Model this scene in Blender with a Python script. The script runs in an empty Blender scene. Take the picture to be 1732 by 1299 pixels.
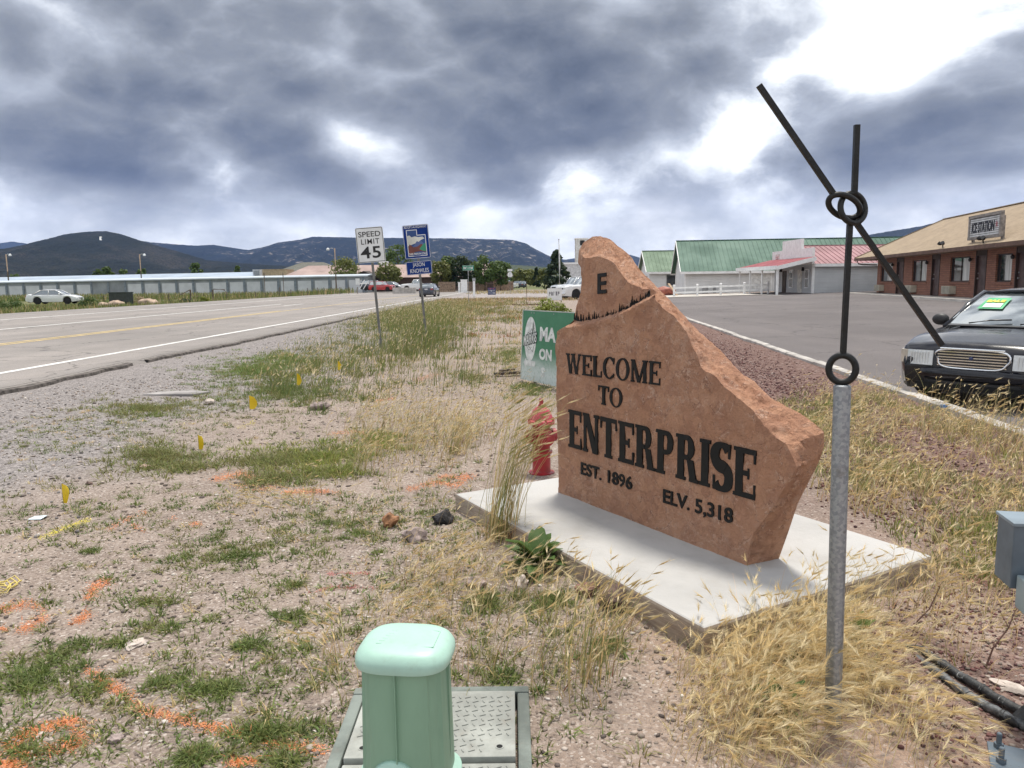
import bpy, bmesh, math, random
import numpy as np
from mathutils import Vector, Matrix, noise
from mathutils.geometry import delaunay_2d_cdt

SC = bpy.context.scene
COL = SC.collection
R = math.radians

# ---------------------------------------------------------------- camera
CAM_H = 1.5
PITCH = math.atan(171.3 / 1290.0)
ROLL = R(0.7)
_f = Vector((0, math.cos(PITCH), -math.sin(PITCH)))
_r0 = Vector((1, 0, 0)); _u0 = Vector((0, math.sin(PITCH), math.cos(PITCH)))
_r = _r0 * math.cos(ROLL) - _u0 * math.sin(ROLL)
_u = _u0 * math.cos(ROLL) + _r0 * math.sin(ROLL)
cam_data = bpy.data.cameras.new('camera')
cam = bpy.data.objects.new('camera', cam_data)
COL.objects.link(cam)
cam.matrix_world = Matrix(((_r.x, _u.x, -_f.x, 0), (_r.y, _u.y, -_f.y, 0), (_r.z, _u.z, -_f.z, CAM_H), (0, 0, 0, 1)))
cam_data.sensor_width = 36.0
cam_data.lens = 36.0 * 1290.0 / 1732.0
cam_data.clip_start = 0.05
cam_data.clip_end = 40000
SC.camera = cam

# ---------------------------------------------------------------- sun, exposure
SUN_DIR = Vector((0.10, 0.29, 1.0)).normalized()          # towards the sun
sun_data = bpy.data.lights.new('sun', 'SUN')
sun_data.energy = 2.7
sun_data.angle = R(11)
sun_data.color = (1.0, 0.945, 0.85)
sun = bpy.data.objects.new('sun', sun_data)
COL.objects.link(sun)
sun.rotation_euler = SUN_DIR.to_track_quat('Z', 'Y').to_euler()
sun.location = (0, 0, 60)
SC.view_settings.view_transform = 'Standard'
SC.view_settings.look = 'None'
SC.view_settings.gamma = 1
SC.view_settings.exposure = 0.68
SC.view_settings.use_curve_mapping = False
SC.render.engine = 'CYCLES'
SC.cycles.max_bounces = 6
SC.cycles.diffuse_bounces = 3
SC.cycles.glossy_bounces = 3
SC.cycles.transmission_bounces = 4
SC.cycles.transparent_max_bounces = 6
SC.cycles.volume_bounces = 0


def survey(u, v, y):
    """real place of a thing seen in direction (u, v) of the survey photo, y metres ahead"""
    a = (u - 866.0) / 1290.0; b = (649.5 - v) / 1290.0
    d = _r * a + _u * b + _f
    t = y / d.y
    return Vector((d.x * t, y, CAM_H + d.z * t))


def on_plane(u, v, z=0.0):
    a = (u - 866.0) / 1290.0; b = (649.5 - v) / 1290.0
    d = _r * a + _u * b + _f
    t = (z - CAM_H) / d.z
    return Vector((d.x * t, d.y * t, z))


def skydir(u, v):
    a = (u - 866.0) / 1290.0; b = (649.5 - v) / 1290.0
    return (_r * a + _u * b + _f).normalized()


# ---------------------------------------------------------------- node helpers
class NT:
    def __init__(s, tree):
        s.t = tree; s.n = tree.nodes; s.l = tree.links
    def node(s, typ, **kw):
        nd = s.n.new(typ)
        for k, v in kw.items():
            if k == 'inp':
                for a, b in v.items():
                    sock = nd.inputs[a]
                    if isinstance(b, bpy.types.NodeSocket): s.l.new(b, sock)
                    else: sock.default_value = b
            else: setattr(nd, k, v)
        return nd
    def math(s, op, a, b=None, c=None, clamp=False):
        nd = s.n.new('ShaderNodeMath'); nd.operation = op; nd.use_clamp = clamp
        for i, x in enumerate((a, b, c)):
            if x is None: continue
            if isinstance(x, bpy.types.NodeSocket): s.l.new(x, nd.inputs[i])
            else: nd.inputs[i].default_value = x
        return nd.outputs[0]
    def vmath(s, op, a, b=None, out=0):
        nd = s.n.new('ShaderNodeVectorMath'); nd.operation = op
        for i, x in enumerate((a, b)):
            if x is None: continue
            if isinstance(x, bpy.types.NodeSocket): s.l.new(x, nd.inputs[i])
            else: nd.inputs[i].default_value = x
        return nd.outputs[out]
    def smooth(s, x, lo, hi, a=0.0, b=1.0):
        nd = s.n.new('ShaderNodeMapRange'); nd.interpolation_type = 'SMOOTHSTEP'
        s.l.new(x, nd.inputs[0])
        for i, q in enumerate((lo, hi, a, b)): nd.inputs[i + 1].default_value = q
        return nd.outputs[0]
    def noise(s, vec, scale, detail=4, rough=0.55, dist=0.0, out=0):
        nd = s.n.new('ShaderNodeTexNoise')
        if vec is not None: s.l.new(vec, nd.inputs['Vector'])
        nd.inputs['Scale'].default_value = scale; nd.inputs['Detail'].default_value = detail
        nd.inputs['Roughness'].default_value = rough; nd.inputs['Distortion'].default_value = dist
        return nd.outputs[out]
    def ramp(s, x, stops, interp='LINEAR'):
        nd = s.n.new('ShaderNodeValToRGB'); cr = nd.color_ramp; cr.interpolation = interp
        s.l.new(x, nd.inputs[0])
        while len(cr.elements) < len(stops): cr.elements.new(0.5)
        for e, (p, c) in zip(cr.elements, stops):
            e.position = p; e.color = (c[0], c[1], c[2], 1)
        return nd.outputs[0]
    def mix(s, f, a, b, typ='MIX'):
        nd = s.n.new('ShaderNodeMix'); nd.data_type = 'RGBA'; nd.blend_type = typ
        for sock, x in ((nd.inputs[0], f), (nd.inputs[6], a), (nd.inputs[7], b)):
            if isinstance(x, bpy.types.NodeSocket): s.l.new(x, sock)
            elif isinstance(x, (int, float)): sock.default_value = x
            else: sock.default_value = (x[0], x[1], x[2], 1)
        return nd.outputs[2]


# ---------------------------------------------------------------- world: blue sky behind broken storm cloud
world = bpy.data.worlds.new('World'); SC.world = world; world.use_nodes = True
world.cycles.sampling_method = 'MANUAL'; world.cycles.sample_map_resolution = 512
W = NT(world.node_tree); W.n.clear()
w_out = W.node('ShaderNodeOutputWorld'); w_bg = W.node('ShaderNodeBackground')
SKY_STRENGTH = 0.1
w_bg.inputs[1].default_value = SKY_STRENGTH
nish = W.node('ShaderNodeTexSky', sky_type='NISHITA', sun_disc=False)
nish.sun_elevation = math.asin(SUN_DIR.z); nish.sun_rotation = math.atan2(SUN_DIR.x, SUN_DIR.y)
nish.altitude = 1600; nish.air_density = 1.0; nish.dust_density = 0.6
w_dir = W.node('ShaderNodeTexCoord').outputs['Generated']
w_dir = W.vmath('NORMALIZE', w_dir)
STR = (1.0, 1.0, 1.75)
w_s = W.vmath('MULTIPLY', w_dir, STR)
warp = W.vmath('SUBTRACT', W.noise(w_s, 2.6, 3, 0.5, out=1), (0.5, 0.5, 0.5))
sc1 = W.node('ShaderNodeVectorMath', operation='SCALE'); W.l.new(warp, sc1.inputs[0]); sc1.inputs[3].default_value = 0.16
w_v = W.vmath('ADD', w_s, sc1.outputs[0])
warp2 = W.vmath('SUBTRACT', W.noise(w_s, 9.0, 5, 0.6, out=1), (0.5, 0.5, 0.5))
sc2 = W.node('ShaderNodeVectorMath', operation='SCALE'); W.l.new(warp2, sc2.inputs[0]); sc2.inputs[3].default_value = 0.12


def billow(vec, base, octs=6, gain=0.62):
    """rounded cloud heads: cellular lumps summed over scales, about 0..1"""
    tot = None; amp = 1.0; sm = 0.0
    for k in range(octs):
        v_ = W.node('ShaderNodeTexVoronoi', feature='F1', inp={'Vector': W.vmath('ADD', vec, (3.7 * k, 1.3 * k, 0.7 * k)), 'Scale': base * 1.95 ** k})
        a_ = W.math('MULTIPLY_ADD', v_.outputs['Distance'], -1.15 * amp, amp)
        tot = a_ if tot is None else W.math('ADD', tot, a_); sm += amp; amp *= gain
    return W.math('DIVIDE', tot, sm)


dens = W.noise(w_v, 3.4, 5, 0.5)
puff = billow(W.vmath('ADD', w_v, sc2.outputs[0]), 5.0)
puff_up = billow(W.vmath('ADD', w_v, (0.006, 0.0, 0.034)), 5.0, 3)
# thickness of the cloud deck: heavy bank low in the north-west, thin and broken to the east
BLOBS = [  # u, v, radius in stretched-direction units, thickness change
    (150, 190, 0.30, 0.34), (520, 200, 0.28, 0.34), (880, 190, 0.28, 0.34), (720, 245, 0.13, 0.34), (480, 225, 0.12, 0.30),
    (1120, 205, 0.15, 0.40), (830, 265, 0.10, 0.26), (1640, 240, 0.20, 0.50), (1440, 275, 0.13, 0.36), (1700, 110, 0.14, 0.24), (1250, 300, 0.08, 0.22),
    (150, 300, 0.16, 0.34), (280, 300, 0.12, 0.26), (1010, 190, 0.14, 0.24), (250, 40, 0.35, 0.26), (700, 20, 0.35, 0.24), (1050, 30, 0.28, 0.26), (1400, 128, 0.035, 0.5),
    (1350, 165, 0.11, -0.62), (1230, 235, 0.085, -0.56), (1190, 260, 0.06, -0.3), (1290, 190, 0.06, -0.3), (1500, 40, 0.13, -0.52), (1540, 130, 0.08, -0.50), (596, 212, 0.05, -0.60), (625, 232, 0.05, -0.40), (655, 255, 0.06, -0.46), (390, 262, 0.07, -0.48), (410, 285, 0.07, -0.3),
    (925, 285, 0.07, -0.36), (985, 268, 0.08, -0.34), (1050, 285, 0.06, -0.25), (60, 300, 0.08, -0.48), (680, 345, 0.11, -0.40), (330, 370, 0.12, -0.35), (900, 350, 0.14, -0.20), (1320, 355, 0.10, -0.30),
    (40, 385, 0.12, -0.25),
]
thick = None
for (bu, bv, br, bg) in BLOBS:
    c = skydir(bu, bv); c = (c.x * STR[0], c.y * STR[1], c.z * STR[2])
    dd = W.vmath('DISTANCE', w_v, c, out=1)
    g = W.smooth(dd, 0.0, br * 1.5, bg, 0.0)
    thick = g if thick is None else W.math('ADD', thick, g)
shape = W.math('ADD', W.math('MULTIPLY_ADD', dens, 1.3, -0.65), W.math('MULTIPLY_ADD', puff, 1.7, -0.66))
shape = W.math('ADD', shape, W.math('MULTIPLY_ADD', W.noise(w_v, 12.0, 9, 0.66), 1.05, -0.50))
tk = W.math('ADD', shape, thick)
tk = W.math('DIVIDE', tk, W.math('MULTIPLY_ADD', W.math('MAXIMUM', tk, 0.0), 0.55, 1.0))                                    # optical thickness
lit = W.math('SUBTRACT', puff, puff_up)                             # faces turned up to the light
tone = W.math('ADD', W.math('MULTIPLY_ADD', tk, 0.66, 0.32), W.math('MULTIPLY', lit, -0.9))
cloud_col = W.ramp(W.math('MAXIMUM', W.math('MINIMUM', tone, 1.0), 0.0), [
    (0.0, (1.0, 1.0, 1.0)), (0.18, (0.90, 0.92, 0.95)), (0.32, (0.60, 0.63, 0.67)), (0.47, (0.34, 0.365, 0.41)),
    (0.66, (0.20, 0.217, 0.243)), (0.84, (0.128, 0.144, 0.173)), (1.0, (0.084, 0.098, 0.125))])
zc = W.node('ShaderNodeSeparateXYZ'); W.l.new(w_dir, zc.inputs[0])
# pale distant cloud layer low over the horizon
low = W.smooth(zc.outputs[2], 0.045, 0.13, 0.85, 0.0)
streak = W.math('ADD', W.math('MULTIPLY', W.noise(W.vmath('MULTIPLY', w_dir, (1, 1, 2.6)), 7.0, 7, 0.55), 0.62), W.math('MULTIPLY', billow(W.vmath('MULTIPLY', w_dir, (1, 1, 1.7)), 11.0, 5), 0.42))
low_col = W.ramp(streak, [(0.36, (0.50, 0.53, 0.575)), (0.49, (0.62, 0.65, 0.685)), (0.60, (0.79, 0.81, 0.835)), (0.70, (0.97, 0.98, 0.99))])
cloud_col = W.mix(low, cloud_col, low_col)
# openings of clear sky where the cloud is thinnest
gap = W.smooth(tk, -1.15, -0.85, 0.35, 0.0)
SKY_GAIN = 10.0
cl10 = W.vmath('MULTIPLY', cloud_col, (SKY_GAIN,) * 3)
W.l.new(W.mix(gap, cl10, nish.outputs[0]), w_bg.inputs[0])
W.l.new(w_bg.outputs[0], w_out.inputs[0])

# ---------------------------------------------------------------- materials
MATS = {}


def new_mat(name):
    m = bpy.data.materials.new(name); m.use_nodes = True
    t = NT(m.node_tree); t.n.clear()
    out = t.node('ShaderNodeOutputMaterial'); b = t.node('ShaderNodeBsdfPrincipled')
    t.l.new(b.outputs[0], out.inputs[0])
    return m, t, b, out


def M(name, col=(0.5, 0.5, 0.5), rough=0.6, metal=0.0, var=0.12, vs=3.0, bump=0.0, bs=40.0, spec=0.5, col2=None, dirt=0.0, stretch=(1, 1, 1), coat=0.0, bdist=0.01, detail=6):
    if name in MATS: return MATS[name]
    m, t, b, out = new_mat(name)
    vec = t.node('ShaderNodeTexCoord').outputs['Object']
    if stretch != (1, 1, 1): vec = t.vmath('MULTIPLY', vec, stretch)
    n = t.noise(vec, vs, detail, 0.6)
    c2 = col2 if col2 else tuple(c * (1 - 2.2 * var) for c in col)
    c1 = col if col2 else tuple(min(1, c * (1 + 0.8 * var)) for c in col)
    c = t.mix(t.smooth(n, 0.32, 0.68), c1, c2)
    if dirt > 0:
        n2 = t.noise(vec, vs * 3.7, 8, 0.7)
        c = t.mix(t.smooth(n2, 0.52, 0.75, 0, dirt), c, (0.20, 0.165, 0.13))
    t.l.new(c, b.inputs['Base Color'])
    t.l.new(t.smooth(n, 0.2, 0.8, max(0.02, rough - 0.08), min(1, rough + 0.1)), b.inputs['Roughness'])
    b.inputs['Metallic'].default_value = metal
    b.inputs['Specular IOR Level'].default_value = spec
    b.inputs['Coat Weight'].default_value = coat
    b.inputs['Coat Roughness'].default_value = 0.04
    if bump > 0:
        bp = t.node('ShaderNodeBump'); bp.inputs['Strength'].default_value = bump; bp.inputs['Distance'].default_value = bdist
        t.l.new(t.noise(vec, bs, 6, 0.6), bp.inputs['Height']); t.l.new(bp.outputs[0], b.inputs['Normal'])
    MATS[name] = m
    return m


def glass(name, tint=(0.02, 0.025, 0.03), rough=0.03):
    if name in MATS: return MATS[name]
    m, t, b, out = new_mat(name)
    b.inputs['Base Color'].default_value = (*tint, 1); b.inputs['Roughness'].default_value = rough
    b.inputs['Specular IOR Level'].default_value = 0.9; b.inputs['Coat Weight'].default_value = 0.6
    b.inputs['Coat Roughness'].default_value = 0.02
    MATS[name] = m
    return m


# ---------------------------------------------------------------- numpy noise
def _hash(ix, iy, seed):
    h = (ix.astype(np.int64) * 374761393 + iy.astype(np.int64) * 668265263 + seed * 974711) & 0xffffffff
    h = ((h ^ (h >> 13)) * 1274126177) & 0xffffffff
    h = h ^ (h >> 16)
    return (h & 0xffff) / 65535.0


def vnoise(x, y, seed=0):
    x = np.asarray(x, float); y = np.asarray(y, float)
    ix = np.floor(x); iy = np.floor(y); fx = x - ix; fy = y - iy
    fx = fx * fx * (3 - 2 * fx); fy = fy * fy * (3 - 2 * fy)
    a = _hash(ix, iy, seed); b = _hash(ix + 1, iy, seed); c = _hash(ix, iy + 1, seed); d = _hash(ix + 1, iy + 1, seed)
    return (a * (1 - fx) + b * fx) * (1 - fy) + (c * (1 - fx) + d * fx) * fy


def fbm(x, y, seed=0, oct=4, rough=0.5):
    s = 0; a = 1; tot = 0
    for k in range(oct):
        s = s + a * vnoise(np.asarray(x) * 2 ** k + 17.3 * k, np.asarray(y) * 2 ** k - 9.1 * k, seed + k); tot += a; a *= rough
    return s / tot


def sstep(x, a, b):
    t = np.clip((np.asarray(x, float) - a) / (b - a), 0, 1)
    return t * t * (3 - 2 * t)


# ---------------------------------------------------------------- mesh builder
def frame_from(d):
    d = Vector(d).normalized()
    a = Vector((0, 0, 1)) if abs(d.z) < 0.95 else Vector((1, 0, 0))
    s = d.cross(a).normalized(); t = s.cross(d).normalized()
    return s, t, d


class MB:
    def __init__(s):
        s.v = []; s.f = []
    def add(s, vs, fs):
        o = len(s.v); s.v.extend([tuple(p) for p in vs]); s.f.extend([tuple(i + o for i in q) for q in fs]); return s
    def quad(s, a, b, c, d): return s.add([a, b, c, d], [(0, 1, 2, 3)])
    def box(s, lo, hi, mtx=None, taper=0.0):
        x0, y0, z0 = lo; x1, y1, z1 = hi; t = taper
        vs = [Vector(p) for p in ((x0, y0, z0), (x1, y0, z0), (x1, y1, z0), (x0, y1, z0), (x0 + t, y0 + t, z1), (x1 - t, y0 + t, z1), (x1 - t, y1 - t, z1), (x0 + t, y1 - t, z1))]
        if mtx is not None: vs = [mtx @ p for p in vs]
        return s.add(vs, [(0, 3, 2, 1), (4, 5, 6, 7), (0, 1, 5, 4), (1, 2, 6, 5), (2, 3, 7, 6), (3, 0, 4, 7)])
    def beam(s, p0, p1, w, h, up=None):
        p0 = Vector(p0); p1 = Vector(p1); d = (p1 - p0).normalized()
        upv = Vector(up) if up else (Vector((0, 0, 1)) if abs(d.z) < 0.95 else Vector((1, 0, 0)))
        a = d.cross(upv).normalized(); b = a.cross(d).normalized()
        vs = []
        for p in (p0, p1):
            for sa, sb in ((-1, -1), (1, -1), (1, 1), (-1, 1)): vs.append(p + a * sa * w / 2 + b * sb * h / 2)
        return s.add(vs, [(0, 1, 2, 3), (7, 6, 5, 4), (0, 4, 5, 1), (1, 5, 6, 2), (2, 6, 7, 3), (3, 7, 4, 0)])
    def tube(s, path, rad, n=8, cap=True):
        path = [Vector(p) for p in path]; k = len(path)
        rads = rad if isinstance(rad, (list, tuple)) else [rad] * k
        vs = []; prev = None
        for i, p in enumerate(path):
            d = (path[min(i + 1, k - 1)] - path[max(i - 1, 0)]).normalized()
            if prev is None: a, b, _ = frame_from(d)
            else:
                a = (prev - d * prev.dot(d)).normalized(); b = d.cross(a)
            prev = a
            for j in range(n):
                q = 2 * math.pi * j / n
                vs.append(p + (a * math.cos(q) + b * math.sin(q)) * rads[i])
        fs = [(i * n + j, i * n + (j + 1) % n, (i + 1) * n + (j + 1) % n, (i + 1) * n + j) for i in range(k - 1) for j in range(n)]
        if cap: fs += [tuple(reversed(range(n))), tuple((k - 1) * n + j for j in range(n))]
        return s.add(vs, fs)
    def ring(s, c, axis, rad, rr, n=28, m=8, squash=(1, 1), square=False):
        a, b, d = frame_from(axis); c = Vector(c); vs = []
        for i in range(n):
            q = 2 * math.pi * i / n; e = a * math.cos(q) * squash[0] + b * math.sin(q) * squash[1]; e2 = e.normalized()
            for j in range(m):
                w = 2 * math.pi * (j + (0.5 if square else 0)) / m; k = rr * (1.2 if square else 1)
                vs.append(c + e * rad + e2 * math.cos(w) * k + d * math.sin(w) * k)
        fs = [(i * m + j, ((i + 1) % n) * m + j, ((i + 1) % n) * m + (j + 1) % m, i * m + (j + 1) % m) for i in range(n) for j in range(m)]
        return s.add(vs, fs)
    def lathe(s, prof, n=24, c=(0, 0, 0), axis=(0, 0, 1), oct=False):
        a, b, d = frame_from(axis); c = Vector(c); vs = []
        for r, z in prof:
            for j in range(n):
                q = 2 * math.pi * (j + 0.5) / n
                vs.append(c + (a * math.cos(q) + b * math.sin(q)) * r + d * z)
        k = len(prof)
        fs = [(i * n + (j + 1) % n, i * n + j, (i + 1) * n + j, (i + 1) * n + (j + 1) % n) for i in range(k - 1) for j in range(n)]
        fs += [tuple(range(n)), tuple(reversed([(k - 1) * n + j for j in range(n)]))]
        return s.add(vs, fs)
    def prism(s, poly, org, ax, ay, depth):
        """flat outline (list of 2-D points) given thickness along ax x ay"""
        org = Vector(org); ax = Vector(ax); ay = Vector(ay); nz = ax.cross(ay).normalized()
        n = len(poly)
        fr = [org + ax * p[0] + ay * p[1] + nz * depth for p in poly]; bk = [org + ax * p[0] + ay * p[1] for p in poly]
        return s.add(fr + bk, [tuple(range(n)), tuple(reversed(range(n, 2 * n)))] + [(i, i + n, (i + 1) % n + n, (i + 1) % n) for i in range(n)])
    def blob(s, c, r, sub=2, jit=0.18, seed=0, flat=1.0):
        bm = bmesh.new(); bmesh.ops.create_icosphere(bm, subdivisions=sub, radius=1)
        r = Vector(r) if not isinstance(r, (int, float)) else Vector((r, r, r)); c = Vector(c); vs = []
        for v in bm.verts:
            q = v.co.copy()
            k = 1 + jit * (noise.noise(q * 1.3 + Vector((seed * 7.7, seed * 3.1, 0))) * 1.6 + noise.noise(q * 3.1 + Vector((seed, 0, seed * 2.3))) * 0.7)
            vs.append(c + Vector((q.x * r.x, q.y * r.y, q.z * r.z)) * k)
        s.add(vs, [tuple(v.index for v in f.verts) for f in bm.faces]); bm.free(); return s
    def build(s, name, mat, parent=None, smooth=False, bevel=0.0, kind=None, auto=None, shared=None):
        me = bpy.data.meshes.new(name)
        me.from_pydata(s.v, [], s.f); me.update()
        if mat: me.materials.append(mat)
        o = bpy.data.objects.new(name, me); COL.objects.link(o)
        if parent: o.parent = parent
        if kind: o['kind'] = kind
        if bevel > 0:
            bm = bmesh.new(); bm.from_mesh(me)
            bmesh.ops.remove_doubles(bm, verts=bm.verts, dist=1e-5)
            es = [e for e in bm.edges if len(e.link_faces) == 2 and e.calc_face_angle(0) > 0.5]
            bmesh.ops.bevel(bm, geom=es, offset=bevel, segments=2, affect='EDGES', profile=0.6, clamp_overlap=True)
            bm.to_mesh(me); bm.free()
        if smooth:
            me.shade_smooth()
            if auto:
                me.set_sharp_from_angle(angle=R(auto))
        return o


def np_mesh(name, verts, faces4=None, faces3=None, mat=None, col=None, parent=None, kind=None, smooth=False):
    """big mesh straight from arrays; col = per-vertex colour"""
    me = bpy.data.meshes.new(name)
    n4 = 0 if faces4 is None else len(faces4); n3 = 0 if faces3 is None else len(faces3)
    me.vertices.add(len(verts)); me.vertices.foreach_set('co', np.asarray(verts, np.float32).ravel())
    loops = []
    if n4: loops.append(np.asarray(faces4, np.int32).ravel())
    if n3: loops.append(np.asarray(faces3, np.int32).ravel())
    loops = np.concatenate(loops)
    me.loops.add(len(loops)); me.loops.foreach_set('vertex_index', loops)
    me.polygons.add(n4 + n3)
    tot = np.concatenate([np.full(n4, 4, np.int32), np.full(n3, 3, np.int32)])
    st = np.concatenate([[0], np.cumsum(tot)[:-1]]).astype(np.int32)
    me.polygons.foreach_set('loop_start', st)
    if smooth: me.polygons.foreach_set('use_smooth', np.ones(n4 + n3, bool))
    me.update(calc_edges=True)
    if col is not None:
        at = me.color_attributes.new('Col', 'FLOAT_COLOR', 'POINT')
        c = np.ones((len(verts), 4), np.float32); c[:, :3] = col
        at.data.foreach_set('color', c.ravel())
    if mat: me.materials.append(mat)
    o = bpy.data.objects.new(name, me); COL.objects.link(o)
    if parent: o.parent = parent
    if kind: o['kind'] = kind
    return o


def tag(o, label=None, cat=None, group=None, kind=None):
    if label: o['label'] = label
    if cat: o['category'] = cat
    if group: o['group'] = group
    if kind: o['kind'] = kind
    return o


def thing(name, label, cat, loc=(0, 0, 0), rz=0.0, group=None):
    o = bpy.data.objects.new(name, None); COL.objects.link(o)
    o.location = loc; o.rotation_euler = (0, 0, rz); o.empty_display_size = 0.2
    return tag(o, label, cat, group)


def copy_tree(o, parent=None):
    c = o.copy(); COL.objects.link(c)
    if parent: c.parent = parent
    for ch in [x for x in COL.objects if x.parent is o]: copy_tree(ch, c)
    return c


_font_tmp = None


def text_mesh(name, body, size, mat, parent, org, ax, ay, depth=0.003, align='CENTER', width=None, spacing=1.0, shear=0.0, bold=0.0):
    """flat solid lettering: org = base point, ax = reading direction, ay = up"""
    cu = bpy.data.curves.new('lettering', 'FONT'); cu.body = body; cu.size = size; cu.align_x = align
    cu.extrude = depth / 2; cu.space_character = spacing; cu.resolution_u = 3; cu.offset = bold; cu.shear = shear
    ob = bpy.data.objects.new('lettering', cu); COL.objects.link(ob)
    me = bpy.data.meshes.new_from_object(ob.evaluated_get(bpy.context.evaluated_depsgraph_get()))
    bpy.data.objects.remove(ob); bpy.data.curves.remove(cu)
    ax = Vector(ax).normalized(); ay = Vector(ay).normalized(); az = ax.cross(ay)
    xs = [v.co.x for v in me.vertices]; k = 1.0
    if width and xs: k = width / (max(xs) - min(xs))
    org = Vector(org)
    for v in me.vertices: v.co = org + ax * (v.co.x * k) + ay * v.co.y + az * v.co.z
    me.materials.clear(); me.materials.append(mat); me.name = name
    o = bpy.data.objects.new(name, me); COL.objects.link(o); o.parent = parent
    return o

# ================================================================ THE SETTING
ROAD_S = 0.0109                                   # the highway runs almost straight ahead


def kerb_x(y): return 4.85 + 0.09 * (np.asarray(y, float) - 7.25)


def lot_z(x, y): return -0.10 + 0.026 * (np.asarray(x, float) - 6.0)


def gz(x, y):
    x = np.asarray(x, float); y = np.asarray(y, float)
    xr = x - ROAD_S * y
    near = sstep(-y, -70, -25)
    z = near * (0.05 * (fbm(x * 0.7, y * 0.7, 3, 3) - 0.5) + 0.022 * (fbm(x * 4, y * 4, 9, 3) - 0.5))
    z = z * sstep(xr, -7.6, -6.0)
    z = z - 0.015 * sstep(-xr, 5.5, 7.4)
    z = z - 0.45 * sstep(-xr, 30.2, 36)                 # verge beyond the road falls away
    kx = kerb_x(y)
    w = sstep(x, kx - 0.05, kx + 0.05)
    z = z * (1 - w) + w * (lot_z(x, y) - 0.012)
    z = z - 0.02 * sstep(y, 66, 74) * sstep(xr, -7.6, -6.5)
    # far plain climbs gently towards the hills
    d = np.maximum(0, y - 160)
    z = z + 0.006 * d
    z = z - 0.10 * sstep(y, -1.2, -3.0) * 0
    return z


def gz1(x, y): return float(gz(x, y))


def span(pts):
    out = []
    for a, b, st in pts:
        out.append(np.arange(a, b, st))
    return np.concatenate(out)


gxs = span([(-4000, -800, 400), (-800, -200, 60), (-200, -40, 8), (-40, -9, 1.5), (-9, -6, 0.25), (-6, 6.5, 0.06), (6.5, 12, 0.5), (12, 60, 4), (60, 400, 40), (400, 4001, 400)])
gys = span([(-60, -4, 6), (-4, 1.0, 0.4), (1.0, 9, 0.06), (9, 20, 0.2), (20, 80, 1.0), (80, 200, 5), (200, 900, 50), (900, 7001, 500)])
gX, gY = np.meshgrid(gxs, gys)
gZ = gz(gX, gY)
xr = gX - ROAD_S * gY; kx = kerb_x(gY)
nz = fbm(gX * 0.6, gY * 0.6, 21, 4); nz2 = fbm(gX * 2.5, gY * 2.5, 44, 4)
z_sh = sstep(-xr + (nz - 0.5) * 2.2 - 0.05 * np.maximum(0, gY - 6), 2.4, 4.2) * sstep(-gY, -95, -60)
z_ci = sstep(gX - (0.9 + 0.10 * gY) + (nz - 0.5) * 2.0, 0.0, 1.4) * sstep(gY + (nz2 - 0.5) * 2, 2.5, 5.5) * sstep(-gY, -60, -40)
z_ci = np.maximum(z_ci, 0.75 * sstep(nz2, 0.5, 0.62) * sstep(gX, 1.1, 1.7) * sstep(-gY, -5, -3))
z_fi = np.maximum(sstep(-xr, 30.5, 32.5), sstep(gY, 150, 170))
z_dirt = sstep(gX + (nz - 0.5) * 1.5, 0.0, 0.8) * sstep(-gY, -5, -3.6)
ny, nx = gX.shape
idx = np.arange(nx * ny).reshape(ny, nx)
f4 = np.stack([idx[:-1, :-1], idx[:-1, 1:], idx[1:, 1:], idx[1:, :-1]], -1).reshape(-1, 4)

m, t, b, out = new_mat('verge_ground')
vec = t.node('ShaderNodeTexCoord').outputs['Object']
zone = t.node('ShaderNodeAttribute', attribute_name='Col')
zs = t.node('ShaderNodeSeparateColor'); t.l.new(zone.outputs['Color'], zs.inputs[0])
alpha = zone.outputs['Alpha']
v1 = t.node('ShaderNodeTexVoronoi', inp={'Vector': vec, 'Scale': 95.0}); v2 = t.node('ShaderNodeTexVoronoi', inp={'Vector': vec, 'Scale': 38.0})
r1 = t.node('ShaderNodeSeparateColor'); t.l.new(v1.outputs['Color'], r1.inputs[0])
r2 = t.node('ShaderNodeSeparateColor'); t.l.new(v2.outputs['Color'], r2.inputs[0])
nl = t.noise(vec, 1.3, 6, 0.6); nm = t.noise(vec, 9.0, 6, 0.65); nf = t.noise(vec, 150.0, 3, 0.6)
sand = t.mix(t.smooth(nl, 0.35, 0.65), (0.315, 0.252, 0.212), (0.225, 0.178, 0.150))
sand = t.mix(t.smooth(nm, 0.45, 0.7, 0, 0.5), sand, (0.20, 0.155, 0.128))
peb = t.ramp(r1.outputs[0], [(0.0, (0.10, 0.078, 0.068)), (0.3, (0.25, 0.20, 0.172)), (0.6, (0.37, 0.305, 0.265)), (0.9, (0.46, 0.40, 0.355)), (1.0, (0.60, 0.55, 0.50))])
sand = t.mix(t.smooth(r1.outputs[1], 0.35, 0.75, 0.0, 0.75), sand, peb)
grav = t.ramp(r2.outputs[0], [(0.0, (0.11, 0.098, 0.095)), (0.4, (0.215, 0.195, 0.19)), (0.8, (0.31, 0.28, 0.27)), (1.0, (0.42, 0.385, 0.365))])
grav = t.mix(t.smooth(r1.outputs[1], 0.3, 0.6, 0.0, 0.7), grav, t.ramp(r1.outputs[0], [(0, (0.11, 0.098, 0.095)), (0.6, (0.27, 0.242, 0.232)), (1, (0.42, 0.385, 0.365))]))
cind = t.ramp(r2.outputs[0], [(0.0, (0.045, 0.022, 0.022)), (0.5, (0.125, 0.066, 0.055)), (0.85, (0.20, 0.125, 0.105)), (1.0, (0.33, 0.26, 0.24))])
cind = t.mix(t.smooth(nm, 0.38, 0.62, 0, 0.65), cind, (0.22, 0.15, 0.125))
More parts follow.
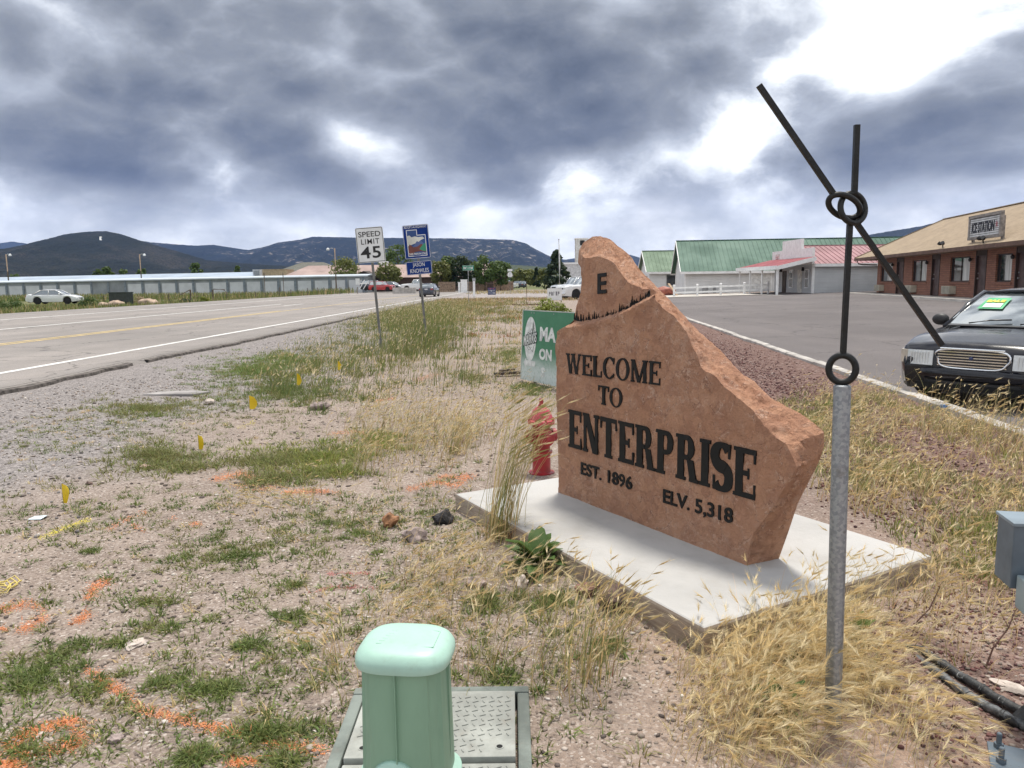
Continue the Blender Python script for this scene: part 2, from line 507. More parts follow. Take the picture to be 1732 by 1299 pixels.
dirt = t.mix(t.smooth(nm, 0.35, 0.65), (0.38, 0.27, 0.205), (0.29, 0.205, 0.155))
field = t.mix(t.smooth(t.noise(vec, 0.06, 6, 0.6), 0.35, 0.65), (0.105, 0.125, 0.052), (0.17, 0.165, 0.085))
c = t.mix(t.math('MULTIPLY', alpha, t.smooth(r1.outputs[1], 0.2, 0.8, 0.9, 0.35)), sand, dirt)
c = t.mix(zs.outputs[0], c, grav); c = t.mix(zs.outputs[1], c, cind); c = t.mix(zs.outputs[2], c, field)
t.l.new(c, b.inputs['Base Color']); b.inputs['Roughness'].default_value = 0.95; b.inputs['Specular IOR Level'].default_value = 0.2
hgt = t.math('ADD', t.math('MULTIPLY', v1.outputs['Distance'], -0.5), t.math('MULTIPLY', v2.outputs['Distance'], -0.7))
hgt = t.math('ADD', hgt, t.math('MULTIPLY', nm, 1.2))
bp = t.node('ShaderNodeBump', inp={'Height': hgt}); bp.inputs['Strength'].default_value = 0.95; bp.inputs['Distance'].default_value = 0.012
t.l.new(bp.outputs[0], b.inputs['Normal'])
GROUND_M = m
ground = np_mesh('ground', np.stack([gX, gY, gZ], -1).reshape(-1, 3), f4, None, GROUND_M, smooth=True, kind='structure')
at = ground.data.color_attributes.new('Col', 'FLOAT_COLOR', 'POINT')
at.data.foreach_set('color', np.stack([z_sh, z_ci, z_fi, z_dirt], -1).astype(np.float32).ravel())


# ---- road: a raised slab of bleached asphalt with a crumbling near edge
def asphalt(name, c1, c2, wear, bump=0.5):
    m, t, b, out = new_mat(name)
    vec = t.node('ShaderNodeTexCoord').outputs['Object']
    st = t.noise(t.vmath('MULTIPLY', vec, (1.0, 0.03, 1)), 0.9, 6, 0.6)
    n2 = t.noise(vec, 0.35, 8, 0.65); vo = t.node('ShaderNodeTexVoronoi', inp={'Vector': vec, 'Scale': 110.0})
    rr = t.node('ShaderNodeSeparateColor'); t.l.new(vo.outputs['Color'], rr.inputs[0])
    c = t.mix(t.smooth(st, 0.35, 0.65, 0, wear), c1, c2)
    c = t.mix(t.smooth(n2, 0.4, 0.7, 0, 0.5), c, tuple(x * 0.8 for x in c1))
    c = t.mix(t.smooth(t.noise(vec, 0.11, 5, 0.6), 0.47, 0.6, 0, 0.45), c, tuple(x * 0.66 for x in c1))
    c = t.mix(t.smooth(rr.outputs[0], 0, 1, 0.55, 0.0), c, tuple(x * 0.55 for x in c1))
    crack = t.node('ShaderNodeTexVoronoi', feature='DISTANCE_TO_EDGE', inp={'Vector': t.vmath('ADD', vec, t.noise(vec, 1.2, 4, out=1)), 'Scale': 0.22})
    c = t.mix(t.smooth(crack.outputs['Distance'], 0.0, 0.010, 0.55, 0.0), c, (0.05, 0.047, 0.047))
    t.l.new(c, b.inputs['Base Color']); b.inputs['Roughness'].default_value = 0.9; b.inputs['Specular IOR Level'].default_value = 0.25
    bp = t.node('ShaderNodeBump', inp={'Height': vo.outputs['Distance']}); bp.inputs['Strength'].default_value = bump; bp.inputs['Distance'].default_value = 0.008
    t.l.new(bp.outputs[0], b.inputs['Normal'])
    return m


ROAD_M = asphalt('road_asphalt', (0.285, 0.262, 0.247), (0.355, 0.32, 0.298), 0.9)
LOT_M = asphalt('lot_asphalt', (0.175, 0.158, 0.157), (0.225, 0.20, 0.196), 0.6, 0.9)
ZR = 0.06
rng = np.random.default_rng(5)
ys = np.concatenate([np.arange(-20, 60, 0.25), np.arange(60, 200, 2), np.arange(200, 1501, 50)])
ex = -7.55 + 0.16 * (fbm(ys * 0.5, ys * 0, 77, 4) - 0.5) * 2 + 0.05 * (vnoise(ys * 3, ys * 0, 5) - 0.5)
cols = [ex + 0.09, ex, -8.4 + 0 * ex, -14 + 0 * ex, -22 + 0 * ex, -30.4 + 0 * ex, -31.2 + 0 * ex]
zz = [-0.06, ZR, ZR, ZR + 0.0, ZR, ZR, -0.5]
V = []
for c_, z_ in zip(cols, zz):
    dz = np.maximum(0, ys - 160) * 0.006
    V.append(np.stack([c_ + ROAD_S * ys, ys, np.full_like(ys, z_) + dz], -1))
V = np.stack(V, 0); k = len(cols); n = len(ys)
idx = np.arange(k * n).reshape(k, n)
f4 = np.stack([idx[:-1, :-1], idx[:-1, 1:], idx[1:, 1:], idx[1:, :-1]], -1).reshape(-1, 4)
np_mesh('road', V.reshape(-1, 3), f4, None, ROAD_M, kind='structure')
# broken asphalt lip, coloured dark to paint in the drop-off shadow
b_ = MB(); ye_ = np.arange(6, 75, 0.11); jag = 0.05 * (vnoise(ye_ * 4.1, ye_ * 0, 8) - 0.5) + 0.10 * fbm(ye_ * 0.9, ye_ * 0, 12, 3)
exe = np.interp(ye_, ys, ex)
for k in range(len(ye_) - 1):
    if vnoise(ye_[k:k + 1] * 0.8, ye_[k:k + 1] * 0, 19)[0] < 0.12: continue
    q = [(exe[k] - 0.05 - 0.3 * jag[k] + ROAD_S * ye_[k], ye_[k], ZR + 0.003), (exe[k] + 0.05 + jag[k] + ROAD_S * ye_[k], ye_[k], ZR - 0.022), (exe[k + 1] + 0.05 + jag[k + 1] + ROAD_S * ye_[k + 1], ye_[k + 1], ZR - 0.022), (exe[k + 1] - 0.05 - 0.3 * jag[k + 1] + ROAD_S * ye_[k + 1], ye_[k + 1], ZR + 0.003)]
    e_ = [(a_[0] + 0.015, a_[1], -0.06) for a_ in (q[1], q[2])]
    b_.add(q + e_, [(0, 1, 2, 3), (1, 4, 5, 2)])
b_.build('road_edge', M('broken_asphalt_shade', (0.13, 0.112, 0.10), 0.95, var=0.3, vs=9, bump=0.8, bs=40), kind='structure')
white_paint = M('road_white_paint', (0.72, 0.71, 0.69), 0.8, var=0.10, vs=2.0, dirt=0.6)
yellow_paint = M('road_yellow_paint', (0.60, 0.44, 0.18), 0.8, var=0.12, vs=2.0, dirt=0.7)


def lane_line(x, w, y0, y1, mt, name='lane_line'):
    b_ = MB(); yy = list(np.arange(y0, min(y1, 60), 2.0)) + list(np.arange(max(y0, 60), y1 + 1, 10.0))
    for a_, c_ in zip(yy[:-1], yy[1:]):
        z0 = ZR + 0.004 + max(0, a_ - 160) * 0.006; z1 = ZR + 0.004 + max(0, c_ - 160) * 0.006
        b_.quad((x - w / 2 + ROAD_S * a_, a_, z0), (x + w / 2 + ROAD_S * a_, a_, z0), (x + w / 2 + ROAD_S * c_, c_, z1), (x - w / 2 + ROAD_S * c_, c_, z1))
    return b_.build(name, mt, kind='structure')


lane_line(-8.95, 0.16, -20, 400, white_paint)
lane_line(-13.4, 0.14, -20, 400, yellow_paint)
lane_line(-13.72, 0.14, -20, 46, yellow_paint)
lane_line(-18.6, 0.18, -20, 62, white_paint)
lane_line(-24.3, 0.20, -20, 300, white_paint)
lane_line(-16.9, 0.18, 55, 62, white_paint)

# ---- parking lot, driveway, cinder kerb
b_ = MB()
yl = list(np.arange(-12, 70.1, 2.0)); xl = [0.0, 2, 5, 10, 18, 26, 40, 70]
for j in range(len(yl) - 1):
    for i in range(len(xl) - 1):
        q = []
        for (ii, jj) in ((i, j), (i + 1, j), (i + 1, j + 1), (i, j + 1)):
            y_ = yl[jj]; x_ = float(kerb_x(y_)) + 0.08 + xl[ii]
            q.append((x_, y_, float(lot_z(x_, y_)) + 0.012))
        b_.quad(*q)
b_.build('parking_lot', LOT_M, kind='structure')
b_ = MB()
for (a_, c_) in ((74, 88), (88, 105), (105, 140)):
    b_.quad((-7.6 + ROAD_S * a_, a_, 0.05), (34, a_, 0.03), (34, c_, 0.03), (-7.6 + ROAD_S * c_, c_, 0.05))
b_.build('driveway', M('driveway_asphalt', (0.30, 0.265, 0.255), 0.9, var=0.15, vs=0.4, bump=0.4, bs=30), kind='structure')
conc = M('old_concrete', (0.46, 0.43, 0.40), 0.9, var=0.14, vs=2.5, bump=0.35, bs=60, dirt=0.45)
kerb = thing('kerb', None, None); kerb['kind'] = 'structure'
y0 = -1.0
rr_ = random.Random(3)
while y0 < 47:
    y1 = y0 + 1.8
    x0_ = float(kerb_x(y0)); x1_ = float(kerb_x(y1))
    mb = MB(); n_ = 5
    jx = rr_.uniform(-0.01, 0.01); jz = rr_.uniform(-0.012, 0.012)
    for k_ in range(n_):
        a_ = k_ / n_; c_ = (k_ + 1) / n_
        pa = (x0_ + (x1_ - x0_) * a_ + jx, y0 + 0.006 + 1.788 * a_, 0); pc = (x0_ + (x1_ - x0_) * c_ + jx, y0 + 0.006 + 1.788 * c_, 0)
        ring = []
        for p in (pa, pc):
            for dx, z in ((-0.085, -0.2), (-0.08, 0.045), (-0.055, 0.06), (0.055, 0.06), (0.08, 0.04), (0.09, -0.2)):
                ring.append((p[0] + dx, p[1], z + jz + (rr_.uniform(-0.004, 0.004) if z > 0 else 0)))
        mb.add(ring, [(q, q + 1, q + 7, q + 6) for q in range(5)] + [(0, 1, 2, 3, 4, 5), (11, 10, 9, 8, 7, 6)])
    mb.build('kerb_stone', conc, kerb)
    y0 = y1

# pavements in front of the buildings
walk_m = M('pavement_concrete', (0.50, 0.47, 0.43), 0.9, var=0.1, vs=1.0, bump=0.2, bs=40, dirt=0.25)

# ---- hills: real ridges some kilometres off
def hill(name, prof, Y, front, back, z0, mt, seed, amp, nrow=46):
    us = np.arange(prof[0][0], prof[-1][0] + 1, 3.0)
    pv = np.interp(us, [p[0] for p in prof], [p[1] for p in prof])
    pts = np.array([survey(u, v, Y) for u, v in zip(us, pv)])
    h = pts[:, 2] - z0
    rows = []
    ts = np.concatenate([np.linspace(0, 1, nrow), 1 + np.linspace(0.1, 1, 8)])
    for t_ in ts:
        if t_ <= 1: y = Y - front * (1 - t_); s = t_ ** 1.25 * (1 - 0.0 * t_)
        else: y = Y + back * (t_ - 1); s = 1 - (t_ - 1) ** 1.3
        x = pts[:, 0] * (y / Y) * 0.35 + pts[:, 0] * 0.65
        gul = (np.abs(fbm(x * 9 / Y * 4, np.full_like(x, y * 9 / Y * 1.1), seed, 5, 0.55) - 0.5) * 2)
        k = 4 * s * (1 - s) if t_ <= 1 else 0.2
        z = z0 + h * s + amp * h.max() * (gul - 0.25) * k
        if t_ == 1: z = z + h.max() * 0.012 * (fbm(us * 0.3, us * 0, seed + 3, 3) - 0.5)
        rows.append(np.stack([x, np.full_like(x, y), z], -1))
    Vv = np.stack(rows, 0); k_, n_ = Vv.shape[:2]
    idx = np.arange(k_ * n_).reshape(k_, n_)
    f4 = np.stack([idx[:-1, :-1], idx[:-1, 1:], idx[1:, 1:], idx[1:, :-1]], -1).reshape(-1, 4)
    return np_mesh(name, Vv.reshape(-1, 3), f4, None, mt, kind='structure', smooth=True)


def hill_mat(name, forest, soil, rock, sc, soil_amt=0.6, rock_amt=0.0):
    m, t, b, out = new_mat(name)
    vec = t.node('ShaderNodeTexCoord').outputs['Object']
    n1 = t.noise(vec, sc, 8, 0.65); n2 = t.noise(vec, sc * 9, 4, 0.7)
    vo = t.node('ShaderNodeTexVoronoi', inp={'Vector': vec, 'Scale': sc * 30})
    c = t.mix(t.smooth(n1, 0.45, 0.65, 0, soil_amt), forest, soil)
    c = t.mix(t.smooth(vo.outputs['Distance'], 0.35, 0.6, 0.85, 0.0), c, tuple(x * 0.55 for x in forest))
    if rock_amt:
        geo = t.node('ShaderNodeSeparateXYZ'); t.l.new(vec, geo.inputs[0])
        c = t.mix(t.math('MULTIPLY', t.smooth(n2, 0.55, 0.68, 0, rock_amt), t.smooth(n1, 0.42, 0.6)), c, rock)
    t.l.new(c, b.inputs['Base Color']); b.inputs['Roughness'].default_value = 1; b.inputs['Specular IOR Level'].default_value = 0.05
    bp = t.node('ShaderNodeBump', inp={'Height': n2}); bp.inputs['Strength'].default_value = 0.8; bp.inputs['Distance'].default_value = 12
    t.l.new(bp.outputs[0], b.inputs['Normal'])
    return m


juniper = hill_mat('juniper_hill', (0.020, 0.024, 0.016), (0.075, 0.065, 0.05), (0.2, 0.17, 0.15), 0.006, 0.55)
mesa_m = hill_mat('mesa_forest', (0.018, 0.024, 0.022), (0.045, 0.05, 0.04), (0.46, 0.40, 0.36), 0.0022, 0.6, 0.8)
blue_m = hill_mat('far_forest', (0.03, 0.036, 0.034), (0.055, 0.06, 0.055), (0.2, 0.2, 0.2), 0.002, 0.5)
grassy_m = hill_mat('grassy_foothill', (0.06, 0.075, 0.035), (0.12, 0.125, 0.06), (0.2, 0.2, 0.15), 0.004, 0.8)
H1 = [(-420, 470), (-200, 444), (0, 422), (60, 410), (110, 396), (150, 391.5), (180, 391), (205, 396), (250, 411), (300, 425), (350, 440), (420, 446), (520, 452), (640, 462)]
hill('juniper_hill', H1, 2500, 1100, 600, 8, juniper, 11, 0.16)
H2 = [(150, 432), (230, 406), (256, 410), (330, 415.5), (360, 414), (420, 423), (450, 417), (470, 410), (510, 405), (530, 400), (560, 401), (620, 402), (700, 402.5), (760, 403), (851, 405), (868, 406), (890, 412), (905, 421), (927, 432), (950, 438), (975, 444), (1010, 452), (1060, 470)]
hill('mesa', H2, 5200, 2000, 1500, 18, mesa_m, 23, 0.22)
hill('far_blue_ridge', [(-420, 415), (-100, 409), (0, 411), (20, 408.5), (60, 414), (130, 430), (240, 450)], 7500, 1600, 800, 25, blue_m, 31, 0.06)
hill('blue_ridge', [(880, 450), (970, 437), (1000, 434), (1045, 426), (1070, 432), (1093, 439), (1140, 442), (1200, 455)], 6400, 1500, 800, 25, blue_m, 37, 0.06)
hill('round_hill', [(1330, 440), (1470, 397), (1500, 392), (1560, 382), (1600, 372), (1640, 367), (1665, 369), (1735, 384), (1850, 400), (2000, 430)], 4200, 1500, 900, 12, blue_m, 41, 0.06)
hill('foothill', [(640, 470), (700, 455), (760, 448), (830, 446), (900, 450), (1000, 457), (1100, 452), (1200, 463)], 2600, 900, 500, 10, grassy_m, 47, 0.06)
# white hillside letter laid out on the juniper hill
b_ = MB()
bpy.context.view_layer.update()
hill1 = bpy.data.objects['juniper_hill']
def on_hill(u, v):
    ok, p, n_, _i = hill1.ray_cast(Vector((0, 0, CAM_H)), skydir(u, v))
    return p
for (u0, v0, u1, v1) in ((168.8, 401.2, 169.7, 406.6), (169.8, 401.2, 172.4, 402.1), (169.8, 403.5, 171.6, 404.3), (169.8, 405.8, 172.4, 406.6)):
    q = [on_hill(*p) for p in ((u0, v1), (u1, v1), (u1, v0), (u0, v0))]
    up = Vector((0, -1.2, 1.6))
    b_.add([p + up for p in q] + [p - up for p in q], [(0, 1, 2, 3), (0, 4, 5, 1), (1, 5, 6, 2), (2, 6, 7, 3), (3, 7, 4, 0)])
o = b_.build('hillside_letter', M('whitewash', (0.75, 0.75, 0.72), 0.9))
tag(o, 'white letter laid out on the slope near the top of the dark round hill', 'hillside letter')

# ================================================================ BUILDINGS
def siding(name, col, pitch=0.13):
    m, t, b, out = new_mat(name)
    vec = t.node('ShaderNodeTexCoord').outputs['Object']
    xyz = t.node('ShaderNodeSeparateXYZ'); t.l.new(vec, xyz.inputs[0])
    saw = t.math('FRACT', t.math('DIVIDE', xyz.outputs[2], pitch))
    n = t.noise(vec, 0.7, 6, 0.6)
    c = t.mix(t.smooth(n, 0.35, 0.7), col, tuple(x * 0.86 for x in col))
    t.l.new(c, b.inputs['Base Color']); b.inputs['Roughness'].default_value = 0.55
    bp = t.node('ShaderNodeBump', inp={'Height': t.math('SUBTRACT', 1.0, saw)}); bp.inputs['Strength'].default_value = 1.0; bp.inputs['Distance'].default_value = 0.03
    t.l.new(bp.outputs[0], b.inputs['Normal'])
    return m


def brick_mat(name):
    m, t, b, out = new_mat(name)
    vec = t.node('ShaderNodeTexCoord').outputs['Object']
    xyz = t.node('ShaderNodeSeparateXYZ'); t.l.new(vec, xyz.inputs[0])
    cmb = t.node('ShaderNodeCombineXYZ'); t.l.new(t.math('ADD', xyz.outputs[0], xyz.outputs[1]), cmb.inputs[0]); t.l.new(xyz.outputs[2], cmb.inputs[1])
    br = t.node('ShaderNodeTexBrick', inp={'Vector': cmb.outputs[0], 'Scale': 1.0, 'Mortar Size': 0.010, 'Mortar Smooth': 0.2, 'Brick Width': 0.40, 'Row Height': 0.105, 'Bias': 0.0,
        'Color1': (0.315, 0.15, 0.098, 1), 'Color2': (0.245, 0.112, 0.078, 1), 'Mortar': (0.10, 0.06, 0.05, 1)})
    c = t.mix(t.smooth(t.noise(vec, 1.1, 6), 0.4, 0.7, 0, 0.4), br.outputs[0], (0.26, 0.118, 0.082))
    t.l.new(c, b.inputs['Base Color']); b.inputs['Roughness'].default_value = 0.9
    bp = t.node('ShaderNodeBump', inp={'Height': br.outputs['Fac']}); bp.inputs['Strength'].default_value = 0.9; bp.inputs['Distance'].default_value = -0.02
    t.l.new(bp.outputs[0], b.inputs['Normal'])
    return m


def shingle_mat(name, c1, c2):
    m, t, b, out = new_mat(name)
    vec = t.node('ShaderNodeTexCoord').outputs['Object']
    br = t.node('ShaderNodeTexBrick', inp={'Vector': vec, 'Scale': 1.0, 'Mortar Size': 0.008, 'Brick Width': 0.3, 'Row Height': 0.14, 'Color1': (*c1, 1), 'Color2': (*c2, 1), 'Mortar': tuple(x * 0.5 for x in c2) + (1,)})
    c = t.mix(t.smooth(t.noise(vec, 0.8, 7), 0.4, 0.7, 0, 0.5), br.outputs[0], tuple(x * 1.12 for x in c1))
    c = t.mix(t.smooth(t.noise(vec, 26, 4, 0.7), 0.35, 0.65, 0, 0.4), c, tuple(x * 0.6 for x in c2))
    t.l.new(c, b.inputs['Base Color']); b.inputs['Roughness'].default_value = 0.95
    bp = t.node('ShaderNodeBump', inp={'Height': br.outputs['Fac']}); bp.inputs['Strength'].default_value = 0.6; bp.inputs['Distance'].default_value = -0.02
    t.l.new(bp.outputs[0], b.inputs['Normal'])
    return m


white_siding = siding('white_lap_siding', (0.72, 0.715, 0.70), 0.15)
grey_siding = siding('grey_lap_siding', (0.52, 0.535, 0.545), 0.2)
white_trim = M('white_trim', (0.84, 0.84, 0.83), 0.5, var=0.05)
green_roof = M('green_metal_roof', (0.068, 0.140, 0.104), 0.6, var=0.10, vs=0.35, spec=0.2)
green_roof2 = M('pale_green_metal_roof', (0.12, 0.185, 0.12), 0.6, var=0.08, vs=0.5, spec=0.2)
pink_roof = M('pink_metal_roof', (0.35, 0.195, 0.205), 0.6, var=0.10, vs=0.35, spec=0.2)
red_roof = M('red_porch_roof', (0.28, 0.072, 0.082), 0.6, var=0.12, vs=1, spec=0.2)
dark_glass = glass('window_glass')
dark_trim = M('dark_brown_trim', (0.05, 0.03, 0.025), 0.6)
brown_door = M('brown_door_paint', (0.085, 0.05, 0.045), 0.5, var=0.15)
steel = M('brushed_steel', (0.5, 0.5, 0.5), 0.35, 0.9)
curtain_m = M('curtain_cloth', (0.62, 0.62, 0.60), 0.9, var=0.2, vs=9, stretch=(1, 1, 0.05))
black_m = M('black_enamel', (0.012, 0.012, 0.013), 0.35, var=0.1, vs=8)


def gable_roof(parent, L, Wd, ze, zr, ov, mat_roof, seams=0.45, ends=True, x0=0.0, th=0.08, name='roof'):
    """ridge along local x; walls from y=0 to y=Wd"""
    rb = MB()
    sl = (zr - ze) / (Wd / 2)
    for sgn in (0, 1):
        ye = -ov if sgn == 0 else Wd + ov
        zee = ze - sl * ov
        q = [(x0 - ov, ye, zee), (x0 + L + ov, ye, zee), (x0 + L + ov, Wd / 2, zr), (x0 - ov, Wd / 2, zr)]
        rb.add([(a, b_, c + th) for a, b_, c in q] + q, [(0, 1, 2, 3), (7, 6, 5, 4), (0, 4, 5, 1), (1, 5, 6, 2), (3, 2, 6, 7), (0, 3, 7, 4)] if sgn == 0 else [(3, 2, 1, 0), (4, 5, 6, 7), (1, 5, 4, 0), (2, 6, 5, 1), (7, 6, 2, 3), (4, 7, 3, 0)])
    r = rb.build(name, mat_roof, parent)
    if seams:
        sb = MB(); x = x0 - ov + 0.02
        while x < x0 + L + ov:
            for ye in (-ov, Wd + ov):
                zee = ze - sl * ov + th
                sb.beam((x, ye, zee + 0.02), (x, Wd / 2 + (0.01 if ye > 0 else -0.01), zr + th + 0.02), 0.035, 0.045)
            x += seams
        sb.box((x0 - ov, Wd / 2 - 0.12, zr + th - 0.02), (x0 + L + ov, Wd / 2 + 0.12, zr + th + 0.05))
        sb.build('roof_seams', mat_roof, r, kind='stuff')
    fb = MB()
    for ye in (-ov - 0.03, Wd + ov + 0.03):
        fb.box((x0 - ov, ye - 0.025, ze - sl * ov - 0.16), (x0 + L + ov, ye + 0.025, ze - sl * ov + 0.07))
    for xe in (x0 - ov - 0.03, x0 + L + ov + 0.03):
        for ye in (-ov, Wd + ov):
            fb.beam((xe, ye, ze - sl * ov - 0.03), (xe, Wd / 2, zr - 0.03), 0.05, 0.22)
    fb.build('fascia', white_trim, parent)
    return r


def gable_walls(parent, L, Wd, h0, ze, zr, mt, x0=0.0, name='wall'):
    wb = MB()
    vs = [(x0, 0, h0), (x0 + L, 0, h0), (x0 + L, Wd, h0), (x0, Wd, h0), (x0, 0, ze), (x0 + L, 0, ze), (x0 + L, Wd, ze), (x0, Wd, ze), (x0, Wd / 2, zr), (x0 + L, Wd / 2, zr)]
    wb.add(vs, [(0, 1, 5, 4), (2, 3, 7, 6), (3, 0, 4, 8, 7), (1, 2, 6, 9, 5)])
    return wb.build(name, mt, parent)


def window(parent, x0, x1, z0, z1, y=0.0, frame=white_trim, fw=0.07, mull=0, pane=None, curtain=False, horiz=0):
    f = MB()
    f.box((x0, y - 0.05, z0), (x0 + fw, y + 0.02, z1)); f.box((x1 - fw, y - 0.05, z0), (x1, y + 0.02, z1))
    f.box((x0 + fw, y - 0.048, z1 - fw), (x1 - fw, y + 0.02, z1)); f.box((x0 + fw, y - 0.048, z0), (x1 - fw, y + 0.02, z0 + fw))
    for k in range(mull):
        xm = x0 + (x1 - x0) * (k + 1) / (mull + 1); f.box((xm - 0.025, y - 0.04, z0 + fw), (xm + 0.025, y + 0.015, z1 - fw))
    for k in range(horiz):
        zm = z0 + (z1 - z0) * (k + 1) / (horiz + 1); f.box((x0 + fw, y - 0.038, zm - 0.025), (x1 - fw, y + 0.013, zm + 0.025))
    w = f.build('window', frame, parent)
    p = MB(); p.box((x0 + fw, y - 0.012, z0 + fw), (x1 - fw, y - 0.004, z1 - fw)); p.build('pane', pane or dark_glass, w)
    return w


# ---- long hall with green metal roof
HX, HY = 17.2, 76.0
hall = thing('hall_building', 'long white hall with a big green metal roof behind the white rail fence', 'building', (HX, HY, 0.05), R(-7))
gable_walls(hall, 36, 10.5, -0.3, 2.5, 5.5, white_siding)
gable_roof(hall, 36, 10.5, 2.5, 5.5, 0.45, green_roof)
hd = MB(); hd.box((6.4, -0.03, -0.1), (8.2, 0.0, 2.05)); d_ = hd.build('door', M('white_door', (0.72, 0.72, 0.70), 0.5), hall, bevel=0.0)
fb = MB(); fb.box((6.28, -0.05, -0.1), (6.39, 0.01, 2.16)); fb.box((8.21, -0.05, -0.1), (8.32, 0.01, 2.16)); fb.box((6.39, -0.048, 2.06), (8.21, 0.01, 2.16)); fb.box((7.285, -0.045, -0.1), (7.315, -0.031, 2.05)); fb.build('door_frame', white_trim, d_)
MB().box((7.36, -0.09, 0.9), (7.42, -0.031, 1.1)).build('handle', black_m, d_)
MB().box((7.75, -0.14, 2.22), (8.05, 0.0, 2.3)).build('wall_lamp', black_m, hall)
MB().box((5.3, -0.12, 2.05), (5.7, 0.0, 2.2)).build('wall_light_box', white_trim, hall)
lb = MB(); lb.box((-0.03, -0.03, -0.3), (0.1, 0.07, 2.48)); lb.build('corner_board', white_trim, hall)
v_ = MB(); v_.box((-0.05, 5.0, 3.6), (0.0, 5.5, 4.3)); v_.build('gable_vent', M('vent_grey', (0.2, 0.2, 0.2), 0.7), hall)
# ---- second building with paler green roof, left end
gh = thing('green_roof_house', 'smaller white house with pale green roof and covered porch beside the long hall', 'building', (16.4, 91.0, 0.1), R(-3))
gable_walls(gh, 20, 9, -0.3, 2.6, 5.0, white_siding)
gable_roof(gh, 20, 9, 2.6, 5.0, 0.4, green_roof2)
window(gh, 2.0, 3.2, 0.9, 2.1, -0.06, M('dark_frame', (0.1, 0.1, 0.1), 0.5), pane=dark_glass)
for y_ in (2.0, 3.4, 4.8): 
    pb = MB(); pb.box((-0.06, y_, 0.7), (0.0, y_ + 0.9, 2.0)); pb.build('window', dark_glass, gh)

# ---- false-front shop with red porch and pink roof
PZ = 0.22
shop = thing('false_front_shop', 'grey sided shop with white stepped parapet, red porch roof and pink metal roof', 'building', (24.0, 61.0, PZ))
gable_walls(shop, 22, 9, -0.4, 2.5, 4.0, grey_siding)
gable_roof(shop, 22, 9, 2.5, 4.0, 0.3, pink_roof, 0.42, x0=0.25)
pp = MB()
prof = [(-0.15, 2.45), (9.15, 2.45), (9.15, 3.75), (6.6, 3.75), (6.6, 4.55), (2.2, 4.55), (2.2, 3.75), (-0.15, 3.75)]
pp.prism([(p[0], p[1]) for p in prof], (-0.22, 0, 0), (0, 1, 0), (0, 0, 1), 0.2)
pp.build('parapet', white_trim, shop)
ps = MB(); ps.box((-0.24, 7.2, 2.85), (-0.221, 8.3, 3.5)); o_ = ps.build('parapet_sign', M('faded_sign', (0.72, 0.66, 0.64), 0.6), shop)
ps = MB(); ps.box((-0.255, 7.5, 3.05), (-0.241, 7.62, 3.35)); ps.box((-0.255, 7.72, 3.2), (-0.241, 8.1, 3.26)); ps.box((-0.255, 7.72, 3.05), (-0.241, 8.1, 3.11)); ps.build('sign_mark', M('faded_red', (0.5, 0.2, 0.2), 0.6), o_)
# porch
pr = MB(); pr.add([(-3.3, -1.0, 2.32), (-3.3, 9.6, 2.32), (-0.24, 9.6, 3.02), (-0.24, -1.0, 3.02), (-3.3, -1.0, 2.22), (-3.3, 9.6, 2.22), (-0.24, 9.6, 2.92), (-0.24, -1.0, 2.92)],
    [(3, 2, 1, 0), (4, 5, 6, 7), (0, 1, 5, 4), (1, 2, 6, 5), (3, 0, 4, 7), (2, 3, 7, 6)])
po = pr.build('porch_roof', red_roof, shop)
pf = MB(); pf.box((-3.36, -1.05, 2.05), (-3.31, 9.65, 2.35)); pf.beam((-3.31, -1.03, 2.16), (-0.24, -1.03, 2.86), 0.05, 0.3); pf.beam((-3.31, 9.63, 2.16), (-0.24, 9.63, 2.86), 0.05, 0.3); pf.build('porch_fascia', white_trim, po)
for (y_, w_) in ((-0.7, 0.16), (3.0, 0.11), (6.2, 0.11), (9.2, 0.11)):
    MB().box((-3.1 - w_ / 2, y_ - w_ / 2, -0.3), (-3.1 + w_ / 2, y_ + w_ / 2, 2.28)).build('porch_post', white_trim, shop, bevel=0.01)
MB().box((-0.12, -0.06, -0.3), (0.06, 0.1, 2.45)).build('corner_board', white_trim, shop)
def side_window(y0, y1, z0, z1):
    f = MB(); f.box((-0.06, y0, z0), (-0.005, y1, z1)); w = f.build('window', white_trim, shop)
    p = MB(); zm = (z0 + z1) / 2
    p.box((-0.075, y0 + 0.1, zm + 0.04), (-0.061, y1 - 0.1, z1 - 0.1)); p.box((-0.075, y0 + 0.1, z0 + 0.1), (-0.061, y1 - 0.1, zm - 0.04)); p.build('pane', dark_glass, w)
side_window(0.9, 1.7, 0.55, 2.1); side_window(4.4, 5.2, 0.55, 2.1); side_window(7.6, 8.4, 0.55, 2.1)
dd = MB(); dd.box((-0.05, 2.4, -0.1), (-0.005, 3.3, 2.05)); d_ = dd.build('door', M('cream_door', (0.70, 0.68, 0.62), 0.5), shop)
MB().box((-0.09, 2.46, 0.9), (-0.051, 2.52, 1.05)).build('handle', steel, d_)
dd = MB(); dd.box((-0.05, 6.0, -0.1), (-0.005, 6.9, 2.0)); dd.build('door', dark_trim, shop)
for y_ in (2.05, 7.2):
    MB().box((-0.2, y_ - 0.08, 1.95), (-0.01, y_ + 0.08, 2.25), taper=0.03).build('wall_lamp', black_m, shop)
# ---- porch floor and pavements
b_ = MB()
b_.box((20.2, 58.6, -0.2), (23.98, 72.0, 0.30)); b_.build('shop_pavement', walk_m, kind='structure')
b_ = MB(); b_.add([(12.5, 64.5, 0.115), (20.15, 62.0, 0.31), (20.15, 67.0, 0.33), (12.5, 73, 0.12)], [(0, 1, 2, 3)]); b_.build('hall_pavement', walk_m, kind='structure')

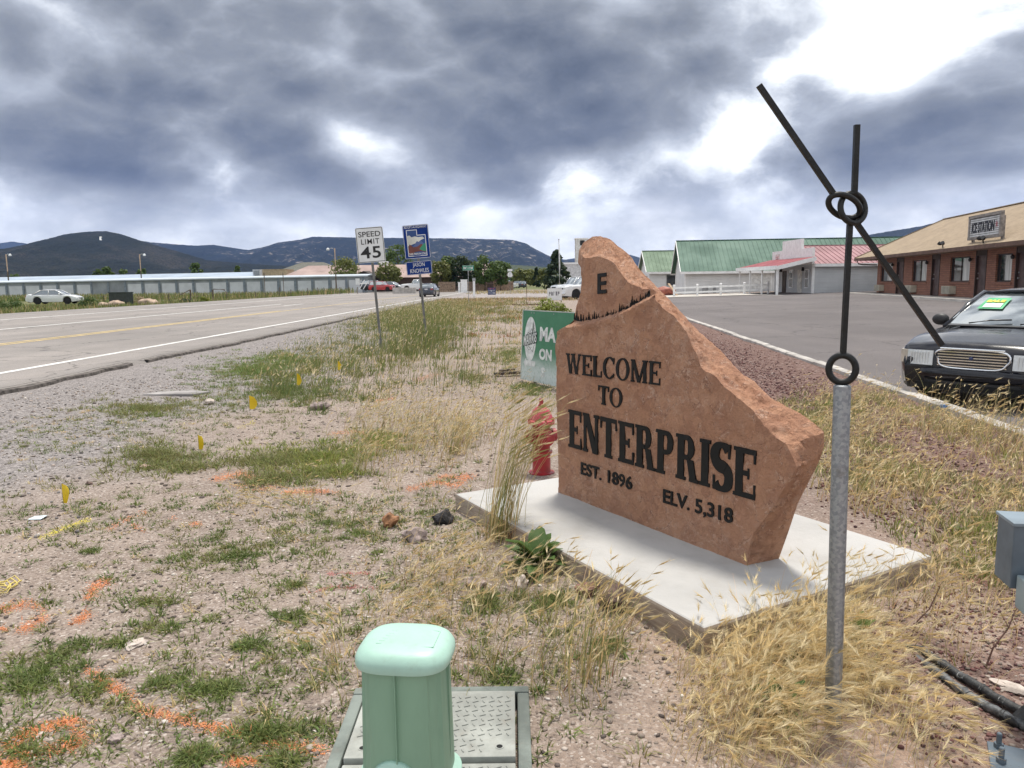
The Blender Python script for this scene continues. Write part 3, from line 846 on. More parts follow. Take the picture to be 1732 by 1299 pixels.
# ---- vinyl rail fence
fe = thing('rail_fence', 'white vinyl two rail fence in front of the green roofed hall', 'fence', (0, 0, 0))
fp = [survey(u, 500 if u < 1290 else 497, 0) if False else None for u in ()]
fpos = [(Vector((14.2 + 1.95 * k, 66.8 - 0.28 * k, 0))) for k in range(5)]
for p in fpos:
    p.z = float(lot_z(p.x, p.y)) - 0.02
    o = MB().box((p.x - 0.075, p.y - 0.075, p.z), (p.x + 0.075, p.y + 0.075, p.z + 1.0)).build('fence_post', white_trim, fe)
    MB().box((p.x - 0.1, p.y - 0.1, p.z + 1.001), (p.x + 0.1, p.y + 0.1, p.z + 1.06), taper=0.05).build('post_cap', white_trim, o)
for a, c in zip(fpos[:-1], fpos[1:]):
    d = (c - a).normalized() * 0.077
    for h in (0.36, 0.78):
        MB().beam(a + d + Vector((0, 0, h)), c - d + Vector((0, 0, h)), 0.05, 0.15).build('rail', white_trim, fe)
brd = MB().box((-1.2, -0.4, 0), (1.0, 0.4, 0.5)); brd = MB()
brd.beam((15.1, 69.5, 0.1), (14.4, 70.2, 1.25), 0.3, 0.06); brd.build('timber_board', M('raw_timber', (0.5, 0.36, 0.24), 0.8, var=0.15), None)
tag(bpy.data.objects['timber_board'], 'pale timber board leaning up behind the left end of the white rail fence', 'board')
tu = thing('red_tarp_heap', 'heap under a red brown tarp behind the white rail fence', 'tarp heap', (14.3, 71.6, 0.1))
MB().blob((0, 0, 0.35), (1.0, 0.6, 0.55), 3, 0.25, 4).build('tarp', M('red_tarp', (0.36, 0.11, 0.07), 0.6, var=0.2), tu, smooth=True)
bk = MB(); bk.blob((0, 0, 0.62), (0.14, 0.12, 0.25), 2, 0.2, 9)
# utility meters on the hall wall
for (x_, w_) in ((1.7, 0.5), (2.75, 0.22)):
    MB().box((x_, -0.3, 0.1), (x_ + w_, -0.01, 0.75)).build('meter_box', M('meter_grey', (0.3, 0.3, 0.3), 0.6), hall, bevel=0.02)

# ---- brick motel
MA = Vector((27.0, 56.7, 0)); MBp = Vector((22.95, 34.2, 0)); MLEN = (MBp - MA).length
mdir = (MBp - MA).normalized()
MZ = 0.47
motel = thing('brick_motel', 'orange brick motel wing with tan shingle roof, dark doors and air conditioners', 'building', (MA.x, MA.y, MZ), math.atan2(mdir.y, mdir.x))
def mt_(u):
    k = (u - 866) / 1290 / 1.0085
    return (30 - 63 * k) / (4.5 - 25 * k) * MLEN
WH = 2.38; ML = 31.0
bays = []    # (window u0,u1, door u0,u1)
wins = [(1491, 1511), (1544, 1568.6), (1608, 1641), (1685, 1712)]
doors = [(1518, 1530), (1577, 1591), (1651, 1669.5), (1718.5, 1737)]
holes = sorted([(mt_(a), mt_(b_), 'w') for a, b_ in wins] + [(mt_(a), mt_(b_), 'd') for a, b_ in doors])
holes.append((25.6, 27.4, 'w')); holes.append((28.2, 29.4, 'd'))
brick = brick_mat('motel_brick'); wb = MB(); x = 0.0; TH = 0.22
for (a, c, k) in holes:
    wb.box((x, 0, -0.5), (a, TH, WH))
    if k == 'w':
        wb.box((a, 0, -0.5), (c, TH, 0.78)); wb.box((a, 0, 2.12), (c, TH, WH))
    x = c
wb.box((x, 0, -0.5), (ML, TH, WH)); wb.box((0, TH, -0.5), (0.22, 7.5, WH)); wb.box((0.22, 7.3, -0.5), (ML, 7.5, WH)); wb.box((ML - 0.22, TH, -0.5), (ML, 7.3, WH))
wb.build('wall', brick, motel)
dark_int = M('dark_interior', (0.02, 0.018, 0.016), 0.9)
MB().box((0.25, 1.6, -0.4), (ML - 0.25, 1.65, WH - 0.02)).build('inner_wall', dark_int, motel)
for i, (a, c, k) in enumerate(holes):
    if k == 'w':
        w = window(motel, a, c, 0.78, 2.12, 0.13, dark_trim, 0.06, 1)
        cb = MB(); n_ = 10
        cw = (c - a) * (0.36 if i % 3 else 0.45)
        for q in range(n_):
            xa = c - 0.1 - cw + cw * q / n_; xb = xa + cw / n_
            cb.quad((xa, 0.085 + 0.012 * (q % 2), 0.86), (xb, 0.085 + 0.012 * ((q + 1) % 2), 0.86), (xb, 0.085 + 0.012 * ((q + 1) % 2), 2.04), (xa, 0.085 + 0.012 * (q % 2), 2.04))
        cb.build('curtain', curtain_m, w)
        MB().box((a - 0.12, -0.05, 0.66), (c + 0.12, 0.05, 0.775)).build('window_sill', brick, motel)
        # through-wall air conditioner under the window
        if i != 6:
            ac = MB(); xa = a - 0.12; wd = min(1.15, (c - a) * 0.85)
            ac.box((xa, -0.36, 0.12), (xa + wd, -0.001, 0.56)); aco = ac.build('air_conditioner', M('ac_beige', (0.50, 0.46, 0.37), 0.6, var=0.1), motel, bevel=0.015)
            gr = MB()
            for q in range(7): gr.box((xa + 0.05, -0.385, 0.165 + q * 0.053), (xa + wd - 0.05, -0.361, 0.19 + q * 0.053))
            gr.build('grille', M('ac_grille', (0.36, 0.34, 0.28), 0.6), aco)
        MB().lathe([(0.0, 0), (0.07, 0.02), (0.09, 0.14), (0.05, 0.2), (0.0, 0.24)], 10, (c + 0.32, -0.13, 1.82)).build('wall_lamp', black_m, motel)
    else:
        xm = a + (c - a) * 0.42
        d = MB(); d.box((a + 0.07, 0.10, -0.02), (c - 0.07, 0.15, 2.1)); do = d.build('door', brown_door, motel)
        fr = MB(); fr.box((a, -0.02, -0.02), (a + 0.068, 0.2, WH)); fr.box((c - 0.068, -0.02, -0.02), (c, 0.2, WH)); fr.box((a + 0.07, 0.0, 2.103), (c - 0.07, 0.18, WH)); fr.build('door_frame', dark_trim, do)
        MB().box((a + 0.14, 0.04, 0.92), (a + 0.22, 0.099, 1.0)).build('handle', steel, do); MB().box((a + 0.15, 0.06, 1.18), (a + 0.21, 0.099, 1.25)).build('lock', steel, do)
# roof: hipped end, deep eaves
OVF = 1.25; OVL = 1.5; ZE = WH - 0.02; ZRG = 4.95; YR = 4.0
slr = (ZRG - WH) / YR
ze_ = WH - 0.0
tan_sh = shingle_mat('tan_shingle', (0.37, 0.285, 0.195), (0.29, 0.22, 0.15))
P0 = (-OVL, -OVF, ze_); P1 = (ML + 1.2, -OVF, ze_); P2 = (ML + 1.2, YR, ZRG); P3 = (1.0, YR, ZRG); P4 = (-OVL, 2 * YR + OVF, ze_); P5 = (ML + 1.2, 2 * YR + OVF, ze_)
rb = MB()
up = lambda p, d=0.16: (p[0], p[1], p[2] + d)
rb.add([up(P0), up(P1), up(P2), up(P3)], [(0, 1, 2, 3)]); rb.add([up(P4), up(P0), up(P3)], [(0, 1, 2)]); rb.add([up(P5), up(P4), up(P3), up(P2)], [(0, 1, 2, 3)])
rf = rb.build('roof', tan_sh, motel)
rc = MB(); rc.beam(up(P0, 0.18), up(P3, 0.18), 0.25, 0.05); rc.beam(up(P3, 0.18), up(P2, 0.18), 0.25, 0.05); rc.build('ridge_cap', tan_sh, rf)
sb = MB(); sb.add([P0, P1, P5, P4], [(3, 2, 1, 0)]); sb.build('soffit', M('soffit_tan', (0.20, 0.13, 0.09), 0.8), motel)
fa = MB(); fa.box((-OVL - 0.03, -OVF - 0.03, ze_ - 0.03), (ML + 1.2, -OVF, ze_ + 0.15)); fa.box((-OVL - 0.03, -OVF, ze_ - 0.03), (-OVL, 2 * YR + OVF, ze_ + 0.15)); fa.build('fascia', M('brown_fascia', (0.14, 0.075, 0.05), 0.6), motel)
gt = MB(); gt.tube([(-1.35, -1.1, 2.33), (-1.3, -1.0, 2.12), (-1.0, -0.8, 2.06), (-0.05, -0.05, 2.0)], 0.05, 8); gt.build('downspout', dark_trim, motel)
b_ = MB(); b_.box((-1.8, -1.7, -0.6), (ML + 2, -0.02, -0.03)); b_.build('motel_walkway', walk_m, motel)
for xx in (mt_(1632), mt_(1705)):
    f = MB(); f.tube([(xx, -1.1, ze_ + 0.16), (xx, -1.14, ze_ + 0.36)], 0.03, 6); f.tube([(xx - 0.14, -1.1, ze_ + 0.36), (xx + 0.14, -1.16, ze_ + 0.36)], 0.025, 6)
    for s_ in (-1, 1): f.lathe([(0.03, 0), (0.09, 0.1), (0.1, 0.2), (0.0, 0.2)], 10, (xx + s_ * 0.16, -1.13, ze_ + 0.38), (s_ * 0.35, -0.4, 0.35))
    f.build('floodlight', black_m, motel)
# slatted roof sign
SGX0, SGX1 = mt_(1673), mt_(1731)
isg = thing('roof_sign', 'weathered slatted sign reading ICE STATION on the tan motel roof', 'sign', motel.location, motel.rotation_euler.z)
yS = -1.0; z0s, z1s = 2.82, 3.98
fr = MB(); w_ = SGX1 - SGX0
grey_wood = M('grey_weathered_wood', (0.30, 0.27, 0.25), 0.9, var=0.2, vs=6, stretch=(0.3, 1, 1))
fr.box((SGX0, yS - 0.06, z0s), (SGX1, yS + 0.1, z0s + 0.14)); fr.box((SGX0, yS - 0.06, z1s - 0.14), (SGX1, yS + 0.1, z1s)); fr.box((SGX0, yS - 0.05, z0s + 0.141), (SGX0 + 0.14, yS + 0.1, z1s - 0.141)); fr.box((SGX1 - 0.14, yS - 0.05, z0s + 0.141), (SGX1, yS + 0.1, z1s - 0.141))
fr.box((SGX0 + 0.1, yS + 0.1, z0s - 0.3), (SGX0 + 0.25, yS + 0.2, z1s - 0.2)); fr.box((SGX1 - 0.25, yS + 0.1, z0s - 0.3), (SGX1 - 0.1, yS + 0.2, z1s - 0.2))
fr.build('frame', grey_wood, isg)
MB().box((SGX0 + 0.141, yS + 0.03, z0s + 0.141), (SGX1 - 0.141, yS + 0.06, z1s - 0.141)).build('backing', M('sign_back_dark', (0.16, 0.15, 0.15), 0.8), isg)
ns_ = 9; hh = (z1s - z0s - 0.3) / ns_
slat_m = M('white_slat', (0.66, 0.66, 0.66), 0.6, var=0.12)
for q in range(ns_): MB().box((SGX0 + 0.15, yS - 0.01, z0s + 0.15 + q * hh), (SGX1 - 0.15, yS + 0.028, z0s + 0.15 + q * hh + hh * 0.72)).build('slat', slat_m, isg)
text_mesh('lettering', 'ICE STATION', 0.66, M('sign_black', (0.02, 0.02, 0.03), 0.6), isg, (SGX0 + 0.3 + w_ * 0.37, yS - 0.022, z0s + 0.34), (1, 0, 0), (0, 0, 1), 0.012, width=w_ * 0.70, bold=0.02)
st_ = MB()
for k in range(5):
    a_ = math.pi / 2 + k * 2 * math.pi / 5
    st_.prism([(0.045 * math.cos(a_ - 0.63), 0.06 * math.sin(a_ - 0.63)), (0.045 * math.cos(a_ + 0.63), 0.06 * math.sin(a_ + 0.63)), (0.13 * math.cos(a_), 0.17 * math.sin(a_))], (SGX1 - 0.45, yS - 0.02, z0s + 0.6), (1, 0, 0), (0, 0, 1), 0.012)
st_.build('star', M('sign_red', (0.45, 0.1, 0.13), 0.6), isg)

# ---- hose tower, far white block, flagpole
tw = thing('white_tower', 'tall narrow white tower with two dark openings behind the sandstone sign', 'tower', (survey(984, 470, 150).x, 150, 0.4))
t_top = survey(984, 404, 150).z - 0.4
MB().box((-1.15, 0, -1), (1.15, 2.4, t_top)).build('wall', M('tower_stucco', (0.62, 0.61, 0.58), 0.8), tw)
MB().box((-1.3, -0.15, t_top), (1.3, 2.55, t_top + 0.18)).build('roof', white_trim, tw)
for zz_ in (-1.25, -3.3):
    MB().box((-0.35, -0.06, t_top + zz_), (0.55, 0.0, t_top + zz_ + 0.95)).build('opening', M('opening_dark', (0.02, 0.02, 0.02), 0.8), tw)
wbk = thing('white_block_building', 'plain pale block building seen between the tall evergreen and the sandstone sign', 'building', (survey(972, 470, 140).x, 140, 0.3))
MB().box((-2.2, 0, -0.5), (4, 6, 4.4)).build('wall', M('pale_stucco', (0.6, 0.6, 0.6), 0.8), wbk)
MB().box((-2.4, -0.2, 4.4), (4.2, 6.2, 4.7)).build('roof', white_trim, wbk)
fl = thing('flagpole', 'tall thin white pole beside the dark evergreen tree', 'pole', (survey(946, 473, 112).x, 112, 0.2))
ft = survey(945, 405, 112).z - 0.2
MB().tube([(0, 0, 0), (0.05, 0, ft * 0.5), (-0.05, 0, ft)], [0.13, 0.11, 0.06], 8).build('pole', M('pole_white', (0.6, 0.6, 0.58), 0.6), fl, smooth=True)
MB().blob((-0.05, 0, ft), 0.11, 2, 0).build('finial', steel, fl, smooth=True)

# ---- storage units across the road
STY = 138.0
sx0, sx1 = survey(-160, 470, STY).x, survey(621, 470, STY).x
sto = thing('storage_units', 'long low blue grey storage building with a row of white roll up doors', 'building', (sx1, STY, 0.5))
sto.rotation_euler = (0, -0.0062, 0)
SL = sx1 - sx0; SH = 2.62
blue_metal = M('blue_grey_metal', (0.27, 0.295, 0.315), 0.5, var=0.1, vs=0.6)
rolldoor = siding('roll_up_door', (0.60, 0.62, 0.64), 0.25)
MB().box((-SL, 0.12, -1.2), (-0.0, 8, SH)).build('wall', blue_metal, sto)
rf = MB().add([(-SL - 0.2, -0.25, SH), (0.2, -0.25, SH), (0.2, 4, SH + 0.32), (-SL - 0.2, 4, SH + 0.32), (0.2, 8.2, SH), (-SL - 0.2, 8.2, SH), (-SL - 0.2, -0.25, SH - 0.2), (0.2, -0.25, SH - 0.2)], [(0, 1, 2, 3), (3, 2, 4, 5), (6, 7, 1, 0), (1, 4, 2), (7, 6, 5, 4)]).build('roof', M('white_metal_roof', (0.50, 0.55, 0.60), 0.5, var=0.08, vs=0.3), sto)
xx = -0.75; k = 0
while xx - 3.05 > -SL:
    u_here = 866 + 1290 * (sx1 + xx) / STY
    if not (181 < u_here < 221):
        MB().box((xx - 2.55, 0.05, -1.0), (xx - 0.2, 0.115, 1.86)).build('roll_door', rolldoor, sto)
    MB().box((xx - 0.16, 0.0, -1.0), (xx + 0.16, 0.119, SH - 0.22)).build('pilaster', M('pilaster_blue', (0.20, 0.24, 0.28), 0.5), sto)
    xx -= 3.05; k += 1
sg = MB().box((-2.1, -0.02, 1.0), (-1.35, 0.04, 2.1)); sg.build('notice_board', white_trim, sto)
sto2 = thing('storage_shed', 'second long white roofed shed behind the storage units', 'building', (survey(425, 466, 156).x, 156, 0.5))
S2 = survey(425, 466, 156).x - survey(-200, 466, 156).x
MB().box((-S2, 0, -0.5), (0, 14, 2.9)).build('wall', blue_metal, sto2)
MB().add([(-S2 - 0.3, -0.3, 2.9), (0.3, -0.3, 3.0), (0.3, 7, 3.95), (-S2 - 0.3, 7, 3.75), (0.3, 14.3, 3.0), (-S2 - 0.3, 14.3, 2.9)], [(0, 1, 2, 3), (3, 2, 4, 5), (1, 4, 2), (0, 3, 5)]).build('roof', M('blue_white_roof', (0.36, 0.43, 0.52), 0.45, var=0.1, vs=0.2), sto2)
sto2.rotation_euler = (0, -0.0062, 0)

# ---- cottage, tan block with cooler, lodge
def hip(parent, x0, x1, y0, y1, ze, zr, mt, inset, ov=0.5):
    a = [(x0 - ov, y0 - ov, ze), (x1 + ov, y0 - ov, ze), (x1 + ov, y1 + ov, ze), (x0 - ov, y1 + ov, ze), (x0 + inset, (y0 + y1) / 2, zr), (x1 - inset, (y0 + y1) / 2, zr)]
    r = MB().add(a, [(0, 1, 5, 4), (1, 2, 5), (2, 3, 4, 5), (3, 0, 4), (3, 2, 1, 0)]).build('roof', mt, parent)
    return r
hs = thing('grey_roof_house', 'house with a grey green hipped roof behind the storage units', 'building', (survey(520, 470, 172).x, 172, 0.8))
MB().box((-9, 0, -1), (9, 10, 3)).build('wall', M('house_tan', (0.36, 0.30, 0.24), 0.8), hs)
olive = shingle_mat('olive_shingle', (0.18, 0.18, 0.155), (0.14, 0.14, 0.12))
hip(hs, -9, 9, 0, 10, 2.9, 5.9, olive, 6.5)
h2 = MB().add([(2, -3.5, 2.5), (13, -3.5, 2.5), (13, 0, 2.5), (2, 0, 2.5), (5.5, -0.5, 4.6), (9, -0.5, 4.6)], [(0, 1, 5, 4), (1, 2, 5), (3, 0, 4), (2, 3, 4, 5)]).build('porch_roof', olive, hs)
tb = thing('tan_block', 'tan flat topped block at the end of the storage sheds', 'building', (survey(464, 470, 160).x, 160, 0.6))
MB().box((-2.7, 0, -0.5), (2.7, 5, survey(464, 456.5, 160).z - 0.6)).build('wall', M('tan_stucco', (0.50, 0.40, 0.26), 0.85), tb)
MB().box((-2.8, -0.1, survey(464, 456.5, 160).z - 0.599), (2.8, 5.1, survey(464, 456.5, 160).z - 0.45)).build('coping', M('coping_tan', (0.42, 0.34, 0.23), 0.8), tb)
ev = thing('rooftop_cooler', 'white box cooler standing on the end of the shed roof', 'cooler', (survey(434, 466, 157.5).x, 157.5, 2.9))
MB().box((-0.75, 0, 0.5), (0.75, 1.4, 1.9)).build('cabinet', M('cooler_white', (0.6, 0.61, 0.63), 0.6), ev)
MB().box((-0.6, -0.03, 0.7), (0.6, -0.001, 1.7)).build('louvre', M('louvre_grey', (0.3, 0.32, 0.34), 0.6), ev)
MB().box((-1.2, 0.1, -0.1), (0.9, 1.3, 0.499)).build('stand', M('cooler_dark', (0.12, 0.13, 0.15), 0.7), ev)
lo = thing('lodge_building', 'wide low lodge with a pinkish brown roof behind the parked cars', 'building', (survey(700, 475, 152).x, 152, 0.6))
lxa, lxb = survey(470, 470, 152).x - lo.location.x, survey(868, 470, 152).x - lo.location.x
MB().box((lxa + 1, 0, -1), (lxb - 1, 16, 2.4)).build('wall', M('lodge_brown', (0.09, 0.06, 0.05), 0.8), lo)
pinkbrown = M('pinkish_roof', (0.34, 0.25, 0.225), 0.85, var=0.1, vs=0.3)
MB().add([(lxa, -1, 2.2), (lxb, -1, 2.2), (lxb - 4, 8, 4.9), (lxa + 4, 8, 4.9), (lxb, 17, 2.2), (lxa, 17, 2.2)], [(0, 1, 2, 3), (3, 2, 4, 5), (1, 4, 2), (5, 0, 3), (5, 4, 1, 0)]).build('roof', pinkbrown, lo)
gx_ = survey(617, 470, 150).x - lo.location.x
MB().add([(gx_ - 3.0, -3.2, 2.2), (gx_ + 3.0, -3.2, 2.2), (gx_, -3.2, 3.5), (gx_ - 3.0, 3, 2.2), (gx_ + 3.0, 3, 2.2), (gx_, 6, 3.6)], [(0, 2, 5, 3), (2, 1, 4, 5), (0, 1, 2)]).build('gable', M('gable_dark', (0.05, 0.035, 0.03), 0.8), lo)
MB().box((gx_ + 1.2, 7.5, 4.4), (gx_ + 3.0, 9, 5.6)).build('roof_vent', white_trim, lo)

# ================================================================ VEHICLES
tyre_m = M('tyre_rubber', (0.018, 0.018, 0.018), 0.9)
rim_m = M('alloy_rim', (0.42, 0.42, 0.43), 0.3, 0.9)
lamp_m = M('headlamp_lens', (0.62, 0.64, 0.64), 0.12, 0.0, var=0.05, vs=30, spec=0.9, coat=0.8)
tail_m = M('tail_lamp_red', (0.32, 0.02, 0.02), 0.2, coat=0.6)
trim_m = M('black_car_trim', (0.02, 0.02, 0.022), 0.5)
chrome_m = M('chrome', (0.78, 0.80, 0.82), 0.12, 1.0, var=0.02)
amber_m = M('amber_lens', (0.55, 0.25, 0.05), 0.25)
plate_m = M('number_plate', (0.6, 0.6, 0.62), 0.5)


def paint(name, col, metal=0.0, rough=0.25):
    return M(name, col, rough, metal, var=0.03, vs=2, coat=0.9, dirt=0.08)


def auto_glass():
    if 'auto_glass' in MATS: return MATS['auto_glass']
    m, t, b, out = new_mat('auto_glass')
    b.inputs['Base Color'].default_value = (0.30, 0.33, 0.34, 1); b.inputs['Roughness'].default_value = 0.05; b.inputs['Metallic'].default_value = 0.7
    b.inputs['IOR'].default_value = 2.0; b.inputs['Coat Weight'].default_value = 1.0; b.inputs['Coat IOR'].default_value = 1.8
    MATS['auto_glass'] = m
    return m


def wheel(root, x, y, r, w, side):
    wh = bpy.data.objects.new('wheel', None); COL.objects.link(wh); wh.parent = root; wh.location = (x, y, r); wh.empty_display_size = 0.1
    t_ = MB().lathe([(r * 0.62, -w / 2), (r * 0.94, -w / 2), (r, -w * 0.3), (r, w * 0.3), (r * 0.94, w / 2), (r * 0.62, w / 2)], 24, (0, 0, 0), (1, 0, 0))
    t_.build('tyre', tyre_m, wh, smooth=True, auto=40)
    rb = MB().lathe([(0.02, w * 0.36), (r * 0.2, w * 0.40), (r * 0.25, w * 0.30), (r * 0.52, w * 0.32), (r * 0.60, w * 0.47), (r * 0.64, w * 0.47), (r * 0.64, 0.0), (0.02, 0.0)], 20, (0, 0, 0), (side, 0, 0))
    for k in range(5):
        a = k * 2 * math.pi / 5
        rb.beam((side * w * 0.36, 0.1 * r * math.cos(a), 0.1 * r * math.sin(a)), (side * w * 0.42, 0.58 * r * math.cos(a), 0.58 * r * math.sin(a)), 0.045, 0.03, up=(1, 0, 0))
    rb.build('rim', rim_m, wh, smooth=True, auto=40)
    return wh


def car(name, label, cat, loc, rz, L=4.8, Wd=1.82, H=1.45, col=None, belt=0.92, hood=0.80, tail=0.95, nose=0.62, cab=(-1.85, -1.15, 0.35, 1.15), wr=0.335, wb=2.75, wy=None,
        kind='sedan', group=None, zb=0.22, wheels=True, detail=0):
    """x to the car's right-hand side seen from behind, +y forward, ground at z=0"""
    root = thing(name, label, cat, loc, rz, group)
    hw = Wd / 2; yf, yr = L / 2, -L / 2
    wyf = wy[0] if wy else wb / 2 + 0.08; wyr = wy[1] if wy else wyf - wb
    yrb, yrt, yft, yfb = cab
    ra = wr + 0.07
    ys_ = sorted(set([round(q, 3) for q in np.linspace(yr, yf, 40)] + [round(w_ + d, 3) for w_ in (wyf, wyr) for d in np.linspace(-ra, ra, 17)] + [yr + 0.03, yr + 0.1, yf - 0.03, yf - 0.1, yf - 0.2]))
    vs = []; nper = None
    for y in ys_:
        f = (y - yr) / L
        # top line
        if kind == 'pickup':
            zt = np.interp(y, [yr, yr + 0.05, yrb, yfb, yf - 0.35, yf - 0.06, yf], [tail - 0.02, tail, tail, belt, hood, hood - 0.07, hood - 0.25])
        elif kind == 'suv':
            zt = np.interp(y, [yr, yr + 0.15, yrb, yfb, yf - 0.3, yf - 0.05, yf], [belt - 0.15, belt, belt, belt, hood, hood - 0.12, hood - 0.25])
        else:
            zt = np.interp(y, [yr, yr + 0.08, yr + 0.2, yrb, yfb, yf - 0.55, yf - 0.12, yf - 0.03, yf], [tail - 0.20, tail - 0.05, tail, belt + 0.02, belt, hood, nose + 0.10, nose + 0.02, nose - 0.08])
        w = hw * float(np.interp(y, [yr, yr + 0.06, yr + 0.35, yr + 1.2, yf - 1.3, yf - 0.45, yf - 0.12, yf], [0.86, 0.91, 0.97, 1.0, 1.0, 0.965, 0.90, 0.80]))
        z0 = float(np.interp(y, [yr, yr + 0.5, yf - 0.5, yf], [zb + 0.1, zb, zb, zb + 0.06]))
        za = z0
        for wc in (wyf, wyr):
            dy = abs(y - wc)
            if dy < ra: za = max(za, wr + math.sqrt(max(0, ra * ra - dy * dy)) * 0.98)
        za = min(za, zt - 0.12)
        crown = 0.045 if kind != 'pickup' or y > yrb else 0.0
        sec = [(0.0, za), (w * 0.80, za), (w * 0.965, za + 0.012), (w * 0.99, za + 0.3 * (zt - za)), (w, za + 0.55 * (zt - za)), (w * 0.985, za + 0.8 * (zt - za)), (w * 0.955, zt - 0.03), (w * 0.90, zt), (w * 0.5, zt + crown * 0.8), (0.0, zt + crown)]
        full = [(x, z) for x, z in sec] + [(-x, z) for x, z in reversed(sec[1:-1])]
        nper = len(full); vs += [(x, y, z) for x, z in full]
    n = len(ys_)
    fs = [(i * nper + j, i * nper + (j + 1) % nper, (i + 1) * nper + (j + 1) % nper, (i + 1) * nper + j) for i in range(n - 1) for j in range(nper)]
    fs += [tuple(reversed(range(nper))), tuple((n - 1) * nper + j for j in range(nper))]
    mb = MB(); mb.add(vs, fs); body = mb.build('body', col, root, smooth=True, auto=38)
    MB().box((-hw * 0.82, yr + 0.15, zb - 0.02), (hw * 0.82, yf - 0.15, min(hood, tail) - 0.3)).build('underbody', trim_m, root)
    # greenhouse
    wbelt = hw * 0.885; wroof = hw * (0.70 if kind != 'suv' else 0.76); zr_ = H
    NX = 8
    def sheet(y0, z0, w0, y1, z1, w1, bul, name, mt, off=0.0, inset=0.0, vs_=4):
        v_ = []; 
        for i in range(vs_ + 1):
            t_ = inset + (1 - 2 * inset) * i / vs_
            for j in range(NX + 1):
                s_ = (-1 + 2 * j / NX) * (1 - inset * 0.9)
                w_ = w0 + (w1 - w0) * t_
                dy = bul * (1 - s_ * s_)
                nz_ = 0.03 * math.sin(math.pi * t_)
                v_.append((s_ * w_, y0 + (y1 - y0) * t_ + dy + off * (1 if bul > 0 else -1), z0 + (z1 - z0) * t_ + nz_ + off * 0.5))
        f_ = [(i * (NX + 1) + j, i * (NX + 1) + j + 1, (i + 1) * (NX + 1) + j + 1, (i + 1) * (NX + 1) + j) for i in range(vs_) for j in range(NX)]
        if bul <= 0: f_ = [tuple(reversed(q)) for q in f_]
        m_ = MB(); m_.add(v_, f_); return m_.build(name, mt, root, smooth=True)
    ag = auto_glass()
    zb_ = belt + 0.02
    sheet(yfb, zb_, wbelt, yft, zr_ - 0.03, wroof, 0.14, 'windshield', ag)
    sheet(yrb, zb_ + 0.0, wbelt, yrt, zr_ - 0.03, wroof, -0.10, 'rear_window', ag)
    for sx in (-1, 1):
        m_ = MB(); q = [(sx * wbelt, yrb + 0.02, zb_), (sx * wbelt, yfb - 0.02, zb_), (sx * wroof, yft - 0.02, zr_ - 0.03), (sx * wroof, yrt + 0.02, zr_ - 0.03)]
        if sx < 0: q.reverse()
        m_.add(q, [(0, 1, 2, 3)]); m_.build('side_window', ag, root)
    # roof skin and pillars
    m_ = MB(); v_ = []; NY = 8
    for i in range(NY + 1):
        t_ = i / NY; y = yrt - 0.05 + (yft - yrt + 0.1) * t_; dz = 0.055 * math.sin(math.pi * (0.08 + 0.84 * t_))
        for j in range(NX + 1):
            s_ = -1 + 2 * j / NX; bul = (0.14 * t_ - 0.10 * (1 - t_)) * (1 - s_ * s_)
            v_.append((s_ * (wroof + 0.015), y + bul, zr_ - 0.045 + dz * (1 - 0.4 * s_ * s_) + 0.03 * (1 - s_ ** 4)))
    f_ = [(i * (NX + 1) + j, i * (NX + 1) + j + 1, (i + 1) * (NX + 1) + j + 1, (i + 1) * (NX + 1) + j) for i in range(NY) for j in range(NX)]
    m_.add(v_, f_)
    rf = m_.build('roof', col, root, smooth=True)
    sm = rf.modifiers.new('thick', 'SOLIDIFY'); sm.thickness = 0.03; sm.offset = -1
    pb = MB()
    for sx in (-1, 1):
        pb.tube([(sx * wbelt, yfb + 0.02, zb_ - 0.02), (sx * (wbelt * 0.45 + wroof * 0.55), (yfb * 0.45 + yft * 0.55) + 0.02, zb_ + 0.55 * (zr_ - zb_)), (sx * (wroof + 0.003), yft, zr_ - 0.03)], 0.038, 6)
        pb.tube([(sx * wbelt, yrb - 0.02, zb_ - 0.02), (sx * (wroof + 0.003), yrt, zr_ - 0.03)], 0.055 if kind == 'sedan' else 0.05, 6)
        yb = (yfb + yrb) / 2 + 0.05; yb2 = (yft + yrt) / 2 + 0.05
        pb.tube([(sx * (wbelt + 0.004), yb, zb_ - 0.02), (sx * (wroof + 0.006), yb2, zr_ - 0.03)], 0.035, 6)
        pb.tube([(sx * (wroof + 0.003), yrt, zr_ - 0.035), (sx * (wroof + 0.003), yft, zr_ - 0.035)], 0.035, 6)
    pb.build('pillars', col, root, smooth=True, kind='stuff')
    for sx in (-1, 1):
        if wheels:
            wheel(root, sx * (hw - 0.115), wyf, wr, 0.22, sx); wheel(root, sx * (hw - 0.115), wyr, wr, 0.22, sx)
        mm = MB().blob((sx * (hw + 0.09), yfb - 0.32, belt + 0.08), (0.115, 0.07, 0.085), 3, 0.03, 2); mm.tube([(sx * (hw - 0.1), yfb - 0.3, belt + 0.02), (sx * (hw + 0.03), yfb - 0.3, belt + 0.05)], 0.03, 6)
        mm.build('mirror', col if detail == 0 else trim_m, root, smooth=True)
        MB().box((sx * hw * 0.93 - 0.1 * (sx > 0) , yr - 0.012, tail - 0.30), (sx * hw * 0.93 - 0.1 * (sx > 0) + 0.1, yr + 0.16, tail - 0.12)) 
        tl = MB().box((min(sx * hw * 0.52, sx * hw * 0.87), yr - 0.015, tail - 0.27), (max(sx * hw * 0.52, sx * hw * 0.87), yr + 0.1, tail - 0.11)); tl.build('taillight', tail_m, root, bevel=0.01)
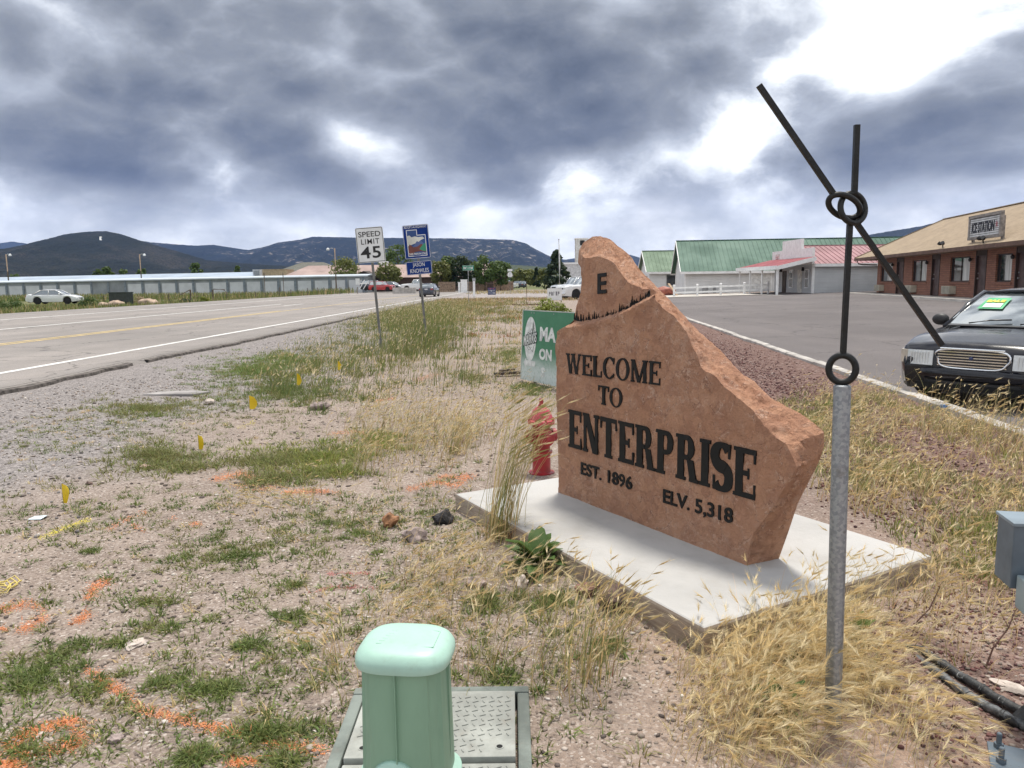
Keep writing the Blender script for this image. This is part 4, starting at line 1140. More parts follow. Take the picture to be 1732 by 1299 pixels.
        if detail == 0:
            hl = MB().box((min(sx * hw * 0.45, sx * hw * 0.80), yf - 0.12, nose - 0.12), (max(sx * hw * 0.45, sx * hw * 0.80), yf + 0.012, nose + 0.01)); hl.build('headlight', lamp_m, root, bevel=0.015)
            for dz in (0,):
                MB().beam((sx * (hw + 0.004), yrb + 0.5, belt - 0.1), (sx * (hw + 0.004), yrb + 0.62, belt - 0.1), 0.02, 0.025).build('door_handle', col, root)
    MB().box((-0.16, yr - 0.02, tail - 0.26), (0.16, yr + 0.02, tail - 0.12)).build('number_plate', plate_m, root)
    MB().box((-hw * 0.84, yr - 0.05, zb + 0.14), (hw * 0.84, yr + 0.06, zb + 0.34)).build('rear_bumper', col if kind != 'pickup' else chrome_m, root, bevel=0.03)
    if detail == 0:
        MB().box((-hw * 0.78, yf - 0.06, zb + 0.12), (hw * 0.78, yf + 0.05, zb + 0.32)).build('front_bumper', col if kind != 'pickup' else chrome_m, root, bevel=0.03)
        MB().box((-hw * 0.42, yf - 0.04, nose - 0.14), (hw * 0.42, yf + 0.014, nose - 0.0)).build('grille', trim_m, root)
    if kind == 'pickup':
        MB().box((-hw * 0.80, yr + 0.12, 0.6), (hw * 0.80, yrb - 0.12, tail + 0.012)).build('bed_liner', trim_m, root)
    return root


white_p = paint('white_car_paint', (0.74, 0.75, 0.75))
navy_p = paint('dark_slate_paint', (0.035, 0.042, 0.06), 0.4)
red_p = paint('red_car_paint', (0.40, 0.018, 0.02))
black_p = M('black_car_paint', (0.006, 0.0065, 0.011), 0.2, 0.0, var=0.03, vs=2, coat=0.25, spec=0.4)
silver_p = paint('silver_paint', (0.35, 0.36, 0.37), 0.6)


def ground_at(u, v, y):
    p = survey(u, v, y); return p


def place(u, y, z=None):
    p = survey(u, 480, y); zz = ZR if z is None else z
    return Vector((p.x, y, zz))


car('parked_car', 'white sedan parked on the far verge of the highway facing right', 'car', place(91, 76, -0.05), R(-83), 4.75, 1.78, 1.40, white_p, 0.90, 0.86, 0.98, 0.62, (-1.75, -1.0, 0.35, 1.15))
car('driving_car', 'dark slate sedan driving away along the highway past the blue signs', 'car', place(726, 86, ZR + 0.01), R(-3), 4.6, 1.78, 1.45, navy_p, 0.95, 0.85, 1.02, 0.62, (-1.75, -0.95, 0.35, 1.2))
car('red_suv', 'small red off road car parked beside the lodge across the highway', 'car', place(646, 128, 0.35), R(-105), 4.2, 1.75, 1.66, red_p, 1.05, 1.0, 1.05, 0.8, (-1.95, -1.75, 0.25, 0.75), kind='suv', wb=2.5)
car('dark_suv', 'dark coloured car parked behind the small red car', 'car', place(633, 134, 0.45), R(-100), 4.7, 1.85, 1.75, navy_p, 1.1, 1.05, 1.1, 0.8, (-2.2, -1.9, 0.45, 1.05), kind='suv')
car('grey_car', 'dull grey car parked just right of the small red car', 'car', place(662, 137, 0.45), R(-110), 4.7, 1.8, 1.5, silver_p, 0.95, 0.9, 1.0, 0.65)
car('white_pickup', 'white pickup truck parked beyond the concrete planter by the lodge', 'pickup truck', place(706, 132, 0.35), R(98), 5.6, 1.95, 1.9, white_p, 1.2, 1.12, 1.2, 0.95, (-0.75, -0.6, 0.55, 1.0), kind='pickup', wr=0.4, wb=3.5)
car('white_van', 'white van driving far down the highway near the wooden fence', 'van', place(826, 155, 0.1), R(2), 5.2, 1.95, 1.95, white_p, 1.2, 1.1, 1.2, 0.9, (-2.5, -2.3, 0.9, 1.7), kind='suv', wr=0.36)
car('far_truck', 'white truck parked beyond the street name sign far ahead', 'pickup truck', place(856, 180, 0.2), R(70), 5.6, 1.95, 1.9, white_p, 1.2, 1.12, 1.2, 0.95, (-0.75, -0.6, 0.55, 1.0), kind='pickup', wr=0.4, wb=3.5)
car('far_dark_car', 'dark car parked far ahead where the highway leaves the view', 'car', place(876, 190, 0.2), R(40), 4.8, 1.85, 1.7, navy_p, 1.05, 1.0, 1.05, 0.8, (-2.2, -1.9, 0.45, 1.05), kind='suv')
# pickups seen past the left edge of the sandstone
car('white_work_truck', 'white pickup truck partly hidden by the left edge of the sandstone sign', 'pickup truck', place(996, 68, 0.03), R(118), 5.9, 2.0, 1.92, white_p, 1.22, 1.15, 1.22, 0.98, (-0.75, -0.6, 0.55, 1.1), kind='pickup', wr=0.41, wb=3.7)
car('second_white_truck', 'silver white pickup truck parked behind the nearer white pickup', 'pickup truck', place(978, 82, 0.03), R(115), 5.9, 2.0, 1.98, M('silver_white_paint', (0.6, 0.62, 0.64), 0.3, 0.2, var=0.04, coat=0.8), 1.22, 1.15, 1.22, 0.98, (-0.75, -0.6, 0.55, 1.1), kind='pickup', wr=0.41, wb=3.7)

# ---- the black saloon for sale, nose to the kerb
CX, CY, CRZ = 5.55, 9.15, R(180 - 52)
cd = Vector((-math.sin(CRZ), math.cos(CRZ), 0))
Lc = 5.2
ctr = Vector((CX, CY, 0)) - cd * Lc / 2
vic = car('for_sale_car', 'black four door saloon with a chrome grille and a sale notice in its windscreen', 'car', (ctr.x, ctr.y, float(lot_z(CX + 1, CY)) + 0.0 - 0.02), CRZ, Lc, 1.98, 1.42, black_p, 0.93, 0.86, 0.98, 0.66,
          (-1.75, -1.0, 0.45, 1.25), wr=0.34, wb=2.9, wy=(1.62, -1.28), detail=1)
yf = Lc / 2; hw = 0.99
# grille: chrome surround and bars on a dark back
gb = MB(); GW, GZ0, GZ1 = 0.40, 0.50, 0.735
yg = yf + 0.005
out_ = []
for k in range(28):
    a = 2 * math.pi * k / 28; sx_ = math.copysign(abs(math.cos(a)) ** 0.45, math.cos(a)); sz_ = math.copysign(abs(math.sin(a)) ** 0.55, math.sin(a))
    out_.append((sx_ * (GW + (0.02 if sz_ > 0 else -0.02)), (GZ0 + GZ1) / 2 + sz_ * (GZ1 - GZ0) / 2))
MB().prism([(-p[0], p[1]) for p in out_], (0, yf - 0.06, 0), (-1, 0, 0), (0, 0, 1), 0.072).build('grille_back', trim_m, vic)
sur = MB().tube([(p[0], yg + 0.012, p[1]) for p in out_] + [(out_[0][0], yg + 0.012, out_[0][1])], 0.014, 8, cap=False).build('grille_surround', chrome_m, vic, smooth=True)
for k in range(6):
    z = GZ0 + 0.033 + k * (GZ1 - GZ0 - 0.05) / 5.5
    MB().box((-GW + 0.015, yf + 0.012, z - 0.006), (GW - 0.015, yf + 0.024, z + 0.006)).build('grille_bar', chrome_m, vic)
MB().box((-GW * 0.9, yf + 0.0, GZ1 - 0.012), (GW * 0.9, yf + 0.03, GZ1 + 0.016)).build('grille_top', chrome_m, vic, bevel=0.01)
MB().lathe([(0.0, 0.0), (0.026, 0.0), (0.022, 0.008), (0, 0.010)], 16, (0, yf + 0.022, 0.63), (0, 1, 0)).build('badge', M('badge_blue', (0.08, 0.1, 0.2), 0.2, 0.6), vic)
for sx in (-1, 1):
    # headlight: main lens wrapping round the corner, with a side marker
    h0 = []
    for (x, y) in ((0.445, yf + 0.020), (0.62, yf + 0.014), (0.765, yf - 0.006)):
        h0.append((x, y))
    v_ = []
    for x, y in h0: v_ += [(sx * x, y, 0.52), (sx * x, y - 0.02, 0.70), (sx * x, y - 0.16, 0.70), (sx * x, y - 0.16, 0.52)]
    f_ = []
    for i in range(2):
        for j in range(4): f_.append((i * 4 + j, i * 4 + (j + 1) % 4, i * 4 + 4 + (j + 1) % 4, i * 4 + 4 + j))
    f_ += [(3, 2, 1, 0), (8, 9, 10, 11)]
    if sx < 0: f_ = [tuple(reversed(q)) for q in f_]
    hl = MB().add(v_, f_).build('headlight', lamp_m, vic)
    rbm = MB()
    for q in range(7): rbm.box((min(sx * (0.50 + q * 0.035), sx * (0.505 + q * 0.035)), yf - 0.05, 0.54), (max(sx * (0.50 + q * 0.035), sx * (0.505 + q * 0.035)), yf + 0.021 - max(0, q - 3) * 0.004, 0.68))
    rbm.build('lens_ribs', M('lens_rib', (0.75, 0.76, 0.75), 0.2, spec=0.8), hl, kind='stuff')
    v_ = []
    for x, y in ((0.775, yf - 0.006), (0.885, yf - 0.095), (0.925, yf - 0.25)): v_ += [(sx * x, y, 0.53), (sx * x, y - 0.01, 0.695), (sx * (x - 0.12), y - 0.12, 0.695), (sx * (x - 0.12), y - 0.12, 0.53)]
    f_ = [(i * 4 + j, i * 4 + (j + 1) % 4, i * 4 + 4 + (j + 1) % 4, i * 4 + 4 + j) for i in range(2) for j in range(4)] + [(3, 2, 1, 0), (8, 9, 10, 11)]
    if sx < 0: f_ = [tuple(reversed(q)) for q in f_]
    MB().add(v_, f_).build('side_marker', M('marker_lens', (0.55, 0.50, 0.42), 0.2, spec=0.9), vic)
# front bumper: painted upper edge, black lower cover
def bumper(z0, z1, push, mt, name, dz=0.03):
    v_ = []; N_ = 20
    for i in range(N_ + 1):
        s_ = -1 + 2 * i / N_; x = s_ * 0.985; y = yf + push - 0.48 * abs(s_) ** 3.6
        v_ += [(x, y - 0.02, z0), (x, y, z0 + dz), (x, y, z1 - dz), (x, y - 0.035, z1), (x * 0.97, y - 0.22, z1 - 0.005), (x * 0.97, y - 0.22, z0)]
    f_ = [(i * 6 + j, i * 6 + (j + 1) % 6, i * 6 + 6 + (j + 1) % 6, i * 6 + 6 + j) for i in range(N_) for j in range(6)] + [(5, 4, 3, 2, 1, 0), tuple(N_ * 6 + j for j in range(6))]
    f_ = [tuple(reversed(q)) for q in f_]
    return MB().add(v_, f_).build(name, mt, vic, smooth=True, auto=50)
bumper(0.36, 0.50, 0.075, black_p, 'bumper')
bumper(0.20, 0.357, 0.055, trim_m, 'lower_bumper', 0.02)
MB().box((-0.62, yf - 0.02, 0.24), (0.62, yf + 0.062, 0.31)).build('air_intake', M('intake_black', (0.004, 0.004, 0.004), 0.9), vic)
# hood edges, wipers, sale notice
hl_ = MB()
for sx in (-1, 1): hl_.tube([(sx * 0.60, yf - 0.14, 0.765), (sx * 0.70, yf - 0.7, 0.872), (sx * 0.80, 1.35, 0.945)], 0.008, 5)
hl_.build('bonnet_edge', M('gap_black', (0.005, 0.005, 0.006), 0.6), vic, kind='stuff')
MB().add([(-0.80, 1.30, 0.955), (0.80, 1.30, 0.955), (0.74, 1.52, 0.956), (-0.74, 1.52, 0.956), (-0.80, 1.30, 0.975), (0.80, 1.30, 0.975), (0.74, 1.52, 0.965), (-0.74, 1.52, 0.965)],
         [(3, 2, 1, 0), (4, 5, 6, 7), (0, 1, 5, 4), (1, 2, 6, 5), (2, 3, 7, 6), (3, 0, 4, 7)]).build('cowl', trim_m, vic)
def wind(s_, t_, off=0.0):
    """a point on the windscreen: s across -1..1, t up 0..1"""
    w_ = 0.99 * 0.885 + (0.99 * 0.70 - 0.99 * 0.885) * t_
    return Vector((s_ * w_, 1.25 + (0.45 - 1.25) * t_ + 0.14 * (1 - s_ * s_) + off, 0.95 + (1.42 - 0.03 - 0.95) * t_ + 0.03 * math.sin(math.pi * t_) + off))
for s0, s1 in ((0.62, 0.05), (-0.1, -0.7)):
    wp = MB(); wp.tube([wind(s0, 0.02, 0.03), wind((s0 + s1) / 2, 0.10, 0.03), wind(s1, 0.13, 0.025)], 0.011, 6); wp.build('wiper', black_m, vic, smooth=True)
# notice: green card with yellow band and white field, on the car's right side of the glass
def card(s0, s1, t0, t1, mt, name, off, parent):
    v_ = []
    for i in range(5):
        for j in range(3): v_.append(wind(s0 + (s1 - s0) * i / 4, t0 + (t1 - t0) * j / 2, off))
    f_ = [(i * 3 + j, i * 3 + 3 + j, i * 3 + 4 + j, i * 3 + 1 + j) for i in range(4) for j in range(2)]
    if s1 < s0: f_ = [tuple(reversed(q)) for q in f_]
    return MB().add(v_, f_).build(name, mt, parent)
sn = thing('sale_notice', 'green and white sale notice with yellow lettering in the black saloon windscreen', 'notice', vic.location, CRZ)
card(0.32, 0.74, 0.42, 0.76, M('notice_green', (0.05, 0.42, 0.17), 0.5), 'card', 0.012, sn)
card(0.37, 0.67, 0.455, 0.575, M('notice_white', (0.78, 0.80, 0.78), 0.5), 'price_field', 0.016, sn)
p0 = wind(0.53, 0.61, 0.017); axn = (wind(0.34, 0.62, 0) - wind(0.74, 0.62, 0)).normalized(); ayn = (wind(0.54, 0.8, 0) - wind(0.54, 0.6, 0)).normalized()
text_mesh('lettering', 'SALE', 0.085, M('notice_yellow', (0.70, 0.62, 0.05), 0.5), sn, p0, axn, ayn, 0.003, width=0.25, bold=0.006)

# ================================================================ TREES, POLES AND SMALL THINGS IN THE DISTANCE
def leaf_mat(name, c1, c2, sc=0.6, trans=0.25):
    if name in MATS: return MATS[name]
    m, t, b, out = new_mat(name)
    vec = t.node('ShaderNodeTexCoord').outputs['Object']
    n = t.noise(vec, sc, 5, 0.7)
    c = t.mix(t.smooth(n, 0.3, 0.7), c1, c2)
    t.l.new(c, b.inputs['Base Color']); b.inputs['Roughness'].default_value = 0.6; b.inputs['Specular IOR Level'].default_value = 0.3
    tr = t.node('ShaderNodeBsdfTranslucent'); t.l.new(t.mix(0.5, c, (0.16, 0.20, 0.03)), tr.inputs[0])
    mx = t.node('ShaderNodeMixShader'); mx.inputs[0].default_value = trans
    t.l.new(b.outputs[0], mx.inputs[1]); t.l.new(tr.outputs[0], mx.inputs[2]); t.l.new(mx.outputs[0], out.inputs[0])
    MATS[name] = m
    return m


lf_green = leaf_mat('leaf_green', (0.055, 0.10, 0.025), (0.085, 0.135, 0.035))
lf_olive = leaf_mat('leaf_olive', (0.12, 0.14, 0.035), (0.16, 0.165, 0.05))
lf_ever = leaf_mat('needle_dark', (0.018, 0.036, 0.018), (0.03, 0.052, 0.026))
lf_yellow = leaf_mat('leaf_yellow', (0.22, 0.24, 0.03), (0.15, 0.19, 0.04))
lf_sage = leaf_mat('leaf_sage', (0.10, 0.12, 0.065), (0.14, 0.15, 0.085))
bark_m = M('bark', (0.11, 0.085, 0.065), 0.95, var=0.2, vs=8, bump=0.5, bs=30)


def leaf_cards(cent, nor, size, rng):
    """one bent leaf-cluster face per centre"""
    n = len(cent)
    a = rng.normal(size=(n, 3)); a -= nor * (a * nor).sum(1, keepdims=True); a /= np.linalg.norm(a, axis=1, keepdims=True) + 1e-9
    b = np.cross(nor, a)
    s = size * rng.uniform(0.6, 1.3, (n, 1))
    k = rng.uniform(0.45, 0.9, (n, 1))
    P = [cent - a * s, cent - b * s * k + nor * s * 0.15, cent + a * s * rng.uniform(0.7, 1.2, (n, 1)), cent + b * s * k - nor * s * 0.1]
    return np.stack(P, 1).reshape(-1, 3), np.arange(4 * n).reshape(n, 4)


def crown_points(w, h0, h1, rng, n, nclump, conical=False, open_=0.0):
    """leaf positions in clumps through an uneven crown"""
    C = []; Rr = []
    for k in range(nclump):
        if conical:
            t_ = rng.uniform(0, 1) ** 1.15; rad = (1 - t_) * 0.92 + 0.05
            a = rng.uniform(0, 2 * np.pi); q = np.sqrt(rng.uniform(0.25, 1)) * rad
            C.append((q * np.cos(a) * w / 2, q * np.sin(a) * w / 2, h0 + (h1 - h0) * (t_ * 0.97))); Rr.append(w * 0.16 * (0.35 + 0.8 * (1 - t_)))
        else:
            a = rng.uniform(0, 2 * np.pi); zz_ = rng.uniform(-1, 1); rr = (rng.uniform(0.15, 1) ** 0.5) * math.sqrt(max(0, 1 - zz_ * zz_ * 0.9)) * 0.80
            C.append((rr * np.cos(a) * w / 2, rr * np.sin(a) * w / 2, (h0 + h1) / 2 + zz_ * (h1 - h0) / 2 * 0.82)); Rr.append(w * rng.uniform(0.13, 0.24))
    C = np.array(C); Rr = np.array(Rr)
    pick = rng.integers(0, nclump, n)
    d = rng.normal(size=(n, 3)); d /= np.linalg.norm(d, axis=1, keepdims=True)
    r = rng.uniform(0.35, 1.05, (n, 1)) ** 0.6
    sq = np.array([1, 1, 0.55 if conical else 0.8])
    P = C[pick] + d * r * Rr[pick][:, None] * sq
    nn = d + rng.normal(size=(n, 3)) * 0.5 + np.array([0, 0, 0.35]); nn /= np.linalg.norm(nn, axis=1, keepdims=True)
    return P, nn, C


def tree(name, label, cat, loc, h, w, mt, seed, n=1800, leaf=0.22, bole=0.22, conical=False, nclump=30, group=None, multi=False):
    rng = np.random.default_rng(seed)
    root = thing(name, label, cat, loc, 0, group)
    P, nn, C = crown_points(w, h * bole, h, rng, n, nclump, conical)
    V_, F_ = leaf_cards(P, nn, leaf, rng)
    np_mesh('crown', V_, F_, None, mt, parent=root)
    tb_ = MB()
    r0 = max(0.05, h * 0.028)
    if conical: tb_.tube([(0, 0, -0.2), (0, 0, h * 0.5), (0, 0, h * 0.95)], [r0, r0 * 0.6, 0.02], 8)
    else:
        tb_.tube([(0, 0, -0.2), (0.02 * h, 0, h * bole), (0, 0.02 * h, h * 0.62), (0.01 * h, 0, h * 0.85)], [r0, r0 * 0.75, r0 * 0.45, r0 * 0.15], 8)
        for k in range(min(7, nclump)):
            c = C[k]; z0 = h * (bole + 0.05 + 0.03 * k)
            tb_.tube([(0.015 * h, 0, z0), (c[0] * 0.5, c[1] * 0.5, (z0 + c[2]) / 2 + 0.03 * h), tuple(c)], [r0 * 0.4, r0 * 0.25, r0 * 0.08], 5)
    tb_.build('trunk', bark_m, root, smooth=True)
    return root


def tree_at(u, vtop, Y, wpx, mt, label, seed, z=0.3, conical=False, n=1800, name='tree', cat='tree', bole=0.2, leaf=None, group=None, nclump=30):
    p = survey(u, vtop, Y); h = p.z - z
    return tree(name, label, cat, (p.x, Y, z), h, wpx / 1290 * Y, mt, seed, n, leaf or max(0.10, Y * 0.0016), bole, conical, nclump, group)


G1 = 'trees behind the lodge and storage units'
tree_at(583, 437, 146, 58, lf_olive, 'round olive green tree over the end of the storage units', 1, bole=0.15, group=G1, z=0.6)
tree_at(672, 412, 185, 66, lf_green, 'large pale green tree behind the lodge roof between the two road signs', 2, bole=0.1, group=G1, z=0.8)
tree_at(657, 446, 144, 46, lf_olive, 'small olive tree in front of the lodge beside the white speed sign post', 3, bole=0.2, group=G1, z=0.6)
tree_at(744, 440, 137, 40, lf_olive, 'olive green tree at the right end of the lodge roof', 4, bole=0.15, group=G1, z=0.5)
tree_at(757, 432, 139, 30, lf_green, 'slim green tree just right of the blue highway signs', 5, bole=0.1, group=G1, z=0.5)
tree_at(776, 433, 138, 46, lf_ever, 'dark evergreen left of the green street name sign', 6, bole=0.05, group=G1, z=0.5, n=2200)
tree_at(795, 440, 142, 44, lf_ever, 'dark evergreen directly behind the green street name sign', 7, bole=0.05, group=G1, z=0.5, n=2200)
tree_at(819, 431, 136, 46, lf_green, 'tall full green tree just right of the street name sign', 8, bole=0.12, group=G1, z=0.4, n=2400)
tree_at(846, 442, 140, 40, lf_green, 'shorter green tree beside the tall full one at the bend', 9, bole=0.12, group=G1, z=0.4, n=2000)
G2 = 'trees far down the highway'
tree_at(882, 455, 210, 34, lf_olive, 'pale olive tree far down the road left of the dark conifer', 10, bole=0.1, group=G2, z=0.5)
tree_at(896, 456, 225, 26, lf_olive, 'small olive tree behind the small narrow conifer', 11, bole=0.1, group=G2, z=0.5)
tree_at(907, 451, 195, 13, lf_ever, 'small narrow dark conifer left of the big evergreen', 12, bole=0.03, conical=True, group=G2, z=0.5)
tree_at(920, 455, 215, 26, lf_olive, 'pale green tree behind the left side of the big evergreen', 13, bole=0.1, group=G2, z=0.5)
tree_at(865, 461, 250, 26, lf_green, 'low dark tree where the highway disappears', 14, bole=0.1, group=G2, z=0.6)
tree_at(941, 421, 118, 54, lf_ever, 'big dark evergreen behind the flagpole left of the sandstone', 15, conical=True, bole=0.06, n=4200, z=0.3, nclump=70, leaf=0.2)
tree_at(1090, 455, 130, 26, lf_ever, 'dark bush tree seen left of the pale green roof', 16, bole=0.05, z=0.3)
G3 = 'treetops behind the storage sheds'
for i, (u, vt, w_, lb) in enumerate(((165, 452, 16, 'left of the pair of dark treetops'), (180, 450, 20, 'right of the pair of dark treetops'), (208, 455, 18, 'a lone dark treetop left of the middle light pole'), (239, 452, 20, 'dark treetop right behind the middle light pole'), (331, 443, 20, 'brighter pointed treetop above the shed roof'), (402, 448, 12, 'tiny treetop near the rooftop cooler'), (27, 464, 26, 'low treetop beside the leftmost light pole'))):
    tree_at(u, vt, 185, w_, lf_green, 'treetop behind the storage sheds, ' + lb, 30 + i, bole=0.25, group=G3, z=0.5, n=900)


def bush(name, label, cat, u, v, Y, w, h, mt, seed, n=900, leaf=0.07, group=None):
    rng = np.random.default_rng(seed); p = survey(u, v, Y); z = gz1(p.x, Y)
    root = thing(name, label, cat, (p.x, Y, z), 0, group)
    P, nn, C = crown_points(w, 0.02, h, rng, n, 16)
    V_, F_ = leaf_cards(P, nn, leaf, rng)
    np_mesh('foliage', V_, F_, None, mt, parent=root)
    sb_ = MB()
    for k in range(6): sb_.tube([(0, 0, -0.05), tuple(C[k] * 0.5), tuple(C[k])], [0.03, 0.02, 0.008], 5)
    sb_.build('stem', bark_m, root)
    return root


bush('bush', 'dark green bush at the left edge beyond the highway', 'bush', 14, 510, 72, 2.6, 1.15, lf_green, 51, 1200)
bush('bush', 'dark green bush beside the nose of the parked white car', 'bush', 150, 505, 75, 2.0, 1.0, lf_green, 52, 1000)
bush('bush', 'low dark bush by the leaning fence brace', 'bush', 311, 505, 76, 1.2, 0.5, lf_ever, 53, 600)
bush('yellow_bush', 'bright yellow green bush beyond the highway', 'bush', 343, 503, 76, 1.1, 0.5, lf_yellow, 54, 600)
bush('tumbleweed', 'tan dry bush beside the dark steel box', 'bush', 238, 498, 77, 1.7, 1.05, leaf_mat('dry_tan', (0.40, 0.30, 0.20), (0.32, 0.24, 0.15)), 55, 1200, 0.05)
bush('weed_bush', 'yellow green weedy bush above the green and white roadside sign', 'bush', 932, 515, 26, 1.5, 0.85, lf_yellow, 56, 4200, 0.04)

# light poles
def light_pole(u, vt, Y, arm, label, z=0.3):
    p = survey(u, vt, Y); h = p.z - z
    r = thing('light_pole', label, 'light pole', (p.x, Y, z), 0, 'wooden poles with security lights')
    MB().tube([(0, 0, -0.3), (0, 0, h)], [0.16, 0.11], 8).build('pole', M('pole_wood', (0.26, 0.20, 0.15), 0.9), r, smooth=True)
    ar = MB().tube([(0, 0, h - 0.25), (arm * 0.5, -0.1, h + 0.05), (arm, -0.15, h - 0.02)], 0.05, 6).build('arm', M('arm_grey', (0.4, 0.4, 0.4), 0.5), r, smooth=True)
    MB().lathe([(0.05, 0.15), (0.22, 0.02), (0.28, -0.22), (0.20, -0.3)], 12, (arm * 1.25, -0.15, h - 0.05)).build('lamp_head', M('lamp_white', (0.8, 0.82, 0.84), 0.4), r, smooth=True)


light_pole(10, 430, 150, 0.7, 'light pole at the far left edge above the storage roof')
light_pole(236, 430, 150, 0.8, 'light pole in the middle of the storage roof line')
light_pole(566, 420, 133, -0.9, 'tall brown light pole at the right end of the storage units')

# things on the far verge
rock_tan = M('tan_boulder', (0.44, 0.33, 0.25), 0.95, var=0.2, vs=2.5, bump=0.8, bs=12)
for i, (u, v, w_, h_, lb) in enumerate(((175, 512, 0.55, 0.36, 'small tan boulder left of the dark steel box'), (197, 511, 0.85, 0.52, 'grey tan boulder touching the dark steel box'), (251, 508, 1.0, 0.6, 'large orange tan boulder right of the dark steel box'))):
    p = survey(u, v, 74.5); z = gz1(p.x, 74.5)
    o = MB().blob((0, 0, h_ * 0.45), (w_, w_ * 0.7, h_), 3, 0.25, i + 3).build('boulder', rock_tan, smooth=True)
    o.location = (p.x, 74.5, z); tag(o, lb, 'boulder', 'boulders beyond the highway')
p = survey(205, 505, 75.5)
db = thing('steel_box', 'dark green steel box standing among boulders beyond the highway', 'utility box', (p.x, 75.5, gz1(p.x, 75.5)), R(-6))
MB().box((-0.95, -0.5, -0.1), (0.95, 0.5, 1.45)).build('cabinet', M('dark_green_steel', (0.025, 0.035, 0.03), 0.6), db, bevel=0.02)
MB().box((-1.0, -0.55, 1.452), (1.0, 0.55, 1.52)).build('lid', M('dark_green_steel', (0.025, 0.035, 0.03), 0.6), db)
fence_wood = M('grey_fence_wood', (0.17, 0.135, 0.11), 0.95, var=0.2, vs=5)
wf = thing('wire_fence', 'old post and wire fence with timber braces along the field', 'fence', (0, 0, 0))
prev = None
for i, u in enumerate((110, 175, 285, 322, 360, 383, 432, 470, 492, 520, 537, 548, 560, 575, 590, 605)):
    Yf = 77.5 + (u - 100) * 0.085
    p = survey(u, 500, Yf); z = gz1(p.x, Yf); tall = u in (322, 360)
    h_ = 1.55 if tall else 1.15
    MB().tube([(p.x, Yf, z - 0.1), (p.x + 0.03, Yf, z + h_)], 0.11 if tall else 0.055, 6).build('fence_post', fence_wood, wf)
    if prev is not None:
        w_ = MB()
        for hh_ in (0.35, 0.7, 1.0): w_.tube([(prev[0], prev[1], prev[2] + hh_), (p.x, Yf, z + hh_)], 0.008, 4)
        w_.build('wire', M('wire_grey', (0.25, 0.24, 0.23), 0.5, 0.6), wf, kind='stuff')
    prev = (p.x, Yf, z)
def brace(u0, v0, u1, v1, Y):
    a = survey(u0, v0, Y); c = survey(u1, v1, Y); MB().tube([a, c], 0.07, 6).build('brace', fence_wood, wf)
brace(304, 499, 322, 490, 95.5); brace(361, 489, 380, 490, 99.2); brace(378, 490, 384, 496, 99.2)
for (u, v0, v1) in ((448, 461, 490), (480, 461, 492), (473, 486, 497)):
    p = survey(u, v1, 108); q = survey(u, v0, 108)
    o = MB().tube([(0, 0, -0.3), (0, 0, q.z - gz1(p.x, 108))], 0.06, 6).build('marker_post', fence_wood); o.location = (p.x, 108, gz1(p.x, 108))
    tag(o, {448: 'tall thin dark post in front of the tan block', 480: 'tall thin dark post right of the one before the tan block', 473: 'short thick dark post in the far grass'}[u], 'post', 'dark posts in the far field')
# white crossed timbers, planter, picket fence
pl = thing('barrier_timbers', 'white timbers leaning crossed at the end of the storage units', 'barrier', survey(614, 489, 128))
for a, c in (((-0.6, 0, 0), (0.3, 0, 1.5)), ((0.0, 0.3, 0), (0.9, 0.3, 1.4)), ((-0.9, 0.4, 0.9), (0.8, 0.4, 1.0))): MB().beam(a, c, 0.16, 0.12).build('timber', white_trim, pl)
p = survey(684, 486, 118)
o = MB().box((-1.75, -0.6, -0.6), (1.75, 0.6, 0.75)).build('concrete_planter', conc, bevel=0.05); o.location = (p.x, 118, 0.2)
tag(o, 'low grey concrete block between the red car and the white pickup', 'planter')
pf_ = thing('picket_fence', 'brown wooden picket fence beyond the highway under the dark trees', 'fence', (0, 0, 0))
a = survey(742, 486, 128); c = survey(868, 482, 150)
npk = 130
for i in range(npk):
    t_ = i / (npk - 1); x = a.x + (c.x - a.x) * t_; y = a.y + (c.y - a.y) * t_
    if 0.20 < t_ < 0.26 or 0.62 < t_ < 0.7: continue
    MB().box((x - 0.05, y - 0.012, -0.1), (x + 0.05, y + 0.012, 1.75 + 0.06 * math.sin(i * 2.1))).build('picket', M('picket_brown', (0.34, 0.25, 0.18), 0.9, var=0.2), pf_)
for h_ in (0.5, 1.4): MB().beam((a.x, a.y + 0.05, h_), (c.x, c.y + 0.05, h_), 0.05, 0.09).build('rail', fence_wood, pf_)
for (u, w_, h_, lb, nm) in ((777, 0.35, 1.5, 'short white post box in front of the picket fence', 'white_post'), (785, 1.0, 1.9, 'white square cabinet standing in front of the picket fence', 'white_cabinet')):
    p = survey(u, 486, 122); o = thing(nm, lb, 'utility box', (p.x, 122, 0.1))
    MB().box((-w_ / 2, -0.3, -0.2), (w_ / 2, 0.3, h_)).build('cabinet', white_trim, o, bevel=0.03); MB().box((-w_ / 2 - 0.05, -0.35, h_ + 0.001), (w_ / 2 + 0.05, 0.35, h_ + 0.1)).build('lid', white_trim, o)

